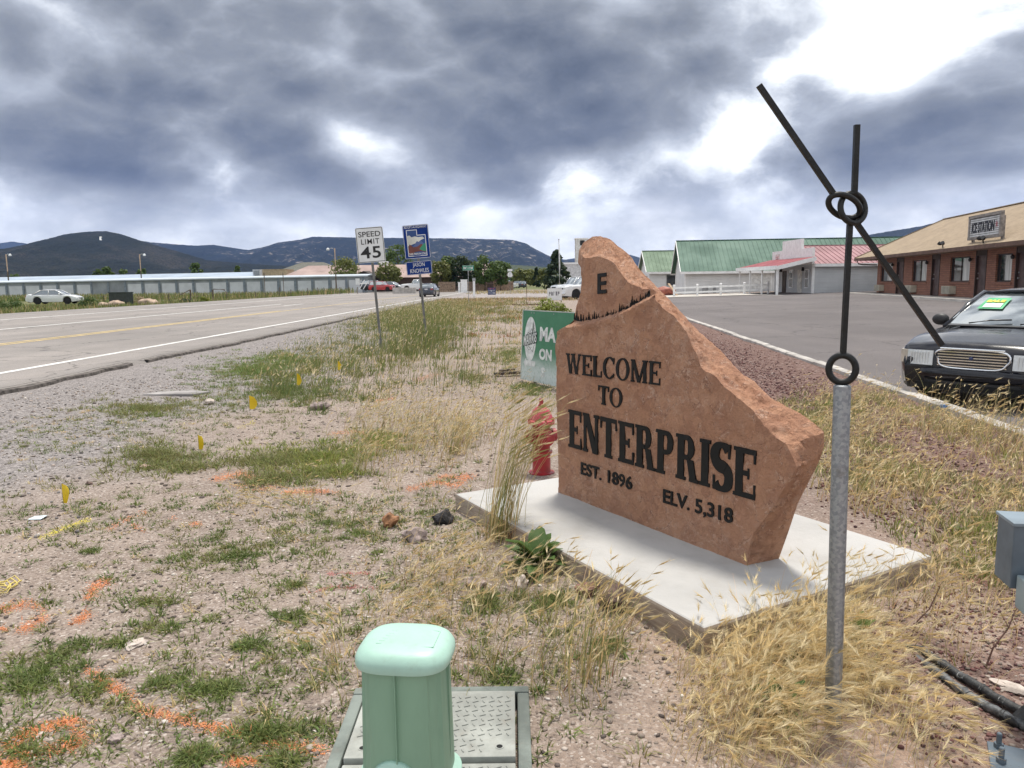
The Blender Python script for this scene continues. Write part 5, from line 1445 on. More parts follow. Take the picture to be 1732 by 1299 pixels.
# small roadside posts and signs far ahead
galv = M('galvanised', (0.36, 0.37, 0.38), 0.5, 0.55, var=0.15, vs=6)
def stroke_text(parent, x0, x1, z, h, y, mt, n, seed):
    rnd = random.Random(seed); b_ = MB(); w_ = (x1 - x0) / n
    for k in range(n):
        xa = x0 + k * w_; b_.box((xa, y - 0.004, z), (xa + w_ * 0.22, y, z + h))
        if rnd.random() < 0.7: b_.box((xa + w_ * 0.221, y - 0.004, z + h * rnd.choice((0, 0.4, 0.8))), (xa + w_ * 0.7, y, z + h * rnd.choice((0.85, 1.0))))
    return b_.build('lettering', mt, parent, kind='stuff')
sign_green = M('sign_green', (0.02, 0.23, 0.15), 0.4)
sign_white = M('sign_white', (0.74, 0.75, 0.75), 0.4, var=0.04)
Yn = 56; p = survey(793, 513, Yn); st = thing('street_name_sign', 'green street name sign on a thin grey post', 'sign', (p.x, Yn, 0.0), R(-5))
top = survey(793, 449, Yn).z
MB().tube([(0, 0, -0.1), (0, 0, top - 0.36)], 0.035, 8).build('pole', galv, st)
MB().box((-0.42, -0.02, top - 0.36), (0.42, 0.0, top)).build('sign_panel', sign_green, st, bevel=0.005)
MB().box((-0.40, -0.024, top - 0.34), (0.40, -0.0201, top - 0.325)).build('border', sign_white, st); MB().box((-0.40, -0.024, top - 0.035), (0.40, -0.0201, top - 0.02)).build('border', sign_white, st)
stroke_text(st, -0.34, 0.36, top - 0.26, 0.16, -0.0205, sign_white, 8, 4)
Yd = 82; p = survey(802, 497, Yd); o = thing('marker_post', 'white delineator post right of the street name sign', 'post', (p.x, Yd, 0.0))
tp = survey(802, 470, Yd).z
MB().box((-0.12, -0.06, -0.1), (0.12, 0.06, tp - 0.35)).build('post', white_trim, o); MB().box((-0.16, -0.07, tp - 0.349), (0.16, 0.07, tp)).build('reflector', galv, o)
Yy = 78; p = survey(832, 502, Yy); o = thing('yard_sign', 'small dark blue yard sign on wire legs by the driveway', 'sign', (p.x, Yy, 0.0))
t1_ = survey(832, 486.5, Yy).z; b1_ = survey(832, 498.5, Yy).z
MB().box((-0.40, -0.01, b1_), (0.40, 0.01, t1_)).build('sign_panel', M('yard_blue', (0.03, 0.045, 0.14), 0.5), o)
for sx in (-0.38, 0.38): MB().tube([(sx, 0.015, -0.1), (sx, 0.015, t1_)], 0.012, 5).build('leg', galv, o)
stroke_text(o, -0.32, 0.32, t1_ - 0.16, 0.10, -0.0105, M('yard_red', (0.6, 0.1, 0.1), 0.5), 7, 2); stroke_text(o, -0.32, 0.32, t1_ - 0.40, 0.16, -0.0105, sign_white, 6, 3); stroke_text(o, -0.32, 0.32, t1_ - 0.60, 0.12, -0.0105, sign_white, 8, 5)
Ys = 106; p = survey(863, 497, Ys); o = thing('route_sign', 'pair of white route markers on a thin post far ahead', 'sign', (p.x, Ys, 0.0))
z1_ = survey(862, 455, Ys).z
MB().tube([(0, 0.03, -0.1), (0, 0.03, z1_ - 0.05)], 0.04, 8).build('pole', galv, o)
MB().box((-0.33, -0.01, z1_ - 0.3), (0.33, 0.01, z1_)).build('direction_plate', sign_white, o)
MB().prism([(-0.36, 0.1), (-0.2, -0.1), (0.2, -0.1), (0.36, 0.1), (0.3, 0.4), (0.12, 0.62), (-0.12, 0.62), (-0.3, 0.4)], (0, 0.01, z1_ - 1.0), (1, 0, 0), (0, 0, 1), -0.02).build('route_shield', sign_white, o)
Yp = 50; p = survey(891, 512, Yp); o = MB().tube([(0, 0, -0.1), (0, 0, survey(891, 485, Yp).z)], 0.028, 6).build('thin_post', M('rusty_post', (0.16, 0.10, 0.07), 0.9)); o.location = (p.x, Yp, 0)
tag(o, 'thin rusty post standing above the flat grate left of the sandstone', 'post')
o = MB().box((-0.9, -0.4, 0.0), (0.9, 0.4, 0.07)).build('drain_grate', M('grate_rust', (0.15, 0.09, 0.07), 0.9)); o.location = (survey(889, 511, 51.5).x, 51.5, 0.0)
tag(o, 'low rusty grate lying at the foot of the thin post', 'grate')
Yq = 58; p = survey(938, 505, Yq); o = thing('sale_board', 'white board with dark marks in front of the parked pickups', 'sign', (p.x, Yq, 0.0))
MB().box((-0.55, -0.02, 0.15), (0.55, 0.02, 1.05)).build('sign_panel', sign_white, o)
stroke_text(o, -0.42, 0.42, 0.5, 0.3, -0.021, M('sign_grey_ink', (0.2, 0.2, 0.22), 0.6), 5, 8)
for sx in (-0.5, 0.5): MB().box((sx - 0.03, 0.021, -0.1), (sx + 0.03, 0.06, 1.0)).build('leg', fence_wood, o)

# ================================================================ ROADSIDE SIGNS
alu_back = M('aluminium', (0.45, 0.46, 0.47), 0.4, 0.7)
sign_black = M('sign_legend_black', (0.012, 0.012, 0.012), 0.5)
sign_blue = M('sign_blue', (0.008, 0.036, 0.20), 0.6, var=0.06, spec=0.15)


def rrect(w, h, r, n=5):
    out = []
    for cx, cy, a0 in ((w / 2 - r, h / 2 - r, 0), (-w / 2 + r, h / 2 - r, 90), (-w / 2 + r, -h / 2 + r, 180), (w / 2 - r, -h / 2 + r, 270)):
        for k in range(n + 1):
            a = R(a0 + 90 * k / n); out.append((cx + r * math.cos(a), cy + r * math.sin(a)))
    return out


def plate(parent, name, w, h, r, zc, y, mt, th=0.004, border=None, bw=0.012, inset=0.012):
    o = MB().prism(rrect(w, h, r), (0, y, zc), (1, 0, 0), (0, 0, 1), th).build(name, mt, parent)
    if border:
        a = rrect(w - 2 * inset, h - 2 * inset, max(0.005, r - inset)); c = rrect(w - 2 * inset - 2 * bw, h - 2 * inset - 2 * bw, max(0.003, r - inset - bw)); n = len(a)
        yy = y - th - 0.001
        MB().add([(p[0], yy, zc + p[1]) for p in a] + [(p[0], yy, zc + p[1]) for p in c], [(i, (i + 1) % n, n + (i + 1) % n, n + i) for i in range(n)]).build('border', border, o)
    return o


def steel_post(parent, h, mt, w=0.055):
    """perforated U-channel post"""
    b_ = MB(); 
    b_.box((-w / 2, 0.0, -0.15), (w / 2, 0.006, h)); b_.box((-w / 2, 0.0061, -0.15), (-w / 2 + 0.006, 0.03, h)); b_.box((w / 2 - 0.006, 0.0061, -0.15), (w / 2, 0.03, h))
    return b_.build('post', mt, parent, kind='stuff')


post_m = M('weathered_post', (0.20, 0.20, 0.19), 0.7, 0.2, var=0.2, vs=3)
YA = 17.4
p = survey(645.5, 590, YA)
sp = thing('speed_limit_sign', 'white speed limit sign with black numerals 45 on a leaning grey post', 'road sign', (p.x, YA, gz1(p.x, YA) - 0.02), 0)
sp.rotation_euler = (R(0), R(-4.0), R(4))
zt_ = survey(631, 380, YA).z - p.z + 0.02; zb__ = survey(634, 439.5, YA).z - p.z + 0.02
steel_post(sp, zt_ - 0.04, post_m)
zc_ = (zt_ + zb__) / 2; hh_ = zt_ - zb__; ww_ = hh_ * 0.79
plate(sp, 'sign_panel', ww_, hh_, 0.04, zc_, -0.004, sign_white, 0.004, sign_black, 0.012, 0.010)
Yf_ = -0.0115
text_mesh('lettering', 'SPEED', 0.165, sign_black, sp, (0, Yf_, zc_ + hh_ * 0.235), (1, 0, 0), (0, 0, 1), 0.003, width=ww_ * 0.80, bold=0.001)
text_mesh('lettering', 'LIMIT', 0.165, sign_black, sp, (0, Yf_, zc_ + hh_ * 0.025), (1, 0, 0), (0, 0, 1), 0.003, width=ww_ * 0.66, bold=0.001, spacing=1.15)
text_mesh('numeral', '4', 0.36, sign_black, sp, (-ww_ * 0.195, Yf_, zc_ - hh_ * 0.37), (1, 0, 0), (0, 0, 1), 0.003, width=ww_ * 0.36, bold=0.006)
text_mesh('numeral', '5', 0.36, sign_black, sp, (ww_ * 0.20, Yf_, zc_ - hh_ * 0.37), (1, 0, 0), (0, 0, 1), 0.003, width=ww_ * 0.31, bold=0.006)

YB = 17.8
p = survey(723, 592, YB)
ad = thing('adopt_highway_sign', 'blue adopt a highway sign with a landscape picture above a name plate on one post', 'road sign', (p.x, YB, gz1(p.x, YB) - 0.02), 0)
ad.rotation_euler = (0, R(-4.2), R(5))
zt_ = survey(709, 382.5, YB).z - p.z + 0.02; zb__ = survey(714, 439.5, YB).z - p.z + 0.02
zc_ = (zt_ + zb__) / 2; hh_ = zt_ - zb__; ww_ = hh_ * 0.77
steel_post(ad, zt_ - 0.05, post_m)
plate(ad, 'sign_panel', ww_, hh_, 0.03, zc_, -0.004, sign_blue, 0.004, sign_white, 0.008, 0.006)
text_mesh('lettering', 'ADOPT-A-HIGHWAY', 0.085, sign_white, ad, (0, Yf_, zc_ + hh_ * 0.40), (1, 0, 0), (0, 0, 1), 0.003, width=ww_ * 0.88, bold=0.0)
# state outline with a landscape inside: layered flat plates
X_ = lambda u_, v_: (ww_ * (u_ - 0.5), hh_ * (0.5 - v_))
def pic(name, pts, mt, off):
    return MB().prism([X_(*q) for q in pts], (0, -0.0085 - off, zc_), (1, 0, 0), (0, 0, 1), 0.0004).build(name, mt, ad)
sign_sky = M('picture_blue', (0.02, 0.07, 0.24), 0.4); pic_w = M('picture_white', (0.66, 0.66, 0.60), 0.4); pic_b = M('picture_brown', (0.16, 0.045, 0.035), 0.4); pic_g = M('picture_green', (0.03, 0.25, 0.14), 0.4); pic_r = M('picture_blue_range', (0.08, 0.12, 0.28), 0.4)
pic('picture_border', [(0.13, 0.93), (0.87, 0.93), (0.87, 0.30), (0.55, 0.30), (0.55, 0.14), (0.13, 0.14)][::-1] if False else [(0.13, 0.14), (0.13, 0.93), (0.87, 0.93), (0.87, 0.30), (0.55, 0.30), (0.55, 0.14)], sign_white, 0.000)
pic('picture_sky', [(0.155, 0.16), (0.155, 0.91), (0.845, 0.91), (0.845, 0.32), (0.525, 0.32), (0.525, 0.16)], sign_sky, 0.001)
pic('picture_cloud', [(0.156, 0.32), (0.156, 0.62), (0.30, 0.58), (0.55, 0.52), (0.70, 0.45), (0.82, 0.42), (0.74, 0.36), (0.60, 0.37), (0.45, 0.34), (0.32, 0.36), (0.24, 0.30)], pic_w, 0.002)
pic('picture_range', [(0.30, 0.68), (0.80, 0.60), (0.66, 0.46), (0.58, 0.52), (0.52, 0.48)], pic_r, 0.003)
pic('picture_mesa', [(0.157, 0.66), (0.157, 0.90), (0.30, 0.89), (0.40, 0.80), (0.62, 0.79), (0.844, 0.82), (0.844, 0.66), (0.66, 0.57), (0.52, 0.64), (0.36, 0.66), (0.22, 0.56)], pic_b, 0.004)
pic('picture_trees', [(0.58, 0.72), (0.70, 0.78), (0.843, 0.80), (0.843, 0.56), (0.76, 0.58)], pic_g, 0.005)
pic('picture_river', [(0.34, 0.92), (0.62, 0.92), (0.45, 0.82)], sign_sky, 0.006)
text_mesh('lettering', 'TAKE PRIDE IN UTAH', 0.06, sign_white, ad, (0.0, -0.0165, zc_ - hh_ * 0.385), (1, 0, 0), (0, 0, 1), 0.003, width=ww_ * 0.68, bold=0.001)
z2t = survey(715, 444, YB).z - p.z + 0.02; z2b = survey(717, 466.5, YB).z - p.z + 0.02
zc2 = (z2t + z2b) / 2; h2_ = z2t - z2b; w2_ = ww_ * 1.0
plate(ad, 'name_plate', w2_, h2_, 0.025, zc2, -0.004, sign_blue, 0.004, sign_white, 0.007, 0.005)
text_mesh('lettering', 'JASON', 0.125, sign_white, ad, (0.0, Yf_, zc2 + h2_ * 0.11), (1, 0, 0), (0, 0, 1), 0.003, width=w2_ * 0.46, bold=0.0)
text_mesh('lettering', 'KNOWLES', 0.135, sign_white, ad, (0.0, Yf_, zc2 - h2_ * 0.36), (1, 0, 0), (0, 0, 1), 0.003, width=w2_ * 0.72, bold=0.0)

# ---- green and white shop sign leaning by the monument
a = on_plane(882, 641, 0.03); c = on_plane(941, 654, 0.03)
dirm = (c - a).normalized(); LM = 2.0
mk = thing('roadside_shop_sign', 'faded green and white sheet sign with an oval logo and left arrow behind the hydrant', 'sign', (a.x, a.y, 0.03), math.atan2(dirm.y, dirm.x))
mk.rotation_euler.x = R(-3)
HM = (survey(889, 525, a.y).z - 0.03)
m, t, b, out = new_mat('faded_green_sheet')
vec = t.node('ShaderNodeTexCoord').outputs['Object']; xyz = t.node('ShaderNodeSeparateXYZ'); t.l.new(vec, xyz.inputs[0])
n = t.noise(vec, 5, 6, 0.7)
wash = t.smooth(t.math('ADD', xyz.outputs[2], t.math('MULTIPLY', n, 0.25)), 0.22, 0.62)
cg = t.mix(t.smooth(n, 0.3, 0.7), (0.035, 0.17, 0.085), (0.055, 0.21, 0.11))
cw = t.mix(t.smooth(t.noise(vec, 22, 5, 0.7), 0.52, 0.62, 0, 0.5), (0.58, 0.64, 0.62), (0.25, 0.38, 0.31))
t.l.new(t.mix(wash, cw, cg), b.inputs['Base Color']); b.inputs['Roughness'].default_value = 0.55
sheet_ = MB().box((0, -0.006, 0), (LM, 0.006, HM)).build('sheet', m, mk, bevel=0.003)
fr_ = MB().box((-0.018, -0.012, 0), (0.0, 0.018, HM + 0.012)); fr_.box((0.0005, -0.010, HM + 0.0005), (LM, 0.018, HM + 0.013)); fr_.build('frame', M('sheet_edge', (0.45, 0.5, 0.46), 0.5), mk)
ow = M('logo_white', (0.70, 0.72, 0.70), 0.5, var=0.12, vs=12); od = M('logo_ink', (0.03, 0.05, 0.04), 0.6)
sk = 0.56  # oval emblem
cxl, czl = 0.245, HM * 0.60; rx, rz = 0.175, HM * 0.315
el = [(cxl + rx * math.cos(2 * math.pi * k / 40), czl + rz * math.sin(2 * math.pi * k / 40)) for k in range(40)]
oo = MB().prism(el, (0, -0.0065, 0), (1, 0, 0), (0, 0, 1), 0.002).build('emblem', ow, mk)
def ink(pts, w_=0.007, z_=-0.0088):
    b_ = MB()
    for q0, q1 in zip(pts[:-1], pts[1:]): b_.beam((q0[0], z_, q0[1]), (q1[0], z_, q1[1]), 0.002, w_, up=(0, 1, 0)) if False else b_.tube([(q0[0], z_, q0[1]), (q1[0], z_, q1[1])], w_ / 2, 5)
    return b_
E_ = lambda a_, k=1.0: (cxl + rx * k * math.cos(a_), czl + rz * k * math.sin(a_))
b_ = MB()
for pts in ([(cxl - 0.13, czl + 0.03), (cxl - 0.06, czl + 0.10), (cxl - 0.02, czl + 0.07), (cxl + 0.04, czl + 0.16), (cxl + 0.10, czl + 0.05)], [(cxl - 0.10, czl - 0.12), (cxl - 0.03, czl - 0.17), (cxl + 0.02, czl - 0.14), (cxl + 0.08, czl - 0.19), (cxl + 0.13, czl - 0.08)], [(cxl - 0.07, czl - 0.10), (cxl - 0.01, czl - 0.13), (cxl + 0.06, czl - 0.12)]):
    for q0, q1 in zip(pts[:-1], pts[1:]): b_.tube([(q0[0], -0.0092, q0[1]), (q1[0], -0.0092, q1[1])], 0.0035, 5)
for k in range(5):
    a0 = 0.15 + 0.26 * k; b_.tube([(cxl + 0.03 + 0.01 * k, -0.0092, czl + 0.09), (cxl + 0.04 + 0.085 * math.cos(a0), -0.0092, czl + 0.11 + 0.16 * math.sin(a0))], 0.004, 5)
b_.build('emblem_drawing', od, oo, kind='stuff')
bl = MB().add([(cxl - 0.205, -0.0105, czl - 0.105), (cxl + 0.20, -0.0105, czl - 0.01), (cxl + 0.20, -0.0105, czl + 0.115), (cxl - 0.205, -0.0105, czl + 0.01)], [(0, 1, 2, 3)])
text_mesh('lettering', "MARK'S", 0.20, od, oo, (cxl, -0.0120, czl - 0.07), (1, 0, 0.20), (0, 0, 1), 0.002, width=0.42, bold=0.018)
text_mesh('lettering', "MARK'S", 0.20, ow, oo, (cxl, -0.0138, czl - 0.07), (1, 0, 0.20), (0, 0, 1), 0.002, width=0.395, bold=0.003)
text_mesh('lettering', 'MA', 0.27, ow, mk, (0.52, -0.0085, HM * 0.60), (1, 0, 0), (0, 0, 1), 0.002, align='LEFT', width=0.46, bold=0.012)
text_mesh('lettering', 'ON', 0.21, ow, mk, (0.53, -0.0085, HM * 0.34), (1, 0, 0), (0, 0, 1), 0.002, align='LEFT', width=0.36, bold=0.010)
text_mesh('lettering', 'S', 0.18, ow, mk, (0.60, -0.0085, HM * 0.10), (1, 0, 0), (0, 0, 1), 0.002, align='LEFT', width=0.12, bold=0.010)
ar_ = [(0.06, 0.265), (0.14, 0.345), (0.14, 0.305), (0.42, 0.305), (0.42, 0.225), (0.14, 0.225), (0.14, 0.185)]
MB().prism([(q[0], q[1]) for q in reversed(ar_)], (0, -0.0065, 0), (1, 0, 0), (0, 0, 1), 0.002).build('arrow', ow, mk)
for x_ in (0.35, 1.6):
    MB().box((x_, 0.02, -0.25), (x_ + 0.04, 0.06, HM * 0.95)).build('stake', fence_wood, mk)
for x_ in (0.25, 0.33, 0.9): MB().lathe([(0.0, 0.006), (0.010, 0.004), (0.012, 0)], 8, (x_, -0.006, HM - 0.03), (0, -1, 0)).build('screw', galv, mk)

# ================================================================ MONUMENT
ZS = 0.12
s_TL = on_plane(770, 835, ZS); s_FR = on_plane(1191, 1062, ZS); s_R = on_plane(1577, 940, ZS)
slab = thing('concrete_plinth', 'pale smooth concrete slab carrying the sandstone welcome stone', 'plinth', (s_FR.x, s_FR.y, 0))
ex_ = (s_TL - s_FR); ey_ = (s_R - s_FR)
mb = MB()
pl4 = [Vector((0, 0, 0)), ey_, ex_ + ey_, ex_]
NS = 24
def slab_edge(p0, p1, seed):
    out_ = []
    for k in range(NS):
        q = p0.lerp(p1, k / NS); out_.append(q)
    return out_
loop = []
for i in range(4): loop += slab_edge(pl4[i], pl4[(i + 1) % 4], i)
cen = sum((Vector(q) for q in pl4), Vector()) / 4
rings = []
rnd = random.Random(8)
for (z_, ins) in ((-0.12, 0.0), (0.02, 0.0), (ZS - 0.014, 0.0), (ZS - 0.004, 0.006), (ZS, 0.016)):
    rg = []
    for q in loop:
        d_ = (cen - q).normalized(); jit = 0.0 if z_ > 0.1 else rnd.uniform(-0.004, 0.004)
        rg.append((q.x + d_.x * (ins + jit), q.y + d_.y * (ins + jit), z_))
    rings.append(rg)
n_ = len(loop); vs = [p_ for rg in rings for p_ in rg]
fs = [(i * n_ + j, i * n_ + (j + 1) % n_, (i + 1) * n_ + (j + 1) % n_, (i + 1) * n_ + j) for i in range(len(rings) - 1) for j in range(n_)]
fs.append(tuple((len(rings) - 1) * n_ + j for j in range(n_)))
m, t, b, out = new_mat('plinth_concrete')
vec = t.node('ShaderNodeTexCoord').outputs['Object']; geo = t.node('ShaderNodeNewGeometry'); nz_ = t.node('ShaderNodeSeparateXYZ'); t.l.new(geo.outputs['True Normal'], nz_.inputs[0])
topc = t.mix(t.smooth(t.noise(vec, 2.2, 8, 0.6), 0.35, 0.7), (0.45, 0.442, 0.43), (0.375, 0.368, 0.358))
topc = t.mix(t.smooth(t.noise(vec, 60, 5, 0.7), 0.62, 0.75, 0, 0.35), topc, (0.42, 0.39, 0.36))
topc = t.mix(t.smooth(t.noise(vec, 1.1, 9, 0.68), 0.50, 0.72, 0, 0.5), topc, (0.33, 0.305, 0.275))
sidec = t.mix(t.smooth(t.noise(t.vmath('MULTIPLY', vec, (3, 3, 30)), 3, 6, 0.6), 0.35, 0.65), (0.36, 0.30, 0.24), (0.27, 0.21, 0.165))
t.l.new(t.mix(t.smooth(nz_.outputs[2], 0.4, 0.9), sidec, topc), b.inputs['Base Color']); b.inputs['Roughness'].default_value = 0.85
bp = t.node('ShaderNodeBump', inp={'Height': t.noise(vec, 45, 7, 0.65)}); bp.inputs['Strength'].default_value = 0.25; bp.inputs['Distance'].default_value = 0.01; t.l.new(bp.outputs[0], b.inputs['Normal'])
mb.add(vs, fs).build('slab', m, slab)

p0 = on_plane(945, 834, ZS - 0.005); p1 = on_plane(1264, 958, ZS - 0.005); p0.z = p1.z = ZS - 0.004
SA = (p1 - p0).normalized(); SN = Vector((SA.y, -SA.x, 0))            # along the face; out of the face
pb_ = on_plane(1317, 946, ZS - 0.004); TH_ = -(pb_ - p0).dot(SN)
stone = thing('welcome_stone', 'big red sandstone slab with peaked top carved WELCOME TO ENTERPRISE on a concrete plinth', 'monument', p0)


def face_sz(u, v, depth=0.0):
    """where a sight line meets the stone's face (or a plane depth behind it): distance along, height"""
    a_ = (u - 866.0) / 1290.0; b2 = (649.5 - v) / 1290.0
    d = _r * a_ + _u * b2 + _f; o_ = Vector((0, 0, CAM_H)); q0 = p0 - SN * depth
    t_ = (q0 - o_).dot(SN) / d.dot(SN); q = o_ + d * t_
    return ((q - p0).dot(SA), q.z - p0.z)


F_left = [(945, 834), (944, 760), (941, 700), (942, 640), (940, 585), (943, 560), (957, 552), (961, 535), (965, 515), (971, 495), (973, 468), (977, 450), (978, 436)]
F_top = [(978, 436), (1000, 434), (1015, 437), (1028, 445), (1036, 458), (1051, 477), (1067, 487), (1096, 491), (1106, 503), (1119, 520), (1141, 535), (1161, 561), (1170, 580), (1178, 600), (1187, 624), (1209, 635), (1225, 655), (1251, 674), (1277, 697), (1293, 719), (1313, 739), (1330, 752)]
F_right = [(1330, 752), (1341, 775), (1348, 793), (1332, 817), (1305, 865), (1276, 902), (1267, 928), (1264, 958)]
B_top = [(979, 424), (986, 411), (1001, 401), (1015, 398.5), (1031, 405), (1054, 421), (1067, 434), (1083, 457), (1106, 480), (1128, 503), (1161, 537), (1183, 561), (1216, 590), (1248, 626), (1277, 648), (1309, 677), (1345, 694), (1377, 716), (1394, 731)]
B_right = [(1394, 731), (1394, 755), (1385, 782), (1368, 815), (1350, 850), (1332, 904), (1317, 946)]


def resample(pts, step=None, n=None):
    d = [0]
    for a_, c_ in zip(pts[:-1], pts[1:]): d.append(d[-1] + math.hypot(c_[0] - a_[0], c_[1] - a_[1]))
    n = n or max(2, int(d[-1] / step)); q = np.linspace(0, d[-1], n + 1)
    return np.stack([np.interp(q, d, [p_[0] for p_ in pts]), np.interp(q, d, [p_[1] for p_ in pts])], -1)


def rough(arr, amp, seed):
    o_ = arr.copy(); k = np.arange(len(arr)); e = np.sin(np.pi * k / max(1, len(arr) - 1)) ** 0.3
    o_[:, 0] += amp * 2 * (fbm(k * 0.22, k * 0 + seed, seed, 4, 0.6) - 0.5) * e; o_[:, 1] += amp * 2 * (fbm(k * 0.22, k * 0 + seed + 50, seed + 9, 4, 0.6) - 0.5) * e
    return o_


ST = 0.012
fl_ = rough(resample([face_sz(*q) for q in F_left], ST), 0.006, 3); ft_ = rough(resample([face_sz(*q) for q in F_top], ST), 0.010, 4); fr_ = rough(resample([face_sz(*q) for q in F_right], ST), 0.007, 5)
fb_ = resample([tuple(fr_[-1]), tuple(fl_[0])], ST)
bl0 = [(q[0] + 0.03 * min(1, q[1] / 0.5), q[1]) for q in [face_sz(*q) for q in F_left]]
bt_p = [face_sz(*q, TH_) for q in B_top]; br_p = [face_sz(*q, TH_) for q in B_right]
bl0[-1] = bt_p[0]; bl0[-2] = (bt_p[0][0] - 0.01, bt_p[0][1] - 0.08)
bl_ = resample(bl0, n=len(fl_) - 1); bt_ = rough(resample(bt_p, n=len(ft_) - 1), 0.010, 7); br_ = resample(br_p, n=len(fr_) - 1)
bb_ = resample([tuple(br_[-1]), tuple(bl_[0])], n=len(fb_) - 1)
Fl = np.concatenate([fl_[:-1], ft_[:-1], fr_[:-1], fb_[:-1]]); Bl = np.concatenate([bl_[:-1], bt_[:-1], br_[:-1], bb_[:-1]])
nL = len(Fl)
ledge = [face_sz(*q) for q in ((935, 558), (957, 554), (989, 551), (1028, 541), (1054, 530), (1083, 514), (1106, 503), (1200, 440))]
lx_, lz_ = [q[0] for q in ledge], [q[1] for q in ledge]


def face_d(s_, z_):
    """how far the worked face lies behind the nominal plane"""
    s_ = np.asarray(s_, float); z_ = np.asarray(z_, float)
    zl = np.interp(s_, lx_, lz_)
    up = sstep(z_ - zl, 0.0, 0.035)
    flake = np.abs(fbm(s_ * 9, z_ * 9, 61, 4, 0.6) - 0.5) * 2
    steps = np.floor(fbm(s_ * 5 + 3, z_ * 5 + z_ * 2, 67, 3, 0.55) * 9) / 9
    d = 0.008 * (flake - 0.3) + 0.012 * (steps - 0.5) + 0.0025 * (vnoise(s_ * 70, z_ * 70, 68) - 0.5)
    panel = 0.050 + 0.003 * (fbm(s_ * 6, z_ * 6, 71, 3) - 0.5)
    low = sstep(zl - z_, 0.0, 0.05)
    lip = -0.012 * (1 - low) * (1 - up)
    return d * (1 - up) + panel * up + lip


# front: grid of points inside the outline, triangulated
gs = np.arange(Fl[:, 0].min(), Fl[:, 0].max(), 0.0125); gz_ = np.arange(0, Fl[:, 1].max(), 0.0125)
A_, B_ = np.meshgrid(gs, gz_); A_ = A_.ravel(); B_ = B_.ravel()
rngs = np.random.default_rng(2); A_ = A_ + rngs.uniform(-0.004, 0.004, A_.shape); B_ = B_ + rngs.uniform(-0.004, 0.004, B_.shape)
ins = np.zeros(len(A_), bool)
x1_, y1_ = Fl[:, 0], Fl[:, 1]; x2_, y2_ = np.roll(x1_, -1), np.roll(y1_, -1)
dmin = np.full(len(A_), 9.0)
for k in range(nL):
    cond = ((y1_[k] > B_) != (y2_[k] > B_)) & (A_ < (x2_[k] - x1_[k]) * (B_ - y1_[k]) / (y2_[k] - y1_[k] + 1e-12) + x1_[k]); ins ^= cond
    dmin = np.minimum(dmin, np.hypot(A_ - x1_[k], B_ - y1_[k]))
keep = ins & (dmin > 0.007)
P2 = [Vector(q) for q in Fl] + [Vector((a_, b2)) for a_, b2 in zip(A_[keep], B_[keep])]
cv, ce, cf, *_rest = delaunay_2d_cdt(P2, [(k, (k + 1) % nL) for k in range(nL)], [], 1, 1e-6)
cva = np.array([tuple(q) for q in cv]); dd_ = face_d(cva[:, 0], cva[:, 1])
def sz3(s_, z_, d_): return SA * float(s_) + Vector((0, 0, float(z_))) - SN * float(d_)
SV = [sz3(q[0], q[1], d_) for q, d_ in zip(cva, dd_)]
SF = []
for f in cf:
    a_, b2, c_ = SV[f[0]], SV[f[1]], SV[f[2]]
    SF.append(tuple(f) if (b2 - a_).cross(c_ - a_).dot(SN) > 0 else tuple(reversed(f)))
# sides and top: broken rock between the front outline and the back outline
NR = 16; dF = face_d(Fl[:, 0], Fl[:, 1]); base = len(SV)
tng = np.roll(Fl, -1, 0) - np.roll(Fl, 1, 0); nrm = np.stack([-tng[:, 1], tng[:, 0]], -1); nrm /= np.linalg.norm(nrm, axis=1, keepdims=True) + 1e-9
kk = np.arange(nL)
istop = (kk > len(fl_)) & (kk < len(fl_) + len(ft_) + len(fr_) - 4)
perim = np.cumsum(np.hypot(tng[:, 0], tng[:, 1]) / 2)
for r in range(NR + 1):
    t_ = r / NR
    sz_r = Fl * (1 - t_) + Bl * t_
    dep = dF * (1 - t_) + TH_ * t_
    e_ = math.sin(math.pi * t_) ** 0.6
    n1 = fbm(perim * 5 + 1.7, np.full(nL, t_ * TH_ * 5 + 3), 81, 4, 0.55) - 0.5
    st_n = np.floor(fbm(perim * 3.5, np.full(nL, t_ * TH_ * 9), 83, 3) * 8) / 8 - 0.5
    amp_ = np.where(istop, 1.0, 0.45)
    disp = e_ * amp_ * (0.050 * n1 + 0.05 * st_n + 0.022 * (vnoise(perim * 40, np.full(nL, t_ * 13.0), 85) - 0.5))
    jd = e_ * amp_ * 0.03 * (fbm(perim * 8, np.full(nL, t_ * 4.0), 87, 3) - 0.5)
    for k in range(nL):
        SV.append(sz3(sz_r[k, 0] + nrm[k, 0] * disp[k], max(0.0, sz_r[k, 1] + nrm[k, 1] * disp[k]), dep[k] + jd[k]))
for r in range(NR):
    for k in range(nL):
        k2 = (k + 1) % nL; SF.append((base + r * nL + k, base + r * nL + k2, base + (r + 1) * nL + k2, base + (r + 1) * nL + k))
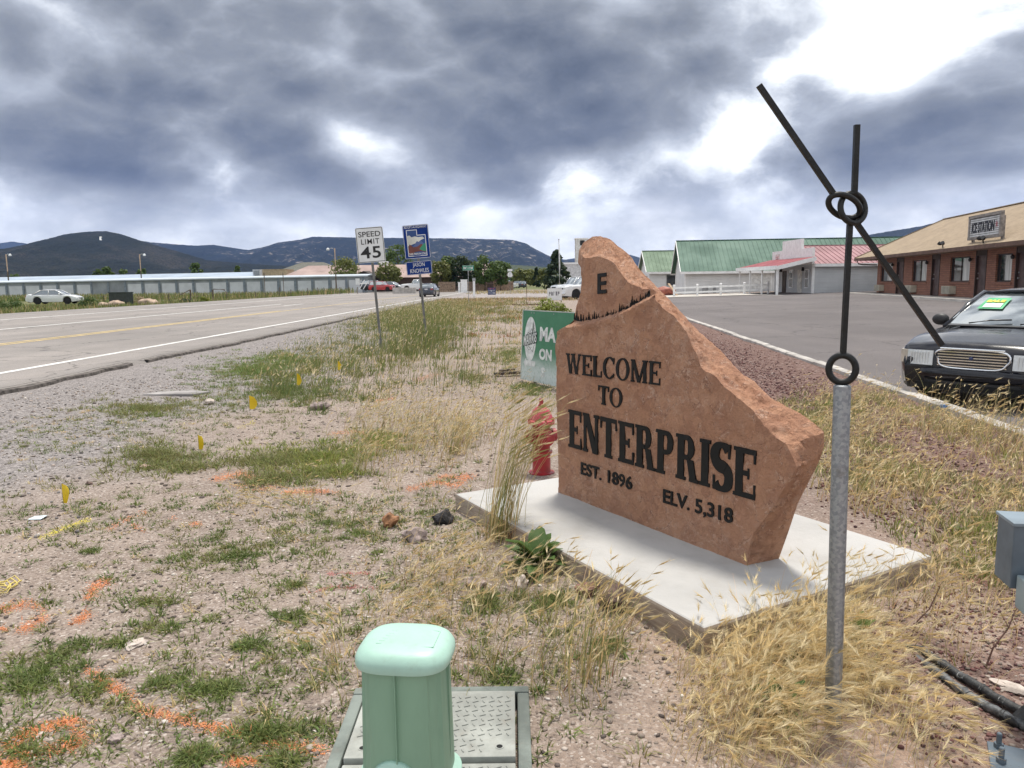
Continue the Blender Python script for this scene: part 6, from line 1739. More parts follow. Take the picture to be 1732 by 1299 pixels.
# back: fan of rings shrinking to the centre
cb = Bl.mean(0); b0 = base + NR * nL; prev0 = b0
for r in range(1, 9):
    t_ = r / 9; q = Bl * (1 - t_) + cb * t_; st0 = len(SV)
    nn_ = fbm(q[:, 0] * 6, q[:, 1] * 6, 91, 4) - 0.5
    for k in range(nL): SV.append(sz3(q[k, 0], q[k, 1], TH_ + 0.02 * math.sin(t_ * 3) + 0.05 * nn_[k] * min(1, t_ * 4)))
    for k in range(nL): k2 = (k + 1) % nL; SF.append((prev0 + k, prev0 + k2, st0 + k2, st0 + k))
    prev0 = st0
SV.append(sz3(cb[0], cb[1], TH_ + 0.02)); SF += [(prev0 + k, prev0 + (k + 1) % nL, len(SV) - 1) for k in range(nL)]
m, t, b, out = new_mat('red_sandstone')
vec = t.node('ShaderNodeTexCoord').outputs['Object']
n1 = t.noise(vec, 2.3, 8, 0.6); n2 = t.noise(vec, 14, 8, 0.65); n3 = t.noise(vec, 90, 5, 0.7)
vo = t.node('ShaderNodeTexVoronoi', feature='F1', inp={'Vector': t.vmath('ADD', vec, t.node('ShaderNodeVectorMath', operation='SCALE', inp={0: t.noise(vec, 9, 5, 0.6, out=1), 3: 0.12}).outputs[0]), 'Scale': 13.0})
vc = t.node('ShaderNodeSeparateColor'); t.l.new(vo.outputs['Color'], vc.inputs[0])
c = t.mix(t.smooth(n1, 0.32, 0.68), (0.49, 0.262, 0.165), (0.56, 0.318, 0.208))
c = t.mix(t.smooth(vc.outputs[0], 0.2, 0.9, 0.0, 0.45), c, (0.35, 0.18, 0.122))
c = t.mix(t.smooth(n2, 0.50, 0.72, 0, 0.55), c, (0.58, 0.38, 0.285))
c = t.mix(t.smooth(n3, 0.55, 0.75, 0, 0.35), c, (0.235, 0.115, 0.08))
fl_v = t.vmath('ADD', vec, t.node('ShaderNodeVectorMath', operation='SCALE', inp={0: t.noise(vec, 6, 6, 0.65, out=1), 3: 0.22}).outputs[0])
fe = t.node('ShaderNodeTexVoronoi', feature='DISTANCE_TO_EDGE', inp={'Vector': fl_v, 'Scale': 9.0}).outputs['Distance']
fe2 = t.node('ShaderNodeTexVoronoi', feature='DISTANCE_TO_EDGE', inp={'Vector': fl_v, 'Scale': 23.0}).outputs['Distance']
chip = t.math('MULTIPLY', t.smooth(fe, 0.0, 0.035, 1.0, 0.0), t.smooth(n2, 0.45, 0.60))
chip_light2 = t.math('MULTIPLY', t.smooth(fe2, 0.0, 0.05, 0.8, 0.0), t.smooth(n1, 0.48, 0.6))
chip_lights = t.math('MAXIMUM', chip, chip_light2)
c = t.mix(t.math('MULTIPLY', chip_lights, 0.8), c, (0.66, 0.46, 0.36))  # flake edges painted pale as highlights, since the bump shades only weakly
crevice_shade = t.node('ShaderNodeTexVoronoi', feature='DISTANCE_TO_EDGE', inp={'Vector': t.vmath('ADD', fl_v, (0.012, 0.0, -0.016)), 'Scale': 9.0}).outputs['Distance']
c = t.mix(t.math('MULTIPLY', t.smooth(crevice_shade, 0.0, 0.03, 0.7, 0.0), t.smooth(n2, 0.42, 0.58)), c, (0.20, 0.095, 0.065))  # crevice shade painted as dark lines offset from the flake edges
terr = t.math('ADD', t.math('SNAP', t.noise(fl_v, 7.0, 4, 0.6), 0.07), t.math('MULTIPLY', t.math('SNAP', t.noise(fl_v, 17.0, 4, 0.6), 0.09), 0.5))
t.l.new(c, b.inputs['Base Color']); b.inputs['Roughness'].default_value = 0.95; b.inputs['Specular IOR Level'].default_value = 0.15
hh2 = t.math('ADD', t.math('MULTIPLY', terr, 1.3), t.math('ADD', t.math('MULTIPLY', n2, 0.5), t.math('MULTIPLY', n3, 0.16)))
bp = t.node('ShaderNodeBump', inp={'Height': hh2}); bp.inputs['Strength'].default_value = 1.0; bp.inputs['Distance'].default_value = 0.07
t.l.new(bp.outputs[0], b.inputs['Normal'])
st_o = MB().add(SV, SF).build('stone', m, stone)
bm = bmesh.new(); bm.from_mesh(st_o.data); bmesh.ops.remove_doubles(bm, verts=bm.verts, dist=0.0008); bmesh.ops.recalc_face_normals(bm, faces=bm.faces); bm.to_mesh(st_o.data); bm.free()
st_o.data.shade_smooth(); st_o.data.set_sharp_from_angle(angle=R(32))

# ---- carved black lettering
ink_m = M('letter_paint', (0.006, 0.006, 0.006), 0.55, spec=0.3)


def ring_poly(cx, cy, rx, ry, tx, ty, a0=0, a1=360, n=26):
    q = []
    for k in range(n):
        b0_ = R(a0 + (a1 - a0) * k / n); b1_ = R(a0 + (a1 - a0) * (k + 1) / n)
        o = lambda a_, x_, y_: (cx + x_ * math.cos(a_), cy + y_ * math.sin(a_))
        q.append([o(b0_, rx, ry), o(b1_, rx, ry), o(b1_, rx - tx, ry - ty), o(b0_, rx - tx, ry - ty)])
    return q


def glyph(ch, S, T, F):
    """slab-serif capital of unit height: S stem, T thin stroke, F serif overhang; returns quads and width"""
    Q = []; sh = 0.075
    rect = lambda x0, y0, x1, y1: Q.append([(x0, y0), (x1, y0), (x1, y1), (x0, y1)])
    diag = lambda xb, xt, w, y0=0, y1=1: Q.append([(xb, y0), (xb + w, y0), (xt + w, y1), (xt, y1)])
    stem = lambda x, w=S, bot=True, top=True: (rect(x, 0, x + w, 1), bot and rect(x - F, 0, x + w + F, sh), top and rect(x - F, 1 - sh, x + w + F, 1))
    if ch == 'E':
        W_ = 0.62; stem(F); rect(F, 0, W_, T); rect(F, 1 - T, W_, 1); rect(F + S, 0.5 - T / 2, W_ * 0.72, 0.5 + T / 2)
        rect(W_ - 0.055, 0, W_, 0.30); rect(W_ - 0.065, 0.72, W_ - 0.01, 1); rect(W_ * 0.72 - 0.05, 0.39, W_ * 0.72, 0.61); return Q, W_
    if ch == 'L':
        W_ = 0.58; stem(F); rect(F, 0, W_, T); rect(W_ - 0.055, 0, W_, 0.30); return Q, W_
    if ch == 'T':
        W_ = 0.70; stem(W_ / 2 - S / 2, top=False); rect(0, 1 - T, W_, 1); rect(0, 0.72, 0.055, 1); rect(W_ - 0.055, 0.72, W_, 1); return Q, W_
    if ch == 'I': stem(F); return Q, S + 2 * F
    if ch == 'N':
        W_ = 0.74; t2 = S * 0.55; stem(F, t2, True, False); stem(W_ - F - t2, t2, False, True); rect(0, 1 - sh, F + t2 + 0.04, 1); diag(W_ - F - S * 1.05, F, S * 1.05); return Q, W_
    if ch == 'M':
        W_ = 0.92; t2 = S * 0.6; stem(F, t2); stem(W_ - F - S, S); diag(W_ / 2 - S / 2, F, S); diag(W_ / 2 - t2 / 2, W_ - F - t2 - 0.02, t2); return Q, W_
    if ch == 'W':
        W_ = 1.05; t2 = S * 0.6; diag(0.24, 0.05, S); diag(0.27, 0.46, t2); diag(0.66, 0.42, S); diag(0.70, 0.90, t2)
        rect(0.0, 1 - sh, 0.05 + S + F, 1); rect(0.37, 1 - sh, 0.42 + S + F, 1); rect(0.90 - F, 1 - sh, W_, 1); return Q, W_
    if ch in 'PR':
        W_ = 0.64 if ch == 'P' else 0.72; stem(F); cx = F + S + 0.10; rr_ = 0.58 - cx + 0.02
        rect(F + S, 1 - T, cx, 1); rect(F + S, 0.46, cx, 0.46 + T); Q.extend(ring_poly(cx, 0.73, rr_, 0.27, S * 0.9, T, -90, 90, 14))
        if ch == 'R': diag(W_ - S - 0.02, F + S + 0.10, S * 0.95, 0, 0.48); rect(W_ - S - 0.05, 0, W_ + 0.03, sh)
        return Q, W_
    if ch == 'O':
        W_ = 0.80; Q.extend(ring_poly(W_ / 2, 0.5, W_ / 2, 0.515, S, T * 0.75, 0, 360, 36)); return Q, W_
    if ch == 'C':
        W_ = 0.72; Q.extend(ring_poly(0.40, 0.5, 0.40, 0.515, S, T * 0.75, 42, 318, 30)); rect(W_ - 0.085, 0.68, W_ - 0.025, 0.98); rect(W_ - 0.075, 0.10, W_ - 0.035, 0.26); return Q, W_
    if ch == 'S':
        W_ = 0.58; pts = []
        for k in range(33):
            t_ = k / 32
            if t_ <= 0.5: a_ = R(35 + (270 - 35) * t_ * 2); pts.append((0.29 + 0.215 * math.cos(a_), 0.735 + 0.225 * math.sin(a_)))
            else: a_ = R(90 - 235 * (t_ - 0.5) * 2); pts.append((0.29 + 0.225 * math.cos(a_), 0.275 + 0.235 * math.sin(a_)))
        for k in range(32):
            (xa, ya), (xb, yb) = pts[k], pts[k + 1]
            def wn(i):
                i0, i1 = max(0, i - 1), min(32, i + 1); dx, dy = pts[i1][0] - pts[i0][0], pts[i1][1] - pts[i0][1]; l_ = math.hypot(dx, dy) + 1e-9
                w_ = T * 0.5 + (S - T * 0.6) * 0.5 * (abs(dy) / l_) ** 1.2 + (S * 0.42 if 11 < i < 21 else 0) * (1 - abs(dy) / l_); return -dy / l_ * w_, dx / l_ * w_
            na, nb = wn(k), wn(k + 1)
            Q.append([(xa + na[0], ya + na[1]), (xb + nb[0], yb + nb[1]), (xb - nb[0], yb - nb[1]), (xa - na[0], ya - na[1])])
        rect(0.475, 0.70, 0.535, 1.0); rect(0.035, 0.0, 0.095, 0.30); return Q, W_
    return Q, 0.3


def serif_line(txt, s0, s1, z0, z1, S, T, F, gap=0.10):
    """a line of lettering filling s0..s1, z0 at left and right = baseline ends"""
    gl = [glyph(c_, S, T, F) for c_ in txt]
    tot = sum(w_ for _, w_ in gl) + gap * (len(gl) - 1); kx_ = (s1[0] - s0[0]) / tot; x = 0; mb_ = MB(); lift = 0
    for Q, w_ in gl:
        for q in Q:
            pts = []
            for (gx_, gy_) in q:
                fr = (x + gx_) / tot; s_ = s0[0] + (s1[0] - s0[0]) * fr; zb2 = s0[1] + (s1[1] - s0[1]) * fr; h_ = z0 + (z1 - z0) * fr
                pts.append((s_, zb2 + gy_ * h_))
            lift = (lift + 1) % 7
            d_ = 0.0068 + 0.0002 * lift
            top_ = [sz3(a_, b2, -d_) for a_, b2 in pts]; bot_ = [sz3(a_, b2, 0.03) for a_, b2 in pts]
            ar2 = sum(pts[i][0] * pts[(i + 1) % 4][1] - pts[(i + 1) % 4][0] * pts[i][1] for i in range(4))
            f_ = [(0, 1, 2, 3), (0, 4, 5, 1), (1, 5, 6, 2), (2, 6, 7, 3), (3, 7, 4, 0)]
            if ar2 < 0: f_ = [tuple(reversed(g)) for g in f_]
            mb_.add(top_ + bot_, f_)
        x += w_ + gap
    return mb_.build('lettering', ink_m, stone)


def line_from_px(tl, bl, tr, br):
    a_, b2, c_, d_ = face_sz(*tl), face_sz(*bl), face_sz(*tr), face_sz(*br)
    return ((a_[0] + b2[0]) / 2, b2[1]), ((c_[0] + d_[0]) / 2, d_[1]), a_[1] - b2[1], c_[1] - d_[1]


L = line_from_px((957, 597), (960, 631), (1117, 612), (1119, 652)); serif_line('WELCOME', L[0], L[1], L[2], L[3], 0.165, 0.085, 0.05, 0.09)
L = line_from_px((1012, 651), (1014, 683), (1053, 658), (1054, 691)); serif_line('TO', L[0], L[1], L[2], L[3], 0.165, 0.085, 0.06, 0.06)
L = line_from_px((962, 692), (963, 755), (1279, 762), (1280, 847)); serif_line('ENTERPRISE', L[0], L[1], L[2], L[3], 0.215, 0.105, 0.055, 0.06)


def sans_line(txt, tl, bl, tr, br, off=-0.001, bold=0.0):
    s0, s1, h0, h1 = line_from_px(tl, bl, tr, br)
    ax_ = sz3(s1[0], s1[1], 0) - sz3(s0[0], s0[1], 0); size = (h0 + h1) / 2 / 0.73
    org_ = sz3((s0[0] + s1[0]) / 2, (s0[1] + s1[1]) / 2, off)
    return text_mesh('lettering', txt, size, ink_m, stone, org_, ax_, (0, 0, 1), 0.012, width=ax_.length, bold=bold)


sans_line('EST. 1896', (983, 781), (984, 801), (1070, 805), (1070, 828), -0.003, 0.002)
sans_line('ELV. 5,318', (1122, 826), (1123, 849), (1240, 859), (1240, 885), -0.003, 0.002)
sans_line('E', (998, 462), (1001, 496.5), (1013.5, 460), (1015.5, 495), 0.0505, 0.004)
# band of little pines cut across the foot of the upper panel
tl_px = [(961, 541), (979, 545), (1000, 543), (1015, 540), (1031, 535), (1052, 523.5), (1073, 511), (1097, 495)]
tp = resample([face_sz(*q) for q in tl_px], n=70); mb_ = MB(); rnd = random.Random(12)
lens_ = len(tp)
def dpanel(): return 0.0455
for k in range(lens_ - 5):
    a_, c_ = tp[k], tp[k + 1]; w0_ = 0.0025 + 0.008 * (k / lens_); w1_ = 0.0025 + 0.008 * ((k + 1) / lens_)
    q = [(a_[0], a_[1] - w0_), (c_[0], c_[1] - w1_), (c_[0], c_[1] + w1_), (a_[0], a_[1] + w0_)]
    mb_.add([sz3(x, z, dpanel()) for x, z in q] + [sz3(x, z, 0.08) for x, z in q], [(0, 1, 2, 3), (0, 4, 5, 1), (1, 5, 6, 2), (2, 6, 7, 3), (3, 7, 4, 0)])
    nt = 2 if rnd.random() < 0.5 else 1
    for _ in range(nt):
        h_ = rnd.choice((0.012, 0.018, 0.02, 0.028, 0.04)) * (1.25 if rnd.random() < 0.2 else 0.85); f_ = rnd.random(); x = a_[0] + (c_[0] - a_[0]) * f_; z = a_[1] + (c_[1] - a_[1]) * f_ + w0_ * 0.7; w_ = 0.003 + h_ * 0.12
        for (za, zb2, wa) in ((0, 0.62, 1.0), (0.3, 0.85, 0.72), (0.55, 1.0, 0.45)):
            q = [(x - w_ * wa, z + h_ * za), (x + w_ * wa, z + h_ * za), (x, z + h_ * zb2 + h_ * 0.15)]
            mb_.add([sz3(xx_, zz_, dpanel() + 0.0005) for xx_, zz_ in q] + [sz3(xx_, zz_, 0.08) for xx_, zz_ in q], [(0, 1, 2), (0, 3, 4, 1), (1, 4, 5, 2), (2, 5, 3, 0)])
mb_.build('pine_band', ink_m, stone)

# ================================================================ POST WITH WROUGHT BAR SCULPTURE
pb0 = on_plane(1408, 1226, 0.0); YP = pb0.y
post = thing('wire_sculpture_post', 'galvanised post topped by a black bar sculpture shaped like twisted barbed wire', 'sculpture', (pb0.x, YP, gz1(pb0.x, YP)))
def lp(u, v, dy=0.0):
    q = survey(u, v, YP + dy); return Vector((q.x - pb0.x, dy, q.z - post.location.z))
m, t, b, out = new_mat('galvanised_pipe')
vec = t.node('ShaderNodeTexCoord').outputs['Object']
vo = t.node('ShaderNodeTexVoronoi', inp={'Vector': vec, 'Scale': 105.0}); vcs = t.node('ShaderNodeSeparateColor'); t.l.new(vo.outputs['Color'], vcs.inputs[0])
c = t.mix(t.smooth(vcs.outputs[0], 0, 1), (0.24, 0.26, 0.285), (0.36, 0.38, 0.40)); c = t.mix(t.smooth(t.noise(vec, 18, 7, 0.7), 0.55, 0.72, 0, 0.7), c, (0.17, 0.165, 0.16))
t.l.new(c, b.inputs['Base Color']); b.inputs['Metallic'].default_value = 0.6; b.inputs['Roughness'].default_value = 0.5
bp = t.node('ShaderNodeBump', inp={'Height': t.noise(vec, 60, 5, 0.7)}); bp.inputs['Strength'].default_value = 0.3; bp.inputs['Distance'].default_value = 0.003; t.l.new(bp.outputs[0], b.inputs['Normal'])
pipe_top = lp(1424.5, 655)
MB().tube([lp(1408, 1226) - Vector((0, 0, 0.1)), lp(1408, 1226), pipe_top], 0.0265, 20).build('pipe', m, post, smooth=True, auto=50)
MB().lathe([(0.0265, 0), (0.0265, 0.004), (0.02, 0.008)], 20, pipe_top).build('pipe_cap', m, post)
bar_m = M('black_bar', (0.010, 0.010, 0.010), 0.42, 0.3, var=0.15, vs=20, bump=0.3, bs=60, dirt=0.07)
def sqbar(a_, c_, w_, name='bar'):
    return MB().beam(a_, c_, w_, w_).build(name, bar_m, post, bevel=0.002)
MB().ring(lp(1424.5, 624), (0.42, 0.9, 0), 0.0395, 0.0108, 36, 8, (1, 1.10)).build('ring', bar_m, post, smooth=True)
BW = 0.0160
MB().beam(lp(1426, 598, 0.0), lp(1437.5, 378, 0.0), BW, BW).build('upright_bar', bar_m, post, bevel=0.0015)
MB().beam(lp(1445, 328, 0.010), lp(1449.5, 211, 0.010), BW, BW).build('upright_bar', bar_m, post, bevel=0.0015)
MB().beam(lp(1283.5, 144, -0.012), lp(1411, 330, -0.012), BW, BW).build('long_bar', bar_m, post, bevel=0.0015)
MB().beam(lp(1446, 374, 0.010), lp(1593, 584, 0.010), BW, BW).build('long_bar', bar_m, post, bevel=0.0015)
# the knot: two interlocked loops
def loop_ring(c_, e1, e2, tilt, ph, swing, r_):
    pts = []
    for k in range(44):
        q = 2 * math.pi * k / 42
        a1, b1 = e1 * math.cos(q), e2 * math.sin(q)
        pts.append(c_ + Vector(((a1 * math.cos(tilt) - b1 * math.sin(tilt)) * 1.07, swing * math.sin(q + ph), -(a1 * math.sin(tilt) + b1 * math.cos(tilt)))))
    return MB().tube(pts, r_, 10, cap=False).build('loop', bar_m, post, smooth=True)
loop_ring(lp(1428, 349), 0.0525, 0.0270, 0.49, 0.6, 0.018, 0.0092)
loop_ring(lp(1442.5, 352), 0.0415, 0.0460, 0.0, 2.2, 0.018, 0.0092)

# ================================================================ HYDRANT
hy = on_plane(916, 800, 0.0)
hyd = thing('fire_hydrant', 'red fire hydrant behind the dry grass at the end of the plinth', 'hydrant', (hy.x, hy.y, gz1(hy.x, hy.y) - 0.02), R(20))
k_ = (survey(913, 671, hy.y).z) / 0.70
red_m = M('hydrant_red', (0.33, 0.012, 0.020), 0.35, var=0.14, vs=9, bump=0.08, bs=60, coat=0.3, dirt=0.12); pink_m = M('hydrant_faded_red', (0.50, 0.05, 0.075), 0.4, var=0.12, vs=9, coat=0.3)
sc_ = lambda pr: [(a_ * k_, b2 * k_) for a_, b2 in pr]
MB().lathe(sc_([(0.085, -0.05), (0.085, 0.0), (0.115, 0.004), (0.118, 0.03), (0.088, 0.035), (0.082, 0.06), (0.082, 0.20), (0.100, 0.205), (0.100, 0.225), (0.080, 0.23), (0.078, 0.44), (0.092, 0.47)]), 28).build('barrel', red_m, hyd, smooth=True, auto=40)
MB().lathe(sc_([(0.118, 0.472), (0.122, 0.476), (0.122, 0.505), (0.105, 0.512), (0.098, 0.545), (0.075, 0.595), (0.045, 0.622), (0.032, 0.63)]), 28).build('bonnet', pink_m, hyd, smooth=True, auto=40)
MB().lathe(sc_([(0.030, 0.63), (0.030, 0.645), (0.021, 0.65), (0.017, 0.70)]), 5).build('operating_nut', red_m, hyd)
for a_ in range(8):
    q = 2 * math.pi * a_ / 8; MB().lathe([(0.012 * k_, 0), (0.012 * k_, 0.016 * k_)], 6, (0.112 * k_ * math.cos(q), 0.112 * k_ * math.sin(q), 0.505 * k_)).build('bolt', red_m, hyd)
for ax_, r_ in (((1, 0, 0), 0.052), ((-1, 0, 0), 0.052), ((0, -1, 0), 0.066)):
    nz1 = MB().lathe(sc_([(r_ * 0.85, 0.05), (r_ * 0.85, 0.095), (r_ * 1.15, 0.097), (r_ * 1.15, 0.135), (r_ * 0.9, 0.145)]), 20, (0, 0, 0.36 * k_), ax_).build('nozzle', red_m, hyd, smooth=True, auto=40)
    MB().lathe(sc_([(0.02, 0.14), (0.02, 0.165)]), 5, (0, 0, 0.36 * k_), ax_).build('nozzle_nut', red_m, nz1)

# ================================================================ GREEN PEDESTAL AND GROUND VAULT
PX = survey(676, 1137, 1.62); pedx, pedy = PX.x, 1.70
ped = thing('cable_pedestal', 'pale green plastic utility pedestal with a domed cap in the foreground', 'pedestal', (pedx + 0.004, pedy, gz1(pedx, pedy)), R(-7))
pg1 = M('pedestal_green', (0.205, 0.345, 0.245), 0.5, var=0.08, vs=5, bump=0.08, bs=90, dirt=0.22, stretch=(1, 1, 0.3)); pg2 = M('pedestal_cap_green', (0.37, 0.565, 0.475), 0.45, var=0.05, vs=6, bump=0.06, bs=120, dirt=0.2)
def sup(a_, b2, e, n=56, flute=0.0):
    o = []
    for k in range(n):
        q = 2 * math.pi * k / n; cx_, sx_ = math.cos(q), math.sin(q); x = a_ * math.copysign(abs(cx_) ** e, cx_); y = b2 * math.copysign(abs(sx_) ** e, sx_)
        if flute:
            f_ = flute * (1 if 0.60 < abs(cx_) ** 1 < 0.86 and abs(sx_) > 0.2 else 0); x *= 1 - f_; y *= 1 - f_
        o.append((x, y))
    return o
def loft(secs, n=56):
    v_ = [(x, y, z) for sec, z in secs for x, y in sec]; k = len(secs)
    f_ = [(i * n + j, i * n + (j + 1) % n, (i + 1) * n + (j + 1) % n, (i + 1) * n + j) for i in range(k - 1) for j in range(n)]
    f_ += [tuple(reversed(range(n))), tuple((k - 1) * n + j for j in range(n))]
    return MB().add(v_, f_)
capz = PX.z - gz1(pedx, pedy) + 0.004
EX = 0.62
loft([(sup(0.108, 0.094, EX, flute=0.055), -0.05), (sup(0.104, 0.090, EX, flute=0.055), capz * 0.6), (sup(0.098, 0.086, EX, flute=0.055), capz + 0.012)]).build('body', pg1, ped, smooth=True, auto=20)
sz_ = 0.112
cp = [(sup(sz_ * a_, 0.099 * a_, EX), capz + z_) for a_, z_ in ((0.86, 0.004), (0.985, -0.004), (1.0, 0.002), (0.995, 0.014), (0.965, 0.021), (0.91, 0.030), (0.82, 0.037), (0.70, 0.041), (0.5, 0.0425), (0.2, 0.043))]
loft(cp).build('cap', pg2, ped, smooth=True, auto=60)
pn = MB(); 
for q0, q1 in (((0.012, -0.045), (0.075, -0.045)), ((0.075, -0.045), (0.075, 0.035)), ((0.075, 0.035), (0.020, 0.042)), ((0.020, 0.042), (0.012, -0.045))): pn.tube([(q0[0], q0[1], capz + 0.0412), (q1[0], q1[1], capz + 0.0412)], 0.0018, 6)
pn.build('embossed_panel', pg2, ped)
pn = MB()
for k in range(6): pn.box((-0.060 + 0.004 * k, -0.04 + 0.013 * k, capz + 0.040), (-0.047 + 0.004 * k, -0.031 + 0.013 * k, capz + 0.0430))
pn.build('embossed_marks', pg2, ped, kind='stuff')
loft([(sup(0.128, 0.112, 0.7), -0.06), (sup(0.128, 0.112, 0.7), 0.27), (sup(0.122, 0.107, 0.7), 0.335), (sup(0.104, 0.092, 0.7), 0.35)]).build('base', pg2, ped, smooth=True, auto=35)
dv_ = MB().lathe([(0.0, 0.012), (0.036, 0.011), (0.050, 0.006), (0.056, -0.004)], 28, (-0.012, -0.0925, 0.368), (0, -1, 0.03)); dv_.build('boss', pg2, ped, smooth=True)
pr_ = MB(); pr_.box((-0.004, -0.097, 0.37), (-0.002, -0.0865, capz)); pr_.build('mould_line', pg1, ped)
MB().box((-0.104, -0.012, 0.36), (-0.097, 0.004, capz - 0.02)).build('side_rib', pg1, ped); MB().box((0.097, -0.012, 0.36), (0.104, 0.004, capz - 0.02)).build('side_rib', pg1, ped)

VB0 = on_plane(616, 1160, 0.05); VB1 = on_plane(903, 1163, 0.05); VF0 = on_plane(532, 1299, 0.05); VF1 = on_plane(890, 1299, 0.05)
vx0 = (VB0.x + VF0.x) / 2 + 0.0; vx1 = (VB1.x + VF1.x) / 2; vy1 = (VB0.y + VB1.y) / 2; vsplit = on_plane(730, 1286, 0.05).y; vy0 = 1.86
vrz = math.atan2(VB1.y - VB0.y, VB1.x - VB0.x)
va = thing('ground_vault', 'grey green utility box lid with raised tread bars set in the dirt behind the pedestal', 'utility vault', ((vx0 + vx1) / 2, vy1, 0.0), 0.0)
vw = (vx1 - vx0) / 2; vl = vy1 - vy0; vs1 = vy1 - vsplit
vm = M('vault_rim', (0.175, 0.20, 0.18), 0.75, var=0.2, vs=5, bump=0.2, bs=50, dirt=0.3); lm_ = M('vault_lid', (0.34, 0.35, 0.32), 0.75, var=0.16, vs=5, bump=0.2, bs=60, dirt=0.45)
rimw = 0.042
rb = MB()
rb.box((-vw, -rimw, -0.12), (vw, 0, 0.052)); rb.box((-vw, -vl, -0.12), (-vw + rimw, -rimw - 0.0005, 0.050)); rb.box((vw - rimw, -vl, -0.12), (vw, -rimw - 0.0005, 0.050)); rb.box((-vw + rimw + 0.0005, -vl, -0.12), (vw - rimw - 0.0005, -vl + rimw, 0.050))
rb.build('rim', vm, va, bevel=0.008)
MB().box((-vw + rimw, -vl + rimw, -0.12), (vw - rimw, -rimw, -0.02)).build('pit', M('pit_dark', (0.02, 0.02, 0.02), 0.9), va)
lw = vw - rimw - 0.008
def lid(y0_, y1_, z_):
    o = MB().box((-lw, y0_, -0.015), (lw, y1_, z_)).build('lid', lm_, va, bevel=0.004)
    tb_ = MB(); rnd = random.Random(int(y0_ * 1000)); pit = 0.045; i_ = 0
    yy_ = y0_ + 0.03
    while yy_ < y1_ - 0.02:
        xx_ = -lw + 0.03; j_ = 0
        while xx_ < lw - 0.02:
            if not (abs(abs(xx_) - (lw - 0.05)) < 0.035 and (abs(yy_ - y0_) < 0.09)):
                s_ = 1 if (i_ + j_) % 2 else -1
                d_ = Vector((0.0095, 0.004, 0)) if (i_ + j_) % 2 else Vector((0.003, -0.007, 0))
                c_ = Vector((xx_, yy_, z_ + 0.0012)); tb_.beam(c_ - d_, c_ + d_, 0.0035, 0.0035)
            xx_ += pit * 0.62; j_ += 1
        yy_ += pit * 0.62; i_ += 1
    tb_.build('tread_bars', lm_, o, kind='stuff')
    for sx in (-1, 1):
        MB().lathe([(0.014, 0.0), (0.014, 0.0016), (0.010, 0.0016), (0.010, 0.0)], 16, (sx * (lw - 0.05), y0_ + 0.05, z_)).build('bolt_collar', lm_, o)
        MB().lathe([(0.0001, 0.0), (0.0095, 0.0), (0.0095, 0.0011)], 16, (sx * (lw - 0.05), y0_ + 0.05, z_)).build('bolt_hole', M('hole_dark', (0.01, 0.01, 0.01), 0.9), o)
    return o
l1 = lid(-vs1, -rimw - 0.006, 0.060); l2 = lid(-vl + rimw + 0.006, -vs1 - 0.012, 0.047)
nb = MB(); nb.box((-lw + 0.05, -0.24, 0.0602), (-lw + 0.09, -0.12, 0.0612)); nb.build('name_pad', lm_, l1)

# ================================================================ FLOODLIGHT STAND AND CABLES (right edge)
dk = M('slate_paint', (0.10, 0.13, 0.16), 0.45, var=0.1, vs=6, dirt=0.2)
fp = on_plane(1712, 1290, 0.03)
fs_ = thing('floodlight_stand', 'slate grey bolted stand holding a boxed floodlight at the right edge', 'floodlight', (fp.x + 0.02, fp.y, 0.0), R(-28))
MB().box((-0.075, -0.075, -0.02), (0.11, 0.11, 0.018)).build('base_plate', dk, fs_, bevel=0.003)
for (x_, y_) in ((-0.045, 0.0), (-0.045, 0.085), (0.085, -0.045)):
    MB().lathe([(0.014, 0.0), (0.014, 0.014)], 6, (x_, y_, 0.0185)).build('nut', dk, fs_); MB().lathe([(0.008, 0.0), (0.008, 0.045), (0.006, 0.048)], 10, (x_, y_, 0.0186)).build('bolt', dk, fs_)
MB().box((0.045, -0.01, 0.0185), (0.105, 0.05, 0.42)).build('upright', dk, fs_, bevel=0.004)
bx = survey(1716, 890, 2.42); bxb = survey(1711, 985, 2.40)
fc = thing('control_box', 'slate grey steel box cut off by the right edge above the floodlight', 'utility box', (bx.x, 2.42, 0.0), R(-12))
MB().box((0.0, 0.0, bxb.z - 0.03), (0.22, 0.13, bx.z)).build('cabinet', dk, fc, bevel=0.004)
MB().box((-0.006, -0.008, bx.z + 0.0005), (0.226, 0.138, bx.z + 0.012)).build('lid', M('slate_light', (0.20, 0.25, 0.29), 0.4), fc, bevel=0.003)
MB().box((0.15, 0.03, -0.1), (0.21, 0.09, bxb.z - 0.031)).build('upright', dk, fc)
gl_m = M('lens_glass', (0.52, 0.57, 0.52), 0.15, spec=0.9)
lh = MB().box((0.012, -0.10, bxb.z - 0.085), (0.20, -0.012, bxb.z + 0.025)).build('lamp_housing', M('lamp_slate', (0.24, 0.30, 0.32), 0.4), fc, bevel=0.006)
for q in range(3): MB().box((0.022 + q * 0.058, -0.112, bxb.z - 0.075), (0.074 + q * 0.058, -0.101, bxb.z + 0.008)).build('lens', gl_m, lh, bevel=0.005)
cab = M('black_conduit', (0.03, 0.032, 0.034), 0.55, var=0.3, vs=30, bump=0.4, bs=60, dirt=0.35); cab2 = M('worn_conduit', (0.13, 0.135, 0.14), 0.5, 0.2, var=0.35, vs=24, bump=0.4, bs=50)
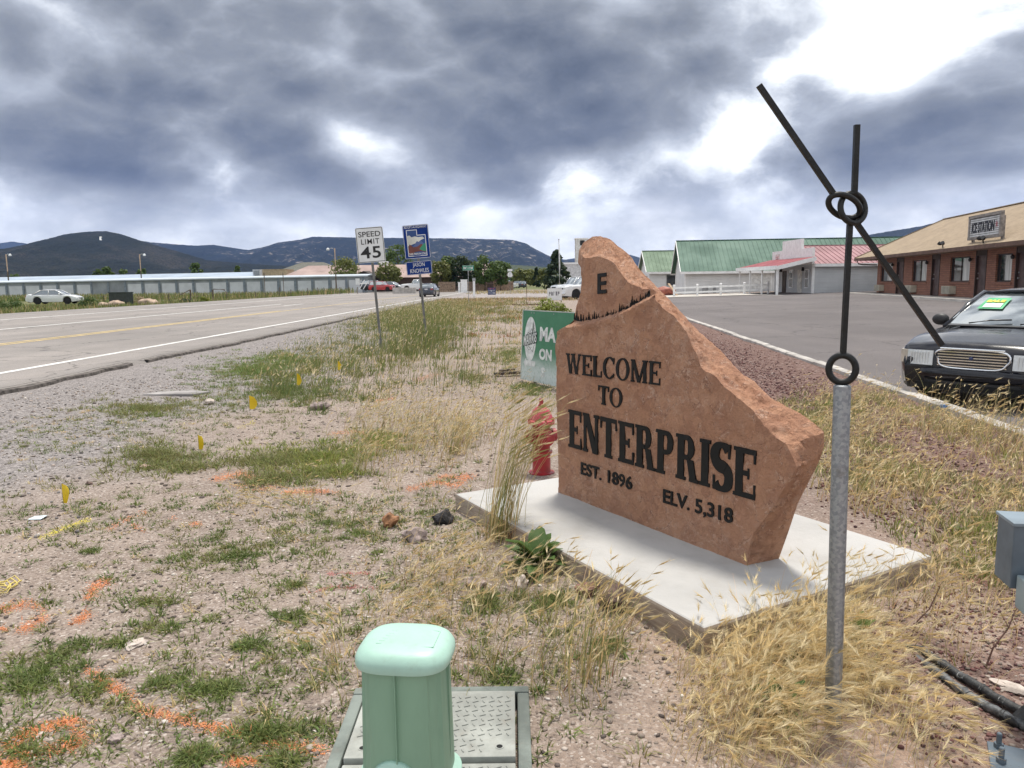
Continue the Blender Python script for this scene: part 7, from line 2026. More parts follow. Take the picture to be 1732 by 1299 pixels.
for i, (pts, lb) in enumerate((([(1545, 1098), (1585, 1138), (1640, 1178), (1695, 1209), (1732, 1228), (1760, 1235)], 'nearer of the two black taped conduits on the dirt at right'), ([(1500, 1078), (1560, 1100), (1600, 1128), (1660, 1165), (1715, 1198), (1760, 1215)], 'farther of the two black taped conduits on the dirt at right'))):
    w3 = [on_plane(u, v, 0.022) for u, v in pts]; root = thing('conduit', lb, 'conduit', w3[0], 0, 'taped conduits on the ground')
    loc3 = [q - w3[0] for q in w3]; loc3[0].z -= 0.03
    fine = []
    for a_, c_ in zip(loc3[:-1], loc3[1:]):
        for k in range(5): fine.append(a_.lerp(c_, k / 5) + Vector((0, 0, 0.003 * math.sin(k * 2 + i))))
    fine.append(loc3[-1])
    MB().tube(fine, 0.0165, 12).build('pipe', cab2 if i == 0 else cab, root, smooth=True)
    for k in range(3, len(fine) - 2, 3):
        d_ = (fine[k + 1] - fine[k]); MB().tube([fine[k] + d_ * 0.1, fine[k] + d_ * (0.5 + 0.4 * ((k + i) % 2))], 0.0195 if k % 2 else 0.0180, 12).build('tape_wrap' if k % 2 else 'coupling', cab if k % 2 else cab2, root, smooth=True)
eb = on_plane(1738, 1215, 0.03)
o = MB().tube([(-0.06, -0.01, -0.01), (-0.02, 0, 0.0), (0.02, 0.0, 0.035), (0.045, 0.0, 0.10), (0.05, 0.0, 0.30)], 0.026, 12).build('elbow_pipe', cab, smooth=True); o.location = eb
tag(o, 'black elbow pipe rising from the conduits at the right edge', 'pipe')

# ================================================================ ROCKS, FLAGS, LITTER
def rock(u, v, rx, ry, rz_, mt, label, seed, z=0.0, group='loose rocks near the plinth'):
    q = on_plane(u, v, 0.0); o = MB().blob((0, 0, rz_ * 0.55), (rx, ry, rz_), 3, 0.32, seed).build('rock', mt, smooth=True, auto=28)
    o.location = (q.x, q.y, gz1(q.x, q.y) + z); o.rotation_euler.z = seed * 1.3; tag(o, label, 'rock', group)
r_or = M('orange_rock', (0.30, 0.15, 0.075), 0.95, var=0.3, vs=14, bump=0.8, bs=50); r_gr = M('grey_pink_rock', (0.34, 0.27, 0.25), 0.95, var=0.25, vs=12, bump=0.7, bs=40); r_bk = M('black_rock', (0.035, 0.033, 0.035), 0.9, var=0.3, vs=14, bump=0.9, bs=40); r_br = M('brown_rock', (0.13, 0.085, 0.07), 0.95, var=0.3, vs=12, bump=0.8, bs=40); r_pl = M('pale_rock', (0.50, 0.43, 0.38), 0.95, var=0.2, vs=12, bump=0.6, bs=40)
rock(660, 890, 0.050, 0.045, 0.050, r_or, 'small rusty orange rock left of the plinth', 1)
rock(703, 915, 0.075, 0.060, 0.048, r_gr, 'grey pink rock between the rusty rock and the black rock', 2)
rock(750, 886, 0.070, 0.050, 0.045, r_bk, 'jagged black rock by the left corner of the plinth', 3)
rock(1040, 1030, 0.075, 0.068, 0.070, r_br, 'round dark brown rock against the front face of the plinth', 4)
rock(996, 1007, 0.070, 0.045, 0.035, M('reddish_rock', (0.20, 0.10, 0.08), 0.95, var=0.3, vs=12, bump=0.8, bs=40), 'flat reddish rock left of the round brown rock', 5)
rock(884, 993, 0.040, 0.032, 0.034, r_pl, 'small pale rock below the broad leaved weed', 6)
rock(806, 990, 0.055, 0.040, 0.030, r_gr, 'low grey rock in the dry grass left of the pale rock', 7)
rock(1545, 1180, 0.055, 0.03, 0.012, M('flat_pink_rock', (0.42, 0.31, 0.27), 0.95, var=0.2, vs=9, bump=0.6, bs=30), 'flat pinkish stone beside the taped conduits', 8)
rock(1712, 1168, 0.06, 0.03, 0.012, r_pl, 'flat pale stone behind the taped conduits', 9)
rock(540, 693, 0.13, 0.08, 0.06, r_gr, 'grey rock lying at the edge of the tall green grass', 10)
rock(355, 683, 0.08, 0.06, 0.045, r_pl, 'pale rock near the second yellow flag from the road', 11)
rock(195, 1250, 0.022, 0.018, 0.014, r_gr, 'little grey stone beside the orange paint at bottom left', 12)
rock(230, 1085, 0.05, 0.035, 0.012, r_pl, 'flat pale stone half buried in the dirt at left', 13)
rock(150, 818, 0.035, 0.022, 0.014, r_br, 'small dark brown stone behind the nearest yellow flag', 14)
rock(245, 790, 0.04, 0.03, 0.02, M('tan_stone', (0.42, 0.30, 0.24), 0.95, var=0.2), 'small tan stone on the gravel beside the yellow flags', 15)
q = on_plane(300, 664, 0.02); o = MB().prism([(-0.42, -0.16), (0.30, -0.20), (0.45, 0.05), (0.15, 0.2), (-0.3, 0.15)], (0, 0, 0), (1, 0, 0), (0, 1, 0), 0.05).build('asphalt_chunk', M('chunk_grey', (0.32, 0.30, 0.29), 0.95, var=0.2, bump=0.6, bs=30), bevel=0.012)
o.location = (q.x, q.y, gz1(q.x, q.y) - 0.02); tag(o, 'flat broken asphalt piece lying on the gravel shoulder', 'asphalt piece')
q = on_plane(866, 633, 0.04); o = thing('driftwood', 'dark weathered board lying left of the green shop sign', 'board', (q.x, q.y, 0.02), R(6))
MB().beam((-0.28, 0, 0.03), (0.22, 0.03, 0.05), 0.12, 0.035).build('plank', M('dark_wood', (0.05, 0.035, 0.03), 0.9), o); MB().beam((-0.2, 0.05, 0.075), (0.05, 0.06, 0.09), 0.07, 0.03).build('plank', M('dark_wood', (0.05, 0.035, 0.03), 0.9), o)
yel = M('flag_yellow', (0.72, 0.50, 0.01), 0.5, var=0.06)
for i, (u, v0, v1, w_, lb) in enumerate(((108, 817, 850, 0.028, 'nearest yellow marker flag, alone on the gravel at left'), (337, 733, 758, 0.030, 'yellow marker flag second nearest, by a small green patch'), (423, 669, 692, 0.055, 'widest yellow marker flag in the middle of the row'), (503, 630, 650, 0.040, 'yellow marker flag standing in the dark green grass'), (572, 611, 626, 0.035, 'farthest yellow marker flag in the tall grass'))):
    q = on_plane(u, v1 + 12, 0.0); z1_ = survey(u, v0, q.y).z; zlow = survey(u, v1, q.y).z; fg = thing('marker_flag', lb, 'marker flag', (q.x, q.y, gz1(q.x, q.y)), 0, 'yellow marker flags on the verge')
    MB().tube([(0, 0, -0.05), (0.0, 0, z1_)], 0.0018, 6).build('wire', galv, fg)
    v_ = []; nf_ = 8
    for k in range(nf_ + 1):
        t_ = k / nf_; z = z1_ + (zlow - z1_) * t_; ww2 = w_ * 1.7 * (0.35 + 0.65 * math.sin(math.pi * min(1, t_ * 0.75 + 0.12)))
        v_ += [(-0.002, 0, z), (ww2 * 0.5, -0.012 * math.sin(4 * t_ + i), z - 0.008), (ww2, 0.010 * math.sin(5 * t_ + 1 + i), z - 0.02 * (1 - t_))]
    f_ = [(3 * k + j, 3 * k + j + 1, 3 * k + 4 + j, 3 * k + 3 + j) for k in range(nf_) for j in range(2)]
    MB().add(v_, f_).build('flag', yel, fg, smooth=True)
q = on_plane(62, 878, 0.0); o = MB().add([(-0.05, -0.02, 0.004), (0.045, -0.03, 0.008), (0.06, 0.02, 0.02), (-0.03, 0.03, 0.012), (-0.05, -0.02, 0.002), (0.045, -0.03, 0.006), (0.06, 0.02, 0.018), (-0.03, 0.03, 0.010)], [(0, 1, 2, 3), (7, 6, 5, 4), (0, 4, 5, 1), (1, 5, 6, 2), (2, 6, 7, 3), (3, 7, 4, 0)]).build('paper_scrap', M('paper_pale_blue', (0.62, 0.70, 0.74), 0.7))
o.location = (q.x, q.y, gz1(q.x, q.y)); tag(o, 'pale blue scrap of paper on the gravel below the nearest flag', 'paper')
q = on_plane(6, 1000, 0.0); pts = []
for k in range(60):
    a_ = k * 0.42; pts.append((0.05 * math.cos(a_) * (1 + 0.3 * math.sin(k)) - 0.01, 0.07 * math.sin(a_) + 0.002 * k - 0.05, 0.01 + 0.012 * (1 + math.sin(k * 1.7)))) 
o = MB().tube(pts, 0.003, 6).build('tangled_cord', M('cord_yellow', (0.62, 0.50, 0.15), 0.8), smooth=True); o.location = (q.x, q.y, gz1(q.x, q.y)); tag(o, 'tangled pale yellow cord at the left edge of the dirt', 'cord')
q = on_plane(1558, 688, 0.06); o = MB().box((-0.03, -0.02, 0), (0.03, 0.02, 0.06)).build('blue_tag', M('tag_blue', (0.03, 0.2, 0.5), 0.5)); o.location = (float(kerb_x(q.y)) - 0.1, q.y, 0.02); tag(o, 'small blue plastic tag against the kerb before the black car', 'tag')

# ================================================================ GRASS, WEEDS, GRAVEL, MARKING PAINT
def proj(P):
    P = np.asarray(P, float); q = P - np.array([0, 0, CAM_H])
    x = q @ np.array(_r); y = q @ np.array(_u); z = q @ np.array(_f)
    z = np.where(z > 0.05, z, 0.05)
    return 866 + 1290 * x / z, 649.5 - 1290 * y / z


def in_poly(u, v, poly):
    ins_ = np.zeros(len(u), bool); n_ = len(poly)
    for k in range(n_):
        x1, y1 = poly[k]; x2, y2 = poly[(k + 1) % n_]
        ins_ ^= ((y1 > v) != (y2 > v)) & (u < (x2 - x1) * (v - y1) / (y2 - y1 + 1e-9) + x1)
    return ins_


slab_poly = [tuple((s_FR + Vector(q)).xy) for q in pl4]


def scatter(poly, n, rng, clump=0.0, cs=2.0, seed=0, thr=0.5):
    """n plants on the ground inside an outlined patch of the verge (outline given as survey sight lines)"""
    G_ = [on_plane(u, v, 0.0) for u, v in poly]
    gx0, gx1 = min(q.x for q in G_), max(q.x for q in G_); gy0, gy1 = min(q.y for q in G_), max(q.y for q in G_)
    wp = [(q.x, q.y) for q in G_]; out = []; got = 0; it = 0
    while got < n and it < 60:
        x = rng.uniform(gx0, gx1, n * 2); y = rng.uniform(gy0, gy1, n * 2)
        ok = in_poly(x, y, wp) & ~in_poly(x, y, slab_poly) & (x < kerb_x(y) - 0.12) & (x - ROAD_S * y > -7.5)
        if clump > 0:
            f = fbm(x * cs, y * cs, seed, 3, 0.55); ok &= rng.uniform(0, 1, len(x)) < (1 - clump) + clump * sstep(f, thr - 0.06, thr + 0.10)
        x, y = x[ok], y[ok]; x = x + rng.normal(0, 1, len(x)) * 0.022 * y; y = y + rng.normal(0, 1, len(y)) * 0.03 * y
        ok = ~in_poly(x, y, slab_poly) & (x < kerb_x(y) - 0.12) & (x - ROAD_S * y > -7.5) & (y > 0.9) & ~((np.abs(x - pb0.x) < 0.13) & (y > pb0.y - 0.34) & (y < pb0.y + 0.05) & (rng.uniform(0, 1, len(x)) < 0.88))
        vl_ = (np.abs(x - va.location.x) < vw) & (y > vy1 - vl) & (y < vy1); ok &= ~vl_
        out.append(np.stack([x[ok], y[ok]], -1)); got += int(ok.sum()); it += 1
    return np.concatenate(out)[:n]


def ground_pts(xy): return np.concatenate([xy, gz(xy[:, 0], xy[:, 1])[:, None]], 1)


class Veg:
    def __init__(s): s.V = []; s.Q = []; s.T = []; s.C = []; s.n = 0
    def add(s, V, F, C):
        V = np.asarray(V).reshape(-1, 3)
        (s.Q if F.shape[1] == 4 else s.T).append(F + s.n); s.V.append(V); s.C.append(C); s.n += len(V)
    def build(s, name, mat, **kw):
        Q = np.concatenate(s.Q) if s.Q else None; T = np.concatenate(s.T) if s.T else None
        return np_mesh(name, np.concatenate(s.V), Q, T, mat, np.concatenate(s.C), **kw)


def blades(vg, P, h, lean, bend, w, col, rng, segs=3, droop=0.0, taper=0.15, colj=0.18):
    """curved tapering strips; returns tip points and tip directions"""
    n = len(P); h = np.broadcast_to(h, (n,)).astype(float); bend = np.broadcast_to(bend, (n,)); w = np.broadcast_to(w, (n,))
    ld = np.stack([np.cos(lean), np.sin(lean), np.zeros(n)], -1); sd_a = rng.uniform(0, 2 * np.pi, n)
    sd = np.stack([np.cos(sd_a), np.sin(sd_a), np.zeros(n)], -1)
    rows = []; pts = []
    for k in range(segs + 1):
        t_ = k / segs
        q = P + ld * (h * bend * (t_ ** 1.7))[:, None] + np.array([0, 0, 1.0]) * (h * (t_ - (0.25 * bend + droop) * t_ ** 2.6 * np.minimum(1.4, np.abs(bend) + droop)))[:, None]
        ww = (w * (1 - (1 - taper) * t_))[:, None] * 0.5
        rows += [q - sd * ww, q + sd * ww]; pts.append(q)
    V = np.stack(rows, 1); nv = 2 * (segs + 1)
    F = np.array([[2 * k, 2 * k + 1, 2 * k + 3, 2 * k + 2] for k in range(segs)])
    F = (F[None] + (np.arange(n) * nv)[:, None, None]).reshape(-1, 4)
    col = np.broadcast_to(np.asarray(col, float), (n, 3)); cj = col * (1 + colj * rng.normal(size=(n, 1))) * (1 + 0.06 * rng.normal(size=(n, 3)))
    C = np.repeat(np.clip(cj, 0.005, 0.9), nv, 0)
    vg.add(V, F, C)
    d = pts[-1] - pts[-2]; d /= np.linalg.norm(d, axis=1, keepdims=True) + 1e-9
    return pts[-1], d, ld


def heads(vg, tip, d, ld, length, awn, nawn, col, rng, bw=0.004, aw=0.0012, droop=0.5):
    """bearded seed heads: a plump spike with a fan of fine bristles"""
    n = len(tip); length = np.broadcast_to(length, (n,)); ax = d + ld * droop * 0.6 + np.array([0, 0, -droop * 0.5]); ax /= np.linalg.norm(ax, axis=1, keepdims=True)
    up = np.tile(np.array([[0.13, 0.21, 0.97]]), (n, 1)); a = np.cross(ax, up); a /= np.linalg.norm(a, axis=1, keepdims=True) + 1e-9; b = np.cross(ax, a)
    L_ = length[:, None]
    for e in (a, b):
        V = np.stack([tip, tip + ax * L_ * 0.4 + e * bw, tip + ax * L_, tip + ax * L_ * 0.4 - e * bw], 1)
        F = np.arange(4 * n).reshape(n, 4); vg.add(V, F, np.repeat(np.broadcast_to(col, (n, 3)) * (1 + 0.12 * rng.normal(size=(n, 1))), 4, 0))
    for k in range(nawn):
        q = rng.uniform(0, 2 * np.pi, (n, 1)); t_ = rng.uniform(0.05, 0.95, (n, 1)); sp = rng.uniform(0.25, 0.6, (n, 1))
        rad = a * np.cos(q) + b * np.sin(q); base = tip + ax * L_ * t_; dr = ax + rad * sp; dr /= np.linalg.norm(dr, axis=1, keepdims=True)
        sdv = np.cross(dr, rad); sdv /= np.linalg.norm(sdv, axis=1, keepdims=True) + 1e-9
        ln = awn * rng.uniform(0.6, 1.15, (n, 1))
        V = np.stack([base - sdv * aw, base + sdv * aw, base + dr * ln], 1)
        vg.add(V, np.arange(3 * n).reshape(n, 3), np.repeat(np.broadcast_to(col, (n, 3)) * 1.12 * (1 + 0.10 * rng.normal(size=(n, 1))), 3, 0))


def veg_mat(name, trans=0.3, rough=0.6):
    m, t, b, out = new_mat(name)
    at_ = t.node('ShaderNodeAttribute', attribute_name='Col')
    t.l.new(at_.outputs['Color'], b.inputs['Base Color']); b.inputs['Roughness'].default_value = rough; b.inputs['Specular IOR Level'].default_value = 0.3
    tr = t.node('ShaderNodeBsdfTranslucent'); t.l.new(at_.outputs['Color'], tr.inputs[0])
    mx = t.node('ShaderNodeMixShader'); mx.inputs[0].default_value = trans
    t.l.new(b.outputs[0], mx.inputs[1]); t.l.new(tr.outputs[0], mx.inputs[2]); t.l.new(mx.outputs[0], out.inputs[0])
    return m


GRASS_M = veg_mat('grass_blades'); DRY_M = veg_mat('dry_grass_blades', 0.35, 0.7)
GREEN = np.array([0.125, 0.165, 0.048]); GREEN2 = np.array([0.17, 0.205, 0.058]); OLIVE = np.array([0.215, 0.21, 0.08]); STRAW = np.array([0.56, 0.44, 0.23]); GOLD = np.array([0.62, 0.48, 0.25]); PALE = np.array([0.70, 0.60, 0.39]); RED_ST = np.array([0.26, 0.12, 0.06]); LIME = np.array([0.25, 0.28, 0.06]); BRIGHT = np.array([0.165, 0.235, 0.06])
rg = np.random.default_rng(77)


def pick(cols, wts, n): return np.array(cols)[rg.choice(len(cols), n, p=np.array(wts) / sum(wts))]


# ---- low weed tufts over the dirt
wv = Veg()
def tufts(xy, per, rad, hmin, hmax, cols, wts, vg, wid=0.0075, flat=1.6):
    n = len(xy); tc = pick(cols, wts, n); rad = np.broadcast_to(rad, (n,))
    P = np.repeat(ground_pts(xy), per, 0); r_ = np.repeat(rad, per) * np.sqrt(rg.uniform(0, 1, n * per)); a = rg.uniform(0, 2 * np.pi, n * per)
    P[:, 0] += r_ * np.cos(a); P[:, 1] += r_ * np.sin(a); P[:, 2] = gz(P[:, 0], P[:, 1]) - 0.003
    h = rg.uniform(hmin, hmax, n * per)
    blades(vg, P, h, a + rg.normal(0, 0.7, n * per), rg.uniform(0.2, 1.2, n * per) * flat, wid * rg.uniform(0.6, 1.4, n * per), np.repeat(tc, per, 0), rg, 2, 0.1, 0.1)
left_zone = [(0, 700), (180, 690), (420, 640), (700, 690), (830, 700), (800, 820), (760, 860), (860, 960), (1060, 1060), (1140, 1110), (1060, 1299), (-60, 1299), (-60, 760)]
mid_near = [(-80, 900), (330, 830), (760, 850), (860, 960), (1000, 1050), (760, 1180), (560, 1299), (-80, 1299)]
xy = scatter(mid_near, 230, rg, 0.92, 1.3, 5, 0.50); tufts(xy, 34, rg.uniform(0.02, 0.07, len(xy)), 0.014, 0.042, [GREEN, GREEN2, OLIVE], [4, 4, 3], wv)
xy = scatter(mid_near, 520, rg, 0.75, 1.6, 15, 0.50); tufts(xy, 12, 0.025, 0.012, 0.035, [GREEN, GREEN2, BRIGHT, OLIVE, STRAW], [3, 4, 2, 4, 2], wv)
xy = scatter(left_zone, 900, rg, 0.85, 1.1, 25, 0.50); tufts(xy, 18, rg.uniform(0.02, 0.09, len(xy)), 0.018, 0.055, [GREEN, GREEN2, OLIVE, STRAW], [3, 4, 4, 1.5], wv)
for (u, v, ru, rv, n_) in ((60, 1135, 80, 40, 26), (160, 1165, 42, 26, 12), (90, 1110, 60, 25, 10), (262, 1155, 22, 12, 6), (350, 1160, 50, 18, 12), (290, 1052, 40, 14, 8), (250, 1015, 35, 12, 7), (330, 945, 45, 18, 9), (430, 1085, 45, 14, 9), (450, 1235, 90, 30, 20), (330, 1275, 60, 22, 12), (400, 940, 60, 20, 14), (500, 1040, 45, 14, 8), (130, 1085, 30, 12, 5), (155, 935, 18, 6, 4), (500, 990, 40, 12, 6), (480, 1290, 60, 18, 10), (40, 1270, 60, 25, 8), (210, 1085, 25, 10, 5), (600, 900, 60, 25, 12), (820, 1020, 40, 14, 16), (925, 1015, 50, 14, 18), (830, 1140, 60, 25, 12), (1030, 1095, 26, 18, 8), (1340, 1120, 60, 30, 6)):
    ang = rg.uniform(0, 2 * np.pi, n_); rr2 = np.minimum(1.7, np.abs(rg.normal(0, 0.72, n_)) ** 0.9); pts = np.array([tuple(on_plane(u + ru * a_ * math.cos(b2), v + rv * a_ * math.sin(b2), 0).xy) for a_, b2 in zip(rr2, ang)])
    pts = pts[~in_poly(pts[:, 0], pts[:, 1], slab_poly)]
    if len(pts): tufts(pts, 46, rg.uniform(0.02, 0.055, len(pts)), 0.016, 0.045, [GREEN, GREEN2, OLIVE], [4, 4, 2], wv)
# yellow green mats farther back
for (u, v, ru, rv, n_, cl) in ((545, 772, 95, 22, 150, LIME), (250, 692, 120, 16, 130, OLIVE), (262, 770, 70, 20, 90, OLIVE), (430, 625, 95, 20, 330, BRIGHT), (480, 608, 70, 12, 200, BRIGHT), (470, 660, 120, 26, 280, GREEN), (640, 745, 50, 14, 50, LIME), (560, 800, 60, 10, 40, LIME), (470, 810, 70, 12, 50, OLIVE), (300, 790, 120, 16, 60, OLIVE), (860, 600, 26, 22, 130, GREEN2), (900, 660, 40, 14, 60, GREEN2), (800, 640, 40, 16, 60, OLIVE), (450, 780, 60, 14, 50, OLIVE)):
    ang = rg.uniform(0, 2 * np.pi, n_); rr2 = np.minimum(1.7, np.abs(rg.normal(0, 0.72, n_)) ** 0.9); pts = np.array([tuple(on_plane(u + ru * a_ * math.cos(b2), v + rv * a_ * math.sin(b2), 0).xy) for a_, b2 in zip(rr2, ang)])
    tufts(pts, 26, rg.uniform(0.05, 0.13, n_), 0.03, 0.09, [cl, OLIVE, GREEN2], [5, 2, 2], wv, 0.009)
tufts(scatter([(1345, 690), (1420, 655), (1560, 690), (1732, 760), (1790, 820), (1760, 1000), (1600, 930), (1440, 870), (1390, 840), (1370, 790)], 260, rg, 0.9, 1.6, 33, 0.50), 26, 0.10, 0.04, 0.13, [OLIVE, LIME, STRAW, GREEN2], [4, 2, 4, 2], wv, 0.008, 1.0)
tufts(scatter([(1590, 960), (1700, 860), (1740, 900), (1690, 1000)], 30, rg), 30, 0.08, 0.05, 0.16, [LIME, OLIVE, BRIGHT], [3, 3, 2], wv, 0.006, 0.8)
# small weeds on the gravel shoulder
xy = scatter([(0, 740), (300, 690), (300, 640), (560, 570), (700, 520), (720, 530), (420, 620), (180, 700), (200, 780), (0, 900)], 160, rg, 0.7, 0.8, 3, 0.5); tufts(xy, 14, 0.04, 0.02, 0.05, [GREEN2, OLIVE], [1, 2], wv, 0.007)
wv.build('weeds', GRASS_M, kind='stuff')

# ---- tall green grass round the sign posts
tv = Veg()
tall_zone = [(575, 570), (640, 530), (700, 520), (765, 520), (772, 560), (765, 600), (730, 640), (640, 680), (560, 690), (470, 690), (430, 640), (480, 600)]
xy = scatter(tall_zone, 7000, rg, 0.75, 0.8, 7, 0.46)
P = ground_pts(xy); n = len(P); uu, vv = proj(P)
hh3 = np.where((uu > 640) & (vv < 625), rg.uniform(0.12, 0.62, n), rg.uniform(0.08, 0.32, n)) * (0.55 + 0.9 * fbm(xy[:, 0] * 0.9, xy[:, 1] * 0.5, 71, 3))
tip, d_, ld = blades(tv, P, hh3, rg.normal(0.3, 1.0, n), rg.uniform(0.1, 0.8, n), rg.uniform(0.006, 0.013, n), pick([GREEN, GREEN2, OLIVE, STRAW], [2, 4, 5, 2], n), rg, 3)
tufts(scatter(tall_zone, 900, rg, 0.6, 0.8, 7, 0.44), 26, 0.16, 0.05, 0.18, [GREEN2, OLIVE, GREEN, STRAW], [4, 4, 2, 1], tv, 0.012, 0.8)
sel = rg.uniform(0, 1, n) < 0.45
heads(tv, tip[sel], d_[sel], ld[sel], 0.07, 0.035, 3, pick([PALE, OLIVE * 1.6, STRAW], [4, 3, 2], int(sel.sum())), rg, 0.008, 0.003, 0.2)
# clumps at the very feet of the posts
for (u, v, nn_, hm) in ((640, 588, 160, 0.5), (722, 590, 320, 0.9), (745, 575, 240, 0.85), (690, 570, 200, 0.7), (730, 545, 160, 0.9), (660, 560, 120, 0.6), (793, 640, 60, 0.55), (735, 655, 60, 0.5), (690, 600, 160, 0.5)):
    c_ = on_plane(u, v, 0); P = np.stack([rg.normal(c_.x, 0.35, nn_), rg.normal(c_.y, 0.6, nn_), np.zeros(nn_)], -1); P[:, 2] = gz(P[:, 0], P[:, 1])
    tip, d_, ld = blades(tv, P, rg.uniform(0.4, 1, nn_) * hm, rg.normal(0.2, 1, nn_), rg.uniform(0.02, 0.3, nn_), rg.uniform(0.006, 0.012, nn_), pick([GREEN, GREEN2, OLIVE], [4, 4, 2], nn_), rg, 3)
    heads(tv, tip[::2], d_[::2], ld[::2], 0.10, 0.03, 3, pick([OLIVE * 1.3, PALE, GREEN2 * 1.5], [3, 2, 3], len(tip[::2])), rg, 0.007, 0.003, 0.1)
far_zone = [(700, 520), (740, 512), (800, 508), (880, 512), (890, 530), (880, 600), (800, 610), (770, 560), (765, 525)]
tufts(scatter(far_zone, 700, rg, 0.85, 0.45, 9, 0.50), 22, 0.3, 0.05, 0.2, [OLIVE, GREEN2, STRAW, RED_ST * 1.5], [5, 3, 2, 1], tv, 0.025, 0.9)
xy = scatter(far_zone, 1500, rg, 0.9, 0.5, 9, 0.50); P = ground_pts(xy); n = len(P)
tip, d_, ld = blades(tv, P, rg.uniform(0.12, 0.45, n), rg.normal(0.2, 1.2, n), rg.uniform(0.1, 0.5, n), rg.uniform(0.012, 0.022, n), pick([OLIVE, GREEN2, STRAW, RED_ST * 1.3], [5, 3, 3, 1.2], n), rg, 2)
heads(tv, tip[::3], d_[::3], ld[::3], 0.09, 0.03, 2, pick([PALE, OLIVE * 1.4], [2, 3], len(tip[::3])), rg, 0.012, 0.004, 0.2)
c_ = on_plane(925, 530, 0)
tv.build('tall_grass', GRASS_M, kind='stuff')

# ---- grass beyond the highway and round the driveway
fv = Veg()
n = 15000; y = 38 + 100 * rg.uniform(0, 1, n) ** 1.4; x = -31.4 + ROAD_S * y - rg.uniform(0, 1, n) ** 1.3 * (8 + (y - 38) * 0.35)
P = np.stack([x, y, gz(x, y)], -1)
blades(fv, P, rg.uniform(0.15, 0.5, n), rg.uniform(0, 6.28, n), rg.uniform(0.1, 0.5, n), rg.uniform(0.05, 0.12, n), pick([GREEN2, OLIVE, STRAW * 0.8, GREEN], [4, 5, 3, 3], n), rg, 2)
n = 4000; y = rg.uniform(100, 135, n); x = -6 + rg.uniform(0, 1, n) * 20; P = np.stack([x, y, gz(x, y)], -1)
blades(fv, P, rg.uniform(0.1, 0.35, n), rg.uniform(0, 6.28, n), rg.uniform(0.1, 0.5, n), 0.08, pick([STRAW, OLIVE], [4, 2], n), rg, 2)
n = 2600; y = rg.uniform(62, 73, n); x = -6.5 + rg.uniform(0, 1, n) * 12; P = np.stack([x, y, gz(x, y)], -1)
blades(fv, P, rg.uniform(0.08, 0.3, n), rg.uniform(0, 6.28, n), rg.uniform(0.1, 0.5, n), 0.04, pick([STRAW, RED_ST, OLIVE], [4, 2, 2], n), rg, 2)
n = 9000; y = rg.uniform(112, 136.5, n); x = rg.uniform(-105, -27, n); P = np.stack([x, y, gz(x, y)], -1); P[:, 2] += 0.12
blades(fv, P, rg.uniform(0.5, 1.05, n), rg.uniform(0, 6.28, n), rg.uniform(0.1, 0.5, n), 0.16, pick([GREEN2, OLIVE, STRAW * 0.8, GREEN], [4, 5, 3, 3], n), rg, 2)
fv.build('field_grass', GRASS_M, kind='stuff')

# ---- dry bearded grass
dv = Veg()
def dry(poly, n, h0, h1, clump, cs, seed, lean=0.2, cols=(STRAW, GOLD, PALE, OLIVE), wts=(4, 4, 2, 1), head=0.75, nawn=9, hl=0.055, awn=0.04, w=0.0035, bend=(0.2, 0.8), thr=0.48, hb=0.0035, aw=0.0011, segs=4, leaf=1.0):
    xy = scatter(poly, n, rg, clump, cs, seed, thr); P = ground_pts(xy); n = len(P)
    cc = pick(cols, wts, n); h = rg.uniform(h0, h1, n); ln = rg.normal(lean, 0.8, n)
    tip, d_, ld = blades(dv, P, h, ln, rg.uniform(*bend, n), w * rg.uniform(0.6, 1.1, n), cc, rg, segs, 0.1, 0.4)
    sel = rg.uniform(0, 1, n) < head
    heads(dv, tip[sel], d_[sel], ld[sel], hl * rg.uniform(0.7, 1.2, sel.sum()), awn, nawn, pick([PALE, GOLD * 1.05, STRAW], [4, 3, 2], int(sel.sum())), rg, hb, aw, 0.7)
    if leaf > 0:     # basal leaves
        k = int(n * leaf); q = P[rg.integers(0, n, k)] + np.concatenate([rg.normal(0, 0.02, (k, 2)), np.zeros((k, 1))], 1)
        blades(dv, q, rg.uniform(0.2, 0.6, k) * h1, rg.uniform(0, 6.28, k), rg.uniform(0.3, 1.2, k), w * 1.6, pick([STRAW * 0.8, GOLD * 0.8, OLIVE, RED_ST], [4, 3, 2, 0.7], k), rg, 3, 0.2)
dry([(1150, 1120), (1230, 1095), (1330, 1075), (1430, 1090), (1500, 1180), (1600, 1299), (1150, 1299)], 1250, 0.05, 0.20, 0.5, 3, 1, 0.3, nawn=22, hl=0.05, awn=0.045, w=0.0024, aw=0.00095, hb=0.0028, thr=0.42, bend=(0.3, 1.3), leaf=0.5)
dry([(1240, 1090), (1400, 1060), (1440, 1100), (1480, 1299), (1200, 1299)], 520, 0.12, 0.30, 0.4, 3, 2, 0.4, nawn=22, hl=0.06, awn=0.048, w=0.0024, aw=0.00095, hb=0.003, bend=(0.2, 1.1), leaf=0.5)
dry([(1210, 1080), (1400, 1010), (1570, 955), (1620, 960), (1600, 1010), (1440, 1075), (1260, 1110)], 190, 0.12, 0.36, 0.7, 3, 4, 0.5, (STRAW, GOLD, OLIVE), (4, 3, 2), nawn=14, w=0.003, aw=0.0008)
dry([(1345, 690), (1420, 655), (1560, 690), (1732, 760), (1790, 820), (1760, 1000), (1600, 930), (1440, 870), (1390, 840), (1370, 790)], 2100, 0.08, 0.28, 0.85, 1.4, 5, 0.3, (STRAW, GOLD, PALE, OLIVE, GREEN2), (4, 4, 2, 2, 1), nawn=8, hl=0.055, awn=0.035, w=0.0045, aw=0.0016, hb=0.005)
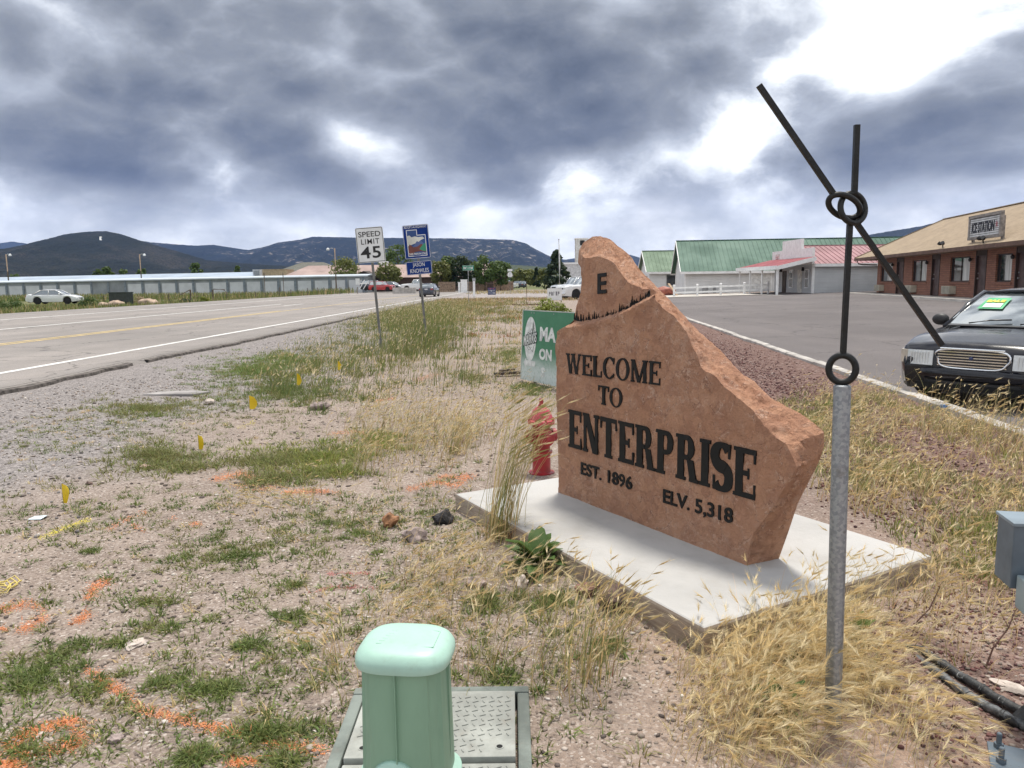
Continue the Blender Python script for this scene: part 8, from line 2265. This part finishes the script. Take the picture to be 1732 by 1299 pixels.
dry([(1560, 640), (1640, 690), (1790, 770), (1790, 830), (1640, 740), (1500, 670)], 260, 0.25, 0.55, 0.7, 1.5, 6, 0.4, (STRAW, OLIVE, GOLD), (3, 3, 2), nawn=8, w=0.004, aw=0.0015, hb=0.005)
dry([(680, 950), (800, 890), (870, 930), (960, 990), (1000, 1020), (900, 1010), (760, 1020), (690, 1040)], 260, 0.06, 0.22, 0.65, 3, 8, 0.2, (STRAW, GOLD, RED_ST, OLIVE), (4, 4, 0.8, 1), nawn=14, w=0.0028, aw=0.0009, hb=0.0032)
dry([(600, 1060), (700, 980), (790, 1000), (760, 1060), (640, 1090)], 160, 0.05, 0.16, 0.7, 4, 18, 0.1, (STRAW, GOLD, PALE), (3, 3, 2), nawn=14, w=0.0026, aw=0.0008, hb=0.003)
dry([(770, 1060), (880, 1010), (1060, 1060), (1040, 1190), (940, 1200), (780, 1150)], 200, 0.14, 0.36, 0.6, 2.5, 9, 0.5, (OLIVE * 1.2, STRAW, GREEN2 * 1.2, GOLD), (4, 3, 3, 2), nawn=10, w=0.0032, aw=0.0008, hb=0.0034, bend=(0.2, 0.6))
dry([(560, 700), (700, 680), (810, 690), (830, 760), (740, 800), (620, 770)], 900, 0.10, 0.34, 0.85, 1.6, 10, 0.3, (STRAW, OLIVE * 1.2, PALE, RED_ST), (4, 4, 2, 0.7), nawn=5, w=0.0045, aw=0.0016, hb=0.0045, thr=0.5)
dry([(440, 770), (640, 760), (760, 850), (640, 900), (500, 880)], 130, 0.08, 0.30, 0.9, 2.0, 11, 0.2, (STRAW, OLIVE), (2, 3), nawn=6, w=0.0035, aw=0.0012)
dry([(360, 830), (480, 815), (520, 850), (400, 870)], 130, 0.03, 0.07, 0.3, 2.0, 12, 0.0, (PALE, STRAW), (3, 3), nawn=5, w=0.004, aw=0.0015, bend=(0.8, 1.6))
dry([(540, 1120), (600, 1060), (620, 1180), (560, 1200)], 40, 0.08, 0.22, 0.2, 3, 13, 2.8, (STRAW, GOLD), (2, 2), nawn=14, w=0.0028, aw=0.0008)
dry([(1530, 1000), (1700, 960), (1760, 1060), (1660, 1130), (1560, 1120), (1480, 1070)], 220, 0.08, 0.24, 0.8, 2.5, 14, 0.3, (STRAW, OLIVE, GOLD), (3, 2, 3), nawn=12, w=0.003, aw=0.0009)
dry([(960, 1020), (1130, 1090), (1190, 1105), (1100, 1110), (1000, 1060)], 60, 0.03, 0.10, 0.3, 4, 15, 0.2, (STRAW, GREEN2), (2, 3), nawn=8, w=0.0025, aw=0.0008)
dry([(840, 640), (900, 610), (945, 700), (940, 780), (860, 790)], 260, 0.08, 0.28, 0.7, 2, 16, 0.3, (STRAW, OLIVE, GREEN2), (3, 3, 2), nawn=5, w=0.004, aw=0.0014)
dry([(560, 690), (690, 680), (810, 700), (900, 690), (930, 640), (880, 560), (700, 640), (480, 700)], 650, 0.05, 0.20, 0.6, 1.2, 17, 0.2, (STRAW, OLIVE, PALE), (3, 3, 2), nawn=3, w=0.005, aw=0.002)
dv.build('dry_grass', DRY_M, kind='stuff')

# ---- the tall straw clump leaning over the hydrant: one plant
cv_ = Veg(); c_ = on_plane(846, 915, 0.0); n = 135
cl = thing('barley_clump', 'tall clump of wild barley by the plinth corner leaning in front of the red hydrant', 'grass clump', (c_.x, c_.y, gz1(c_.x, c_.y)))
P = np.stack([rg.normal(0, 0.055, n), rg.normal(0, 0.055, n), np.full(n, -0.005)], -1)
h = rg.uniform(0.45, 0.86, n)
tip, d_, ld = blades(cv_, P, h, rg.normal(0.15, 0.45, n), rg.uniform(0.10, 0.40, n), rg.uniform(0.003, 0.0048, n), pick([OLIVE * 1.3, STRAW, GREEN2 * 1.2, GOLD], [4, 4, 2, 3], n), rg, 7, 0.04, 0.5)
heads(cv_, tip, d_, ld, rg.uniform(0.06, 0.10, n), 0.03, 14, pick([PALE, STRAW, OLIVE * 1.6], [4, 3, 2], n), rg, 0.0045, 0.0009, 0.9)
k = 120; q = np.stack([rg.normal(0, 0.06, k), rg.normal(0, 0.06, k), np.zeros(k)], -1)
blades(cv_, q, rg.uniform(0.10, 0.3, k), rg.uniform(0, 6.28, k), rg.uniform(0.3, 1.2, k), 0.005, pick([STRAW, GOLD * 0.8, RED_ST * 1.5, OLIVE], [3, 3, 2, 2], k), rg, 4, 0.2)
cv_.build('stalks', DRY_M, parent=cl)
# shorter clump of green stems in the mid foreground
for (u, v, n, h_, lb) in ((1185, 870, 0, 0, ''), (612, 800, 34, 0.34, 'slim straw tuft standing on the bare dirt left of the hydrant'), (770, 770, 60, 0.34, 'thick straw tuft in the dirt straight left of the hydrant'), (1000, 1150, 46, 0.42, 'green stalked grass clump in front of the plinth beside the bare dirt')):
    if not n: continue
    cv_ = Veg(); c_ = on_plane(u, v, 0.0); cl = thing('grass_clump', lb, 'grass clump', (c_.x, c_.y, gz1(c_.x, c_.y)), 0, 'separate grass clumps on the dirt')
    P = np.stack([rg.normal(0, 0.05, n), rg.normal(0, 0.05, n), np.full(n, -0.005)], -1)
    tip, d_, ld = blades(cv_, P, rg.uniform(0.5, 1, n) * h_, rg.normal(0.3, 0.9, n), rg.uniform(0.1, 0.5, n), 0.004, pick([OLIVE * 1.2, STRAW, GREEN2, GOLD], [3, 3, 2, 2], n), rg, 5, 0.05, 0.5)
    heads(cv_, tip, d_, ld, 0.06, 0.03, 9, pick([PALE, STRAW], [3, 3], n), rg, 0.004, 0.001, 0.6); cv_.build('stalks', DRY_M, parent=cl)


# ---- broad-leaved weeds, each leaf a part
def leafy(u, v, n, L_, label, seed, mt, tilt=(0.35, 1.25), z=0.0):
    rnd = random.Random(seed); c_ = on_plane(u, v, 0.0)
    root = thing('broadleaf_weed', label, 'weed', (c_.x, c_.y, gz1(c_.x, c_.y) + z), 0, 'broad leaved weeds')
    for k in range(n):
        a = k * 2.399 + rnd.uniform(-0.3, 0.3); el = rnd.uniform(*tilt); ln = L_ * rnd.uniform(0.7, 1.15); w_ = ln * rnd.uniform(0.14, 0.2); v_ = []
        nseg = 6; x = 0.0; zz_ = 0.0; e = el; h0_ = rnd.uniform(0, 0.03)
        for s_ in range(nseg + 1):
            t_ = s_ / nseg; ww = w_ * (0.25 + 1.0 * math.sin(math.pi * min(1, 0.12 + 0.86 * t_ ** 0.8))) * (0.25 if t_ > 0.98 else 1)
            wav = 0.12 * w_ * math.sin(s_ * 2.1 + k)
            for j, sx in ((0, -1), (1, 0), (2, 1)): v_.append((x, sx * ww, zz_ + h0_ + (0.35 * ww if sx else 0) + wav * sx))
            x += ln / nseg * math.cos(e); zz_ += ln / nseg * math.sin(e); e -= rnd.uniform(0.05, 0.22)
        f_ = [(3 * s_ + j, 3 * s_ + j + 1, 3 * s_ + 4 + j, 3 * s_ + 3 + j) for s_ in range(nseg) for j in range(2)]
        ca, sa = math.cos(a), math.sin(a)
        MB().add([(p_[0] * ca - p_[1] * sa, p_[0] * sa + p_[1] * ca, p_[2]) for p_ in v_], f_).build('leaf', mt, root, smooth=True)
    MB().tube([(0, 0, -0.02), (0, 0, 0.05)], [0.012, 0.008], 8).build('stem', leaf_mat('weed_stem', (0.14, 0.17, 0.06), (0.2, 0.16, 0.08)), root)
    return root
dock = leaf_mat('dock_leaf', (0.055, 0.105, 0.025), (0.09, 0.15, 0.04), 9, 0.25); dock2 = leaf_mat('dock_leaf_yellow', (0.13, 0.17, 0.035), (0.09, 0.14, 0.03), 9, 0.25)
leafy(908, 966, 36, 0.20, 'bushy dark green broad leaved weed against the front of the plinth', 3, dock, (0.25, 1.35))
leafy(1448, 1090, 9, 0.10, 'yellowish broad leaved weed just behind the galvanised post', 5, dock2)
leafy(1320, 1215, 12, 0.13, 'dark green leafy weed deep in the golden grass at bottom right', 7, dock)
leafy(1625, 905, 10, 0.08, 'small sage green weed right of the plinth corner', 9, leaf_mat('sage_leaf', (0.17, 0.22, 0.10), (0.22, 0.26, 0.13), 9, 0.2), (0.6, 1.4))
tw_m = M('twig_brown', (0.11, 0.055, 0.04), 0.8)
for i, (pts, lb) in enumerate((([(1534, 1082), (1552, 1050), (1572, 1030), (1590, 992)], 'bare reddish twig sticking up behind the conduits, left one'), ([(1663, 1128), (1680, 1095), (1706, 1062), (1716, 1035), (1734, 1010)], 'bare reddish twig sticking up near the control box, right one'))):
    b0_ = on_plane(pts[0][0], pts[0][1] + 6, 0.0); w3 = [survey(u, v, b0_.y + 0.02 * k) - b0_ for k, (u, v) in enumerate(pts)]; w3[0] = Vector((0, 0, -0.02))
    o = MB().tube(w3, [0.004, 0.0035, 0.003, 0.0018] + ([0.0015] if len(pts) > 4 else []), 6)
    o.tube([w3[2], w3[2] + Vector((-0.03, 0.01, 0.06))], [0.0022, 0.001], 5); o = o.build('twig', tw_m); o.location = b0_; tag(o, lb, 'twig', 'bare twigs')

# ---- loose gravel
gv = Veg()
ico = bmesh.new(); bmesh.ops.create_icosphere(ico, subdivisions=1, radius=1); iv = np.array([tuple(v.co) for v in ico.verts]); ifc = np.array([[v.index for v in f.verts] for f in ico.faces]); ico.free()
def stones(xy, r0, r1, cols, wts):
    n = len(xy); P = ground_pts(xy); r_ = r0 + (r1 - r0) * rg.uniform(0, 1, n) ** 3; a = rg.uniform(0, 6.28, n)
    S = np.stack([r_ * rg.uniform(0.7, 1.3, n), r_ * rg.uniform(0.7, 1.2, n), r_ * rg.uniform(0.45, 0.85, n)], -1)
    V = iv[None] * (1 + 0.22 * rg.normal(size=(n, len(iv), 1))) * S[:, None, :]
    X = V[..., 0] * np.cos(a)[:, None] - V[..., 1] * np.sin(a)[:, None]; Y = V[..., 0] * np.sin(a)[:, None] + V[..., 1] * np.cos(a)[:, None]
    V = np.stack([X, Y, V[..., 2] + (r_ * 0.2)[:, None]], -1) + P[:, None, :]
    F = (ifc[None] + (np.arange(n) * len(iv))[:, None, None]).reshape(-1, 3)
    gv.add(V, F, np.repeat(pick(cols, wts, n) * (1 + 0.15 * rg.normal(size=(n, 1))), len(iv), 0).clip(0.01, 0.9))
A = np.array
sandc = [A([0.33, 0.27, 0.23]), A([0.22, 0.178, 0.15]), A([0.42, 0.36, 0.315]), A([0.11, 0.088, 0.078]), A([0.56, 0.51, 0.46])]
stones(scatter([(-100, 860), (860, 850), (1060, 1050), (1250, 1110), (1250, 1299), (-100, 1299)], 9000, rg), 0.0022, 0.012, sandc, [4, 4, 3, 2, 0.7])
stones(scatter([(-60, 680), (420, 620), (860, 640), (860, 850), (-60, 860)], 7000, rg), 0.004, 0.02, sandc, [4, 4, 3, 2, 0.5])
greyc = [A([0.26, 0.24, 0.23]), A([0.18, 0.165, 0.16]), A([0.34, 0.31, 0.30]), A([0.10, 0.09, 0.085])]
stones(scatter([(-100, 680), (200, 640), (480, 570), (690, 515), (740, 515), (480, 610), (260, 690), (150, 900), (-100, 980)], 9000, rg), 0.004, 0.018, greyc, [4, 4, 2, 1.5])
cindc = [A([0.14, 0.065, 0.06]), A([0.08, 0.04, 0.04]), A([0.20, 0.12, 0.11]), A([0.36, 0.29, 0.26])]
stones(scatter([(1160, 560), (1240, 590), (1400, 660), (1600, 760), (1790, 850), (1790, 1000), (1400, 860), (1330, 720), (1200, 600)], 9000, rg), 0.006, 0.020, cindc, [4, 4, 2, 0.5])
stones(scatter([(1420, 1060), (1790, 950), (1790, 1299), (1560, 1299), (1480, 1180)], 4500, rg), 0.002, 0.011, cindc + sandc[:2], [4, 3, 3, 0.8, 2, 2])
gv.build('gravel', veg_mat('loose_gravel', 0.0, 0.9), kind='stuff')

# ---- utility marking paint: ragged overspray lying on dirt, stones and weeds
pv = Veg(); gp = Veg()
ORG = A([0.66, 0.215, 0.06]); YLW = A([0.68, 0.60, 0.04]); REDP = A([0.40, 0.05, 0.06])
def spray(pts, wpx, n, col, grass=0.25, fade=1.0):
    d = [0]
    for a_, c_ in zip(pts[:-1], pts[1:]): d.append(d[-1] + math.hypot(c_[0] - a_[0], c_[1] - a_[1]))
    n = int(n * 2.2); q = rg.uniform(0, d[-1], n); f = fbm(q * 0.06, q * 0 + d[-1], int(n), 3); keep = rg.uniform(0, 1, n) < sstep(f, 0.30, 0.52) * 0.85 + 0.15; q = q[keep]; q = q[: int(len(q) * 0.62)] if False else q[rg.uniform(0, 1, len(q)) < 0.6]; n = len(q)
    u = np.interp(q, d, [p_[0] for p_ in pts]); v = np.interp(q, d, [p_[1] for p_ in pts]); rr2 = rg.normal(0, 0.60, n) * np.where(rg.uniform(0, 1, n) < 0.25, 1.8, 1.0); rr_keep = rr2; u = u + rr2 * wpx + rg.normal(0, wpx * 0.12, n); v = v + rg.normal(0, 0.62, n) * wpx * 0.55
    xy = np.array([tuple(on_plane(a_, b2, 0.0).xy) for a_, b2 in zip(u, v)]); ok = ~in_poly(xy[:, 0], xy[:, 1], slab_poly); xy = xy[ok]; rr_keep = rr_keep[ok]; n = len(xy)
    dist = np.hypot(xy[:, 0], xy[:, 1]); s_ = rg.uniform(0.0008, 0.0036, n) * np.maximum(1, dist / 4)
    a = rg.uniform(0, 6.28, n); P = ground_pts(xy); P[:, 2] += 0.0015 + rg.uniform(0, 0.002, n)
    V = []
    for k in range(5):
        q_ = a + k * 1.2566; rr3 = s_ * rg.uniform(0.5, 1.3, n); V.append(P + np.stack([rr3 * np.cos(q_), rr3 * np.sin(q_), rg.uniform(-0.0008, 0.0015, n)], -1))
    V = np.stack(V, 1); b_ = (np.arange(n) * 5)[:, None]
    F = np.concatenate([b_ + np.array([[0, 1, 2]]), b_ + np.array([[0, 2, 3]]), b_ + np.array([[0, 3, 4]])], 0)
    wash_ = np.clip(rg.uniform(0, 1, (n, 1)) ** 1.5 * 0.5 * fade + 0.2 * np.abs(rr_keep)[:, None], 0, 0.85); C = col * (1 - wash_) + A([0.50, 0.36, 0.29]) * wash_
    pv.add(V, F, np.repeat(C, 5, 0))
    k = int(n * grass * 0.12)
    if k: 
        i_ = rg.integers(0, n, k); blades(gp, P[i_] - A([0, 0, 0.004]), rg.uniform(0.01, 0.032, k), rg.uniform(0, 6.28, k), rg.uniform(0.8, 2.2, k), 0.004 * np.maximum(1, dist[i_] / 5), np.repeat(col[None] * 0.95, k, 0), rg, 2)
spray([(148, 1125), (165, 1140), (200, 1165), (235, 1195), (262, 1207), (330, 1222), (420, 1242), (470, 1255), (545, 1265)], 14, 3800, ORG)
spray([(0, 1275), (40, 1240), (80, 1222), (125, 1215), (140, 1240), (120, 1258), (40, 1272)], 14, 3200, ORG, 0.4); spray([(0, 1290), (30, 1292)], 16, 700, ORG, 0.5)
spray([(0, 1030), (50, 1018), (75, 1030), (70, 1045), (35, 1066)], 12, 1600, ORG, 0.3); spray([(0, 1062), (10, 1064)], 6, 150, ORG)
spray([(182, 983), (160, 992), (150, 1012)], 10, 900, ORG, 0.4); spray([(150, 1035), (128, 1052)], 9, 450, ORG, 0.4)
spray([(182, 898), (215, 882), (248, 868)], 7, 800, ORG, 0.2); spray([(225, 890), (245, 900)], 6, 250, ORG); spray([(285, 882), (298, 876)], 6, 260, ORG); spray([(325, 888), (345, 884)], 6, 200, ORG, 0.6)
spray([(362, 812), (405, 800), (440, 812), (470, 808), (490, 805)], 10, 1700, ORG, 0.6); spray([(400, 820), (440, 828), (480, 822)], 8, 600, ORG, 0.5); spray([(480, 835), (530, 832), (575, 836)], 7, 900, ORG, 0.3)
spray([(385, 1290), (430, 1285)], 10, 600, ORG, 0.5)
spray([(690, 828), (740, 815), (770, 822), (800, 800)], 9, 1500, ORG, 0.5); spray([(740, 806), (800, 806)], 7, 600, ORG, 0.5)
spray([(560, 732), (600, 728), (645, 735)], 6, 600, ORG, 0.2, 1.6); spray([(640, 678), (665, 675)], 5, 250, ORG, 0.2, 1.5); spray([(700, 642), (740, 634)], 6, 400, ORG, 0.1, 1.5)
spray([(66, 914), (100, 900), (125, 890), (150, 881)], 6, 1000, YLW, 0.1); spray([(305, 788), (335, 780)], 6, 350, YLW, 0.1); spray([(405, 722), (430, 714)], 6, 300, YLW, 0.2)
spray([(555, 972), (580, 971), (625, 972)], 5, 380, REDP, 0.3); spray([(515, 1006), (560, 995), (640, 993)], 5, 500, REDP, 0.3, 1.3); spray([(1640, 985), (1700, 975)], 16, 700, A([0.36, 0.05, 0.07]), 0.1, 1.5)
pv.build('marking_paint', veg_mat('spray_paint', 0.0, 0.7), kind='stuff')
gp.build('painted_grass', veg_mat('painted_blades', 0.2, 0.6), kind='stuff')

# ================================================================ AIR
hz = MB().box((-6000, -80, -3), (6000, 7600, 760)).build('haze', None, kind='stuff')
m = bpy.data.materials.new('haze_air'); m.use_nodes = True
t = NT(m.node_tree); t.n.clear()
out = t.node('ShaderNodeOutputMaterial'); pvn = t.node('ShaderNodeVolumePrincipled')
pvn.inputs['Color'].default_value = (0.26, 0.43, 0.95, 1); pvn.inputs['Density'].default_value = 0.000046; pvn.inputs['Anisotropy'].default_value = 0.0
t.l.new(pvn.outputs[0], out.inputs['Volume'])
hz.data.materials.append(m)
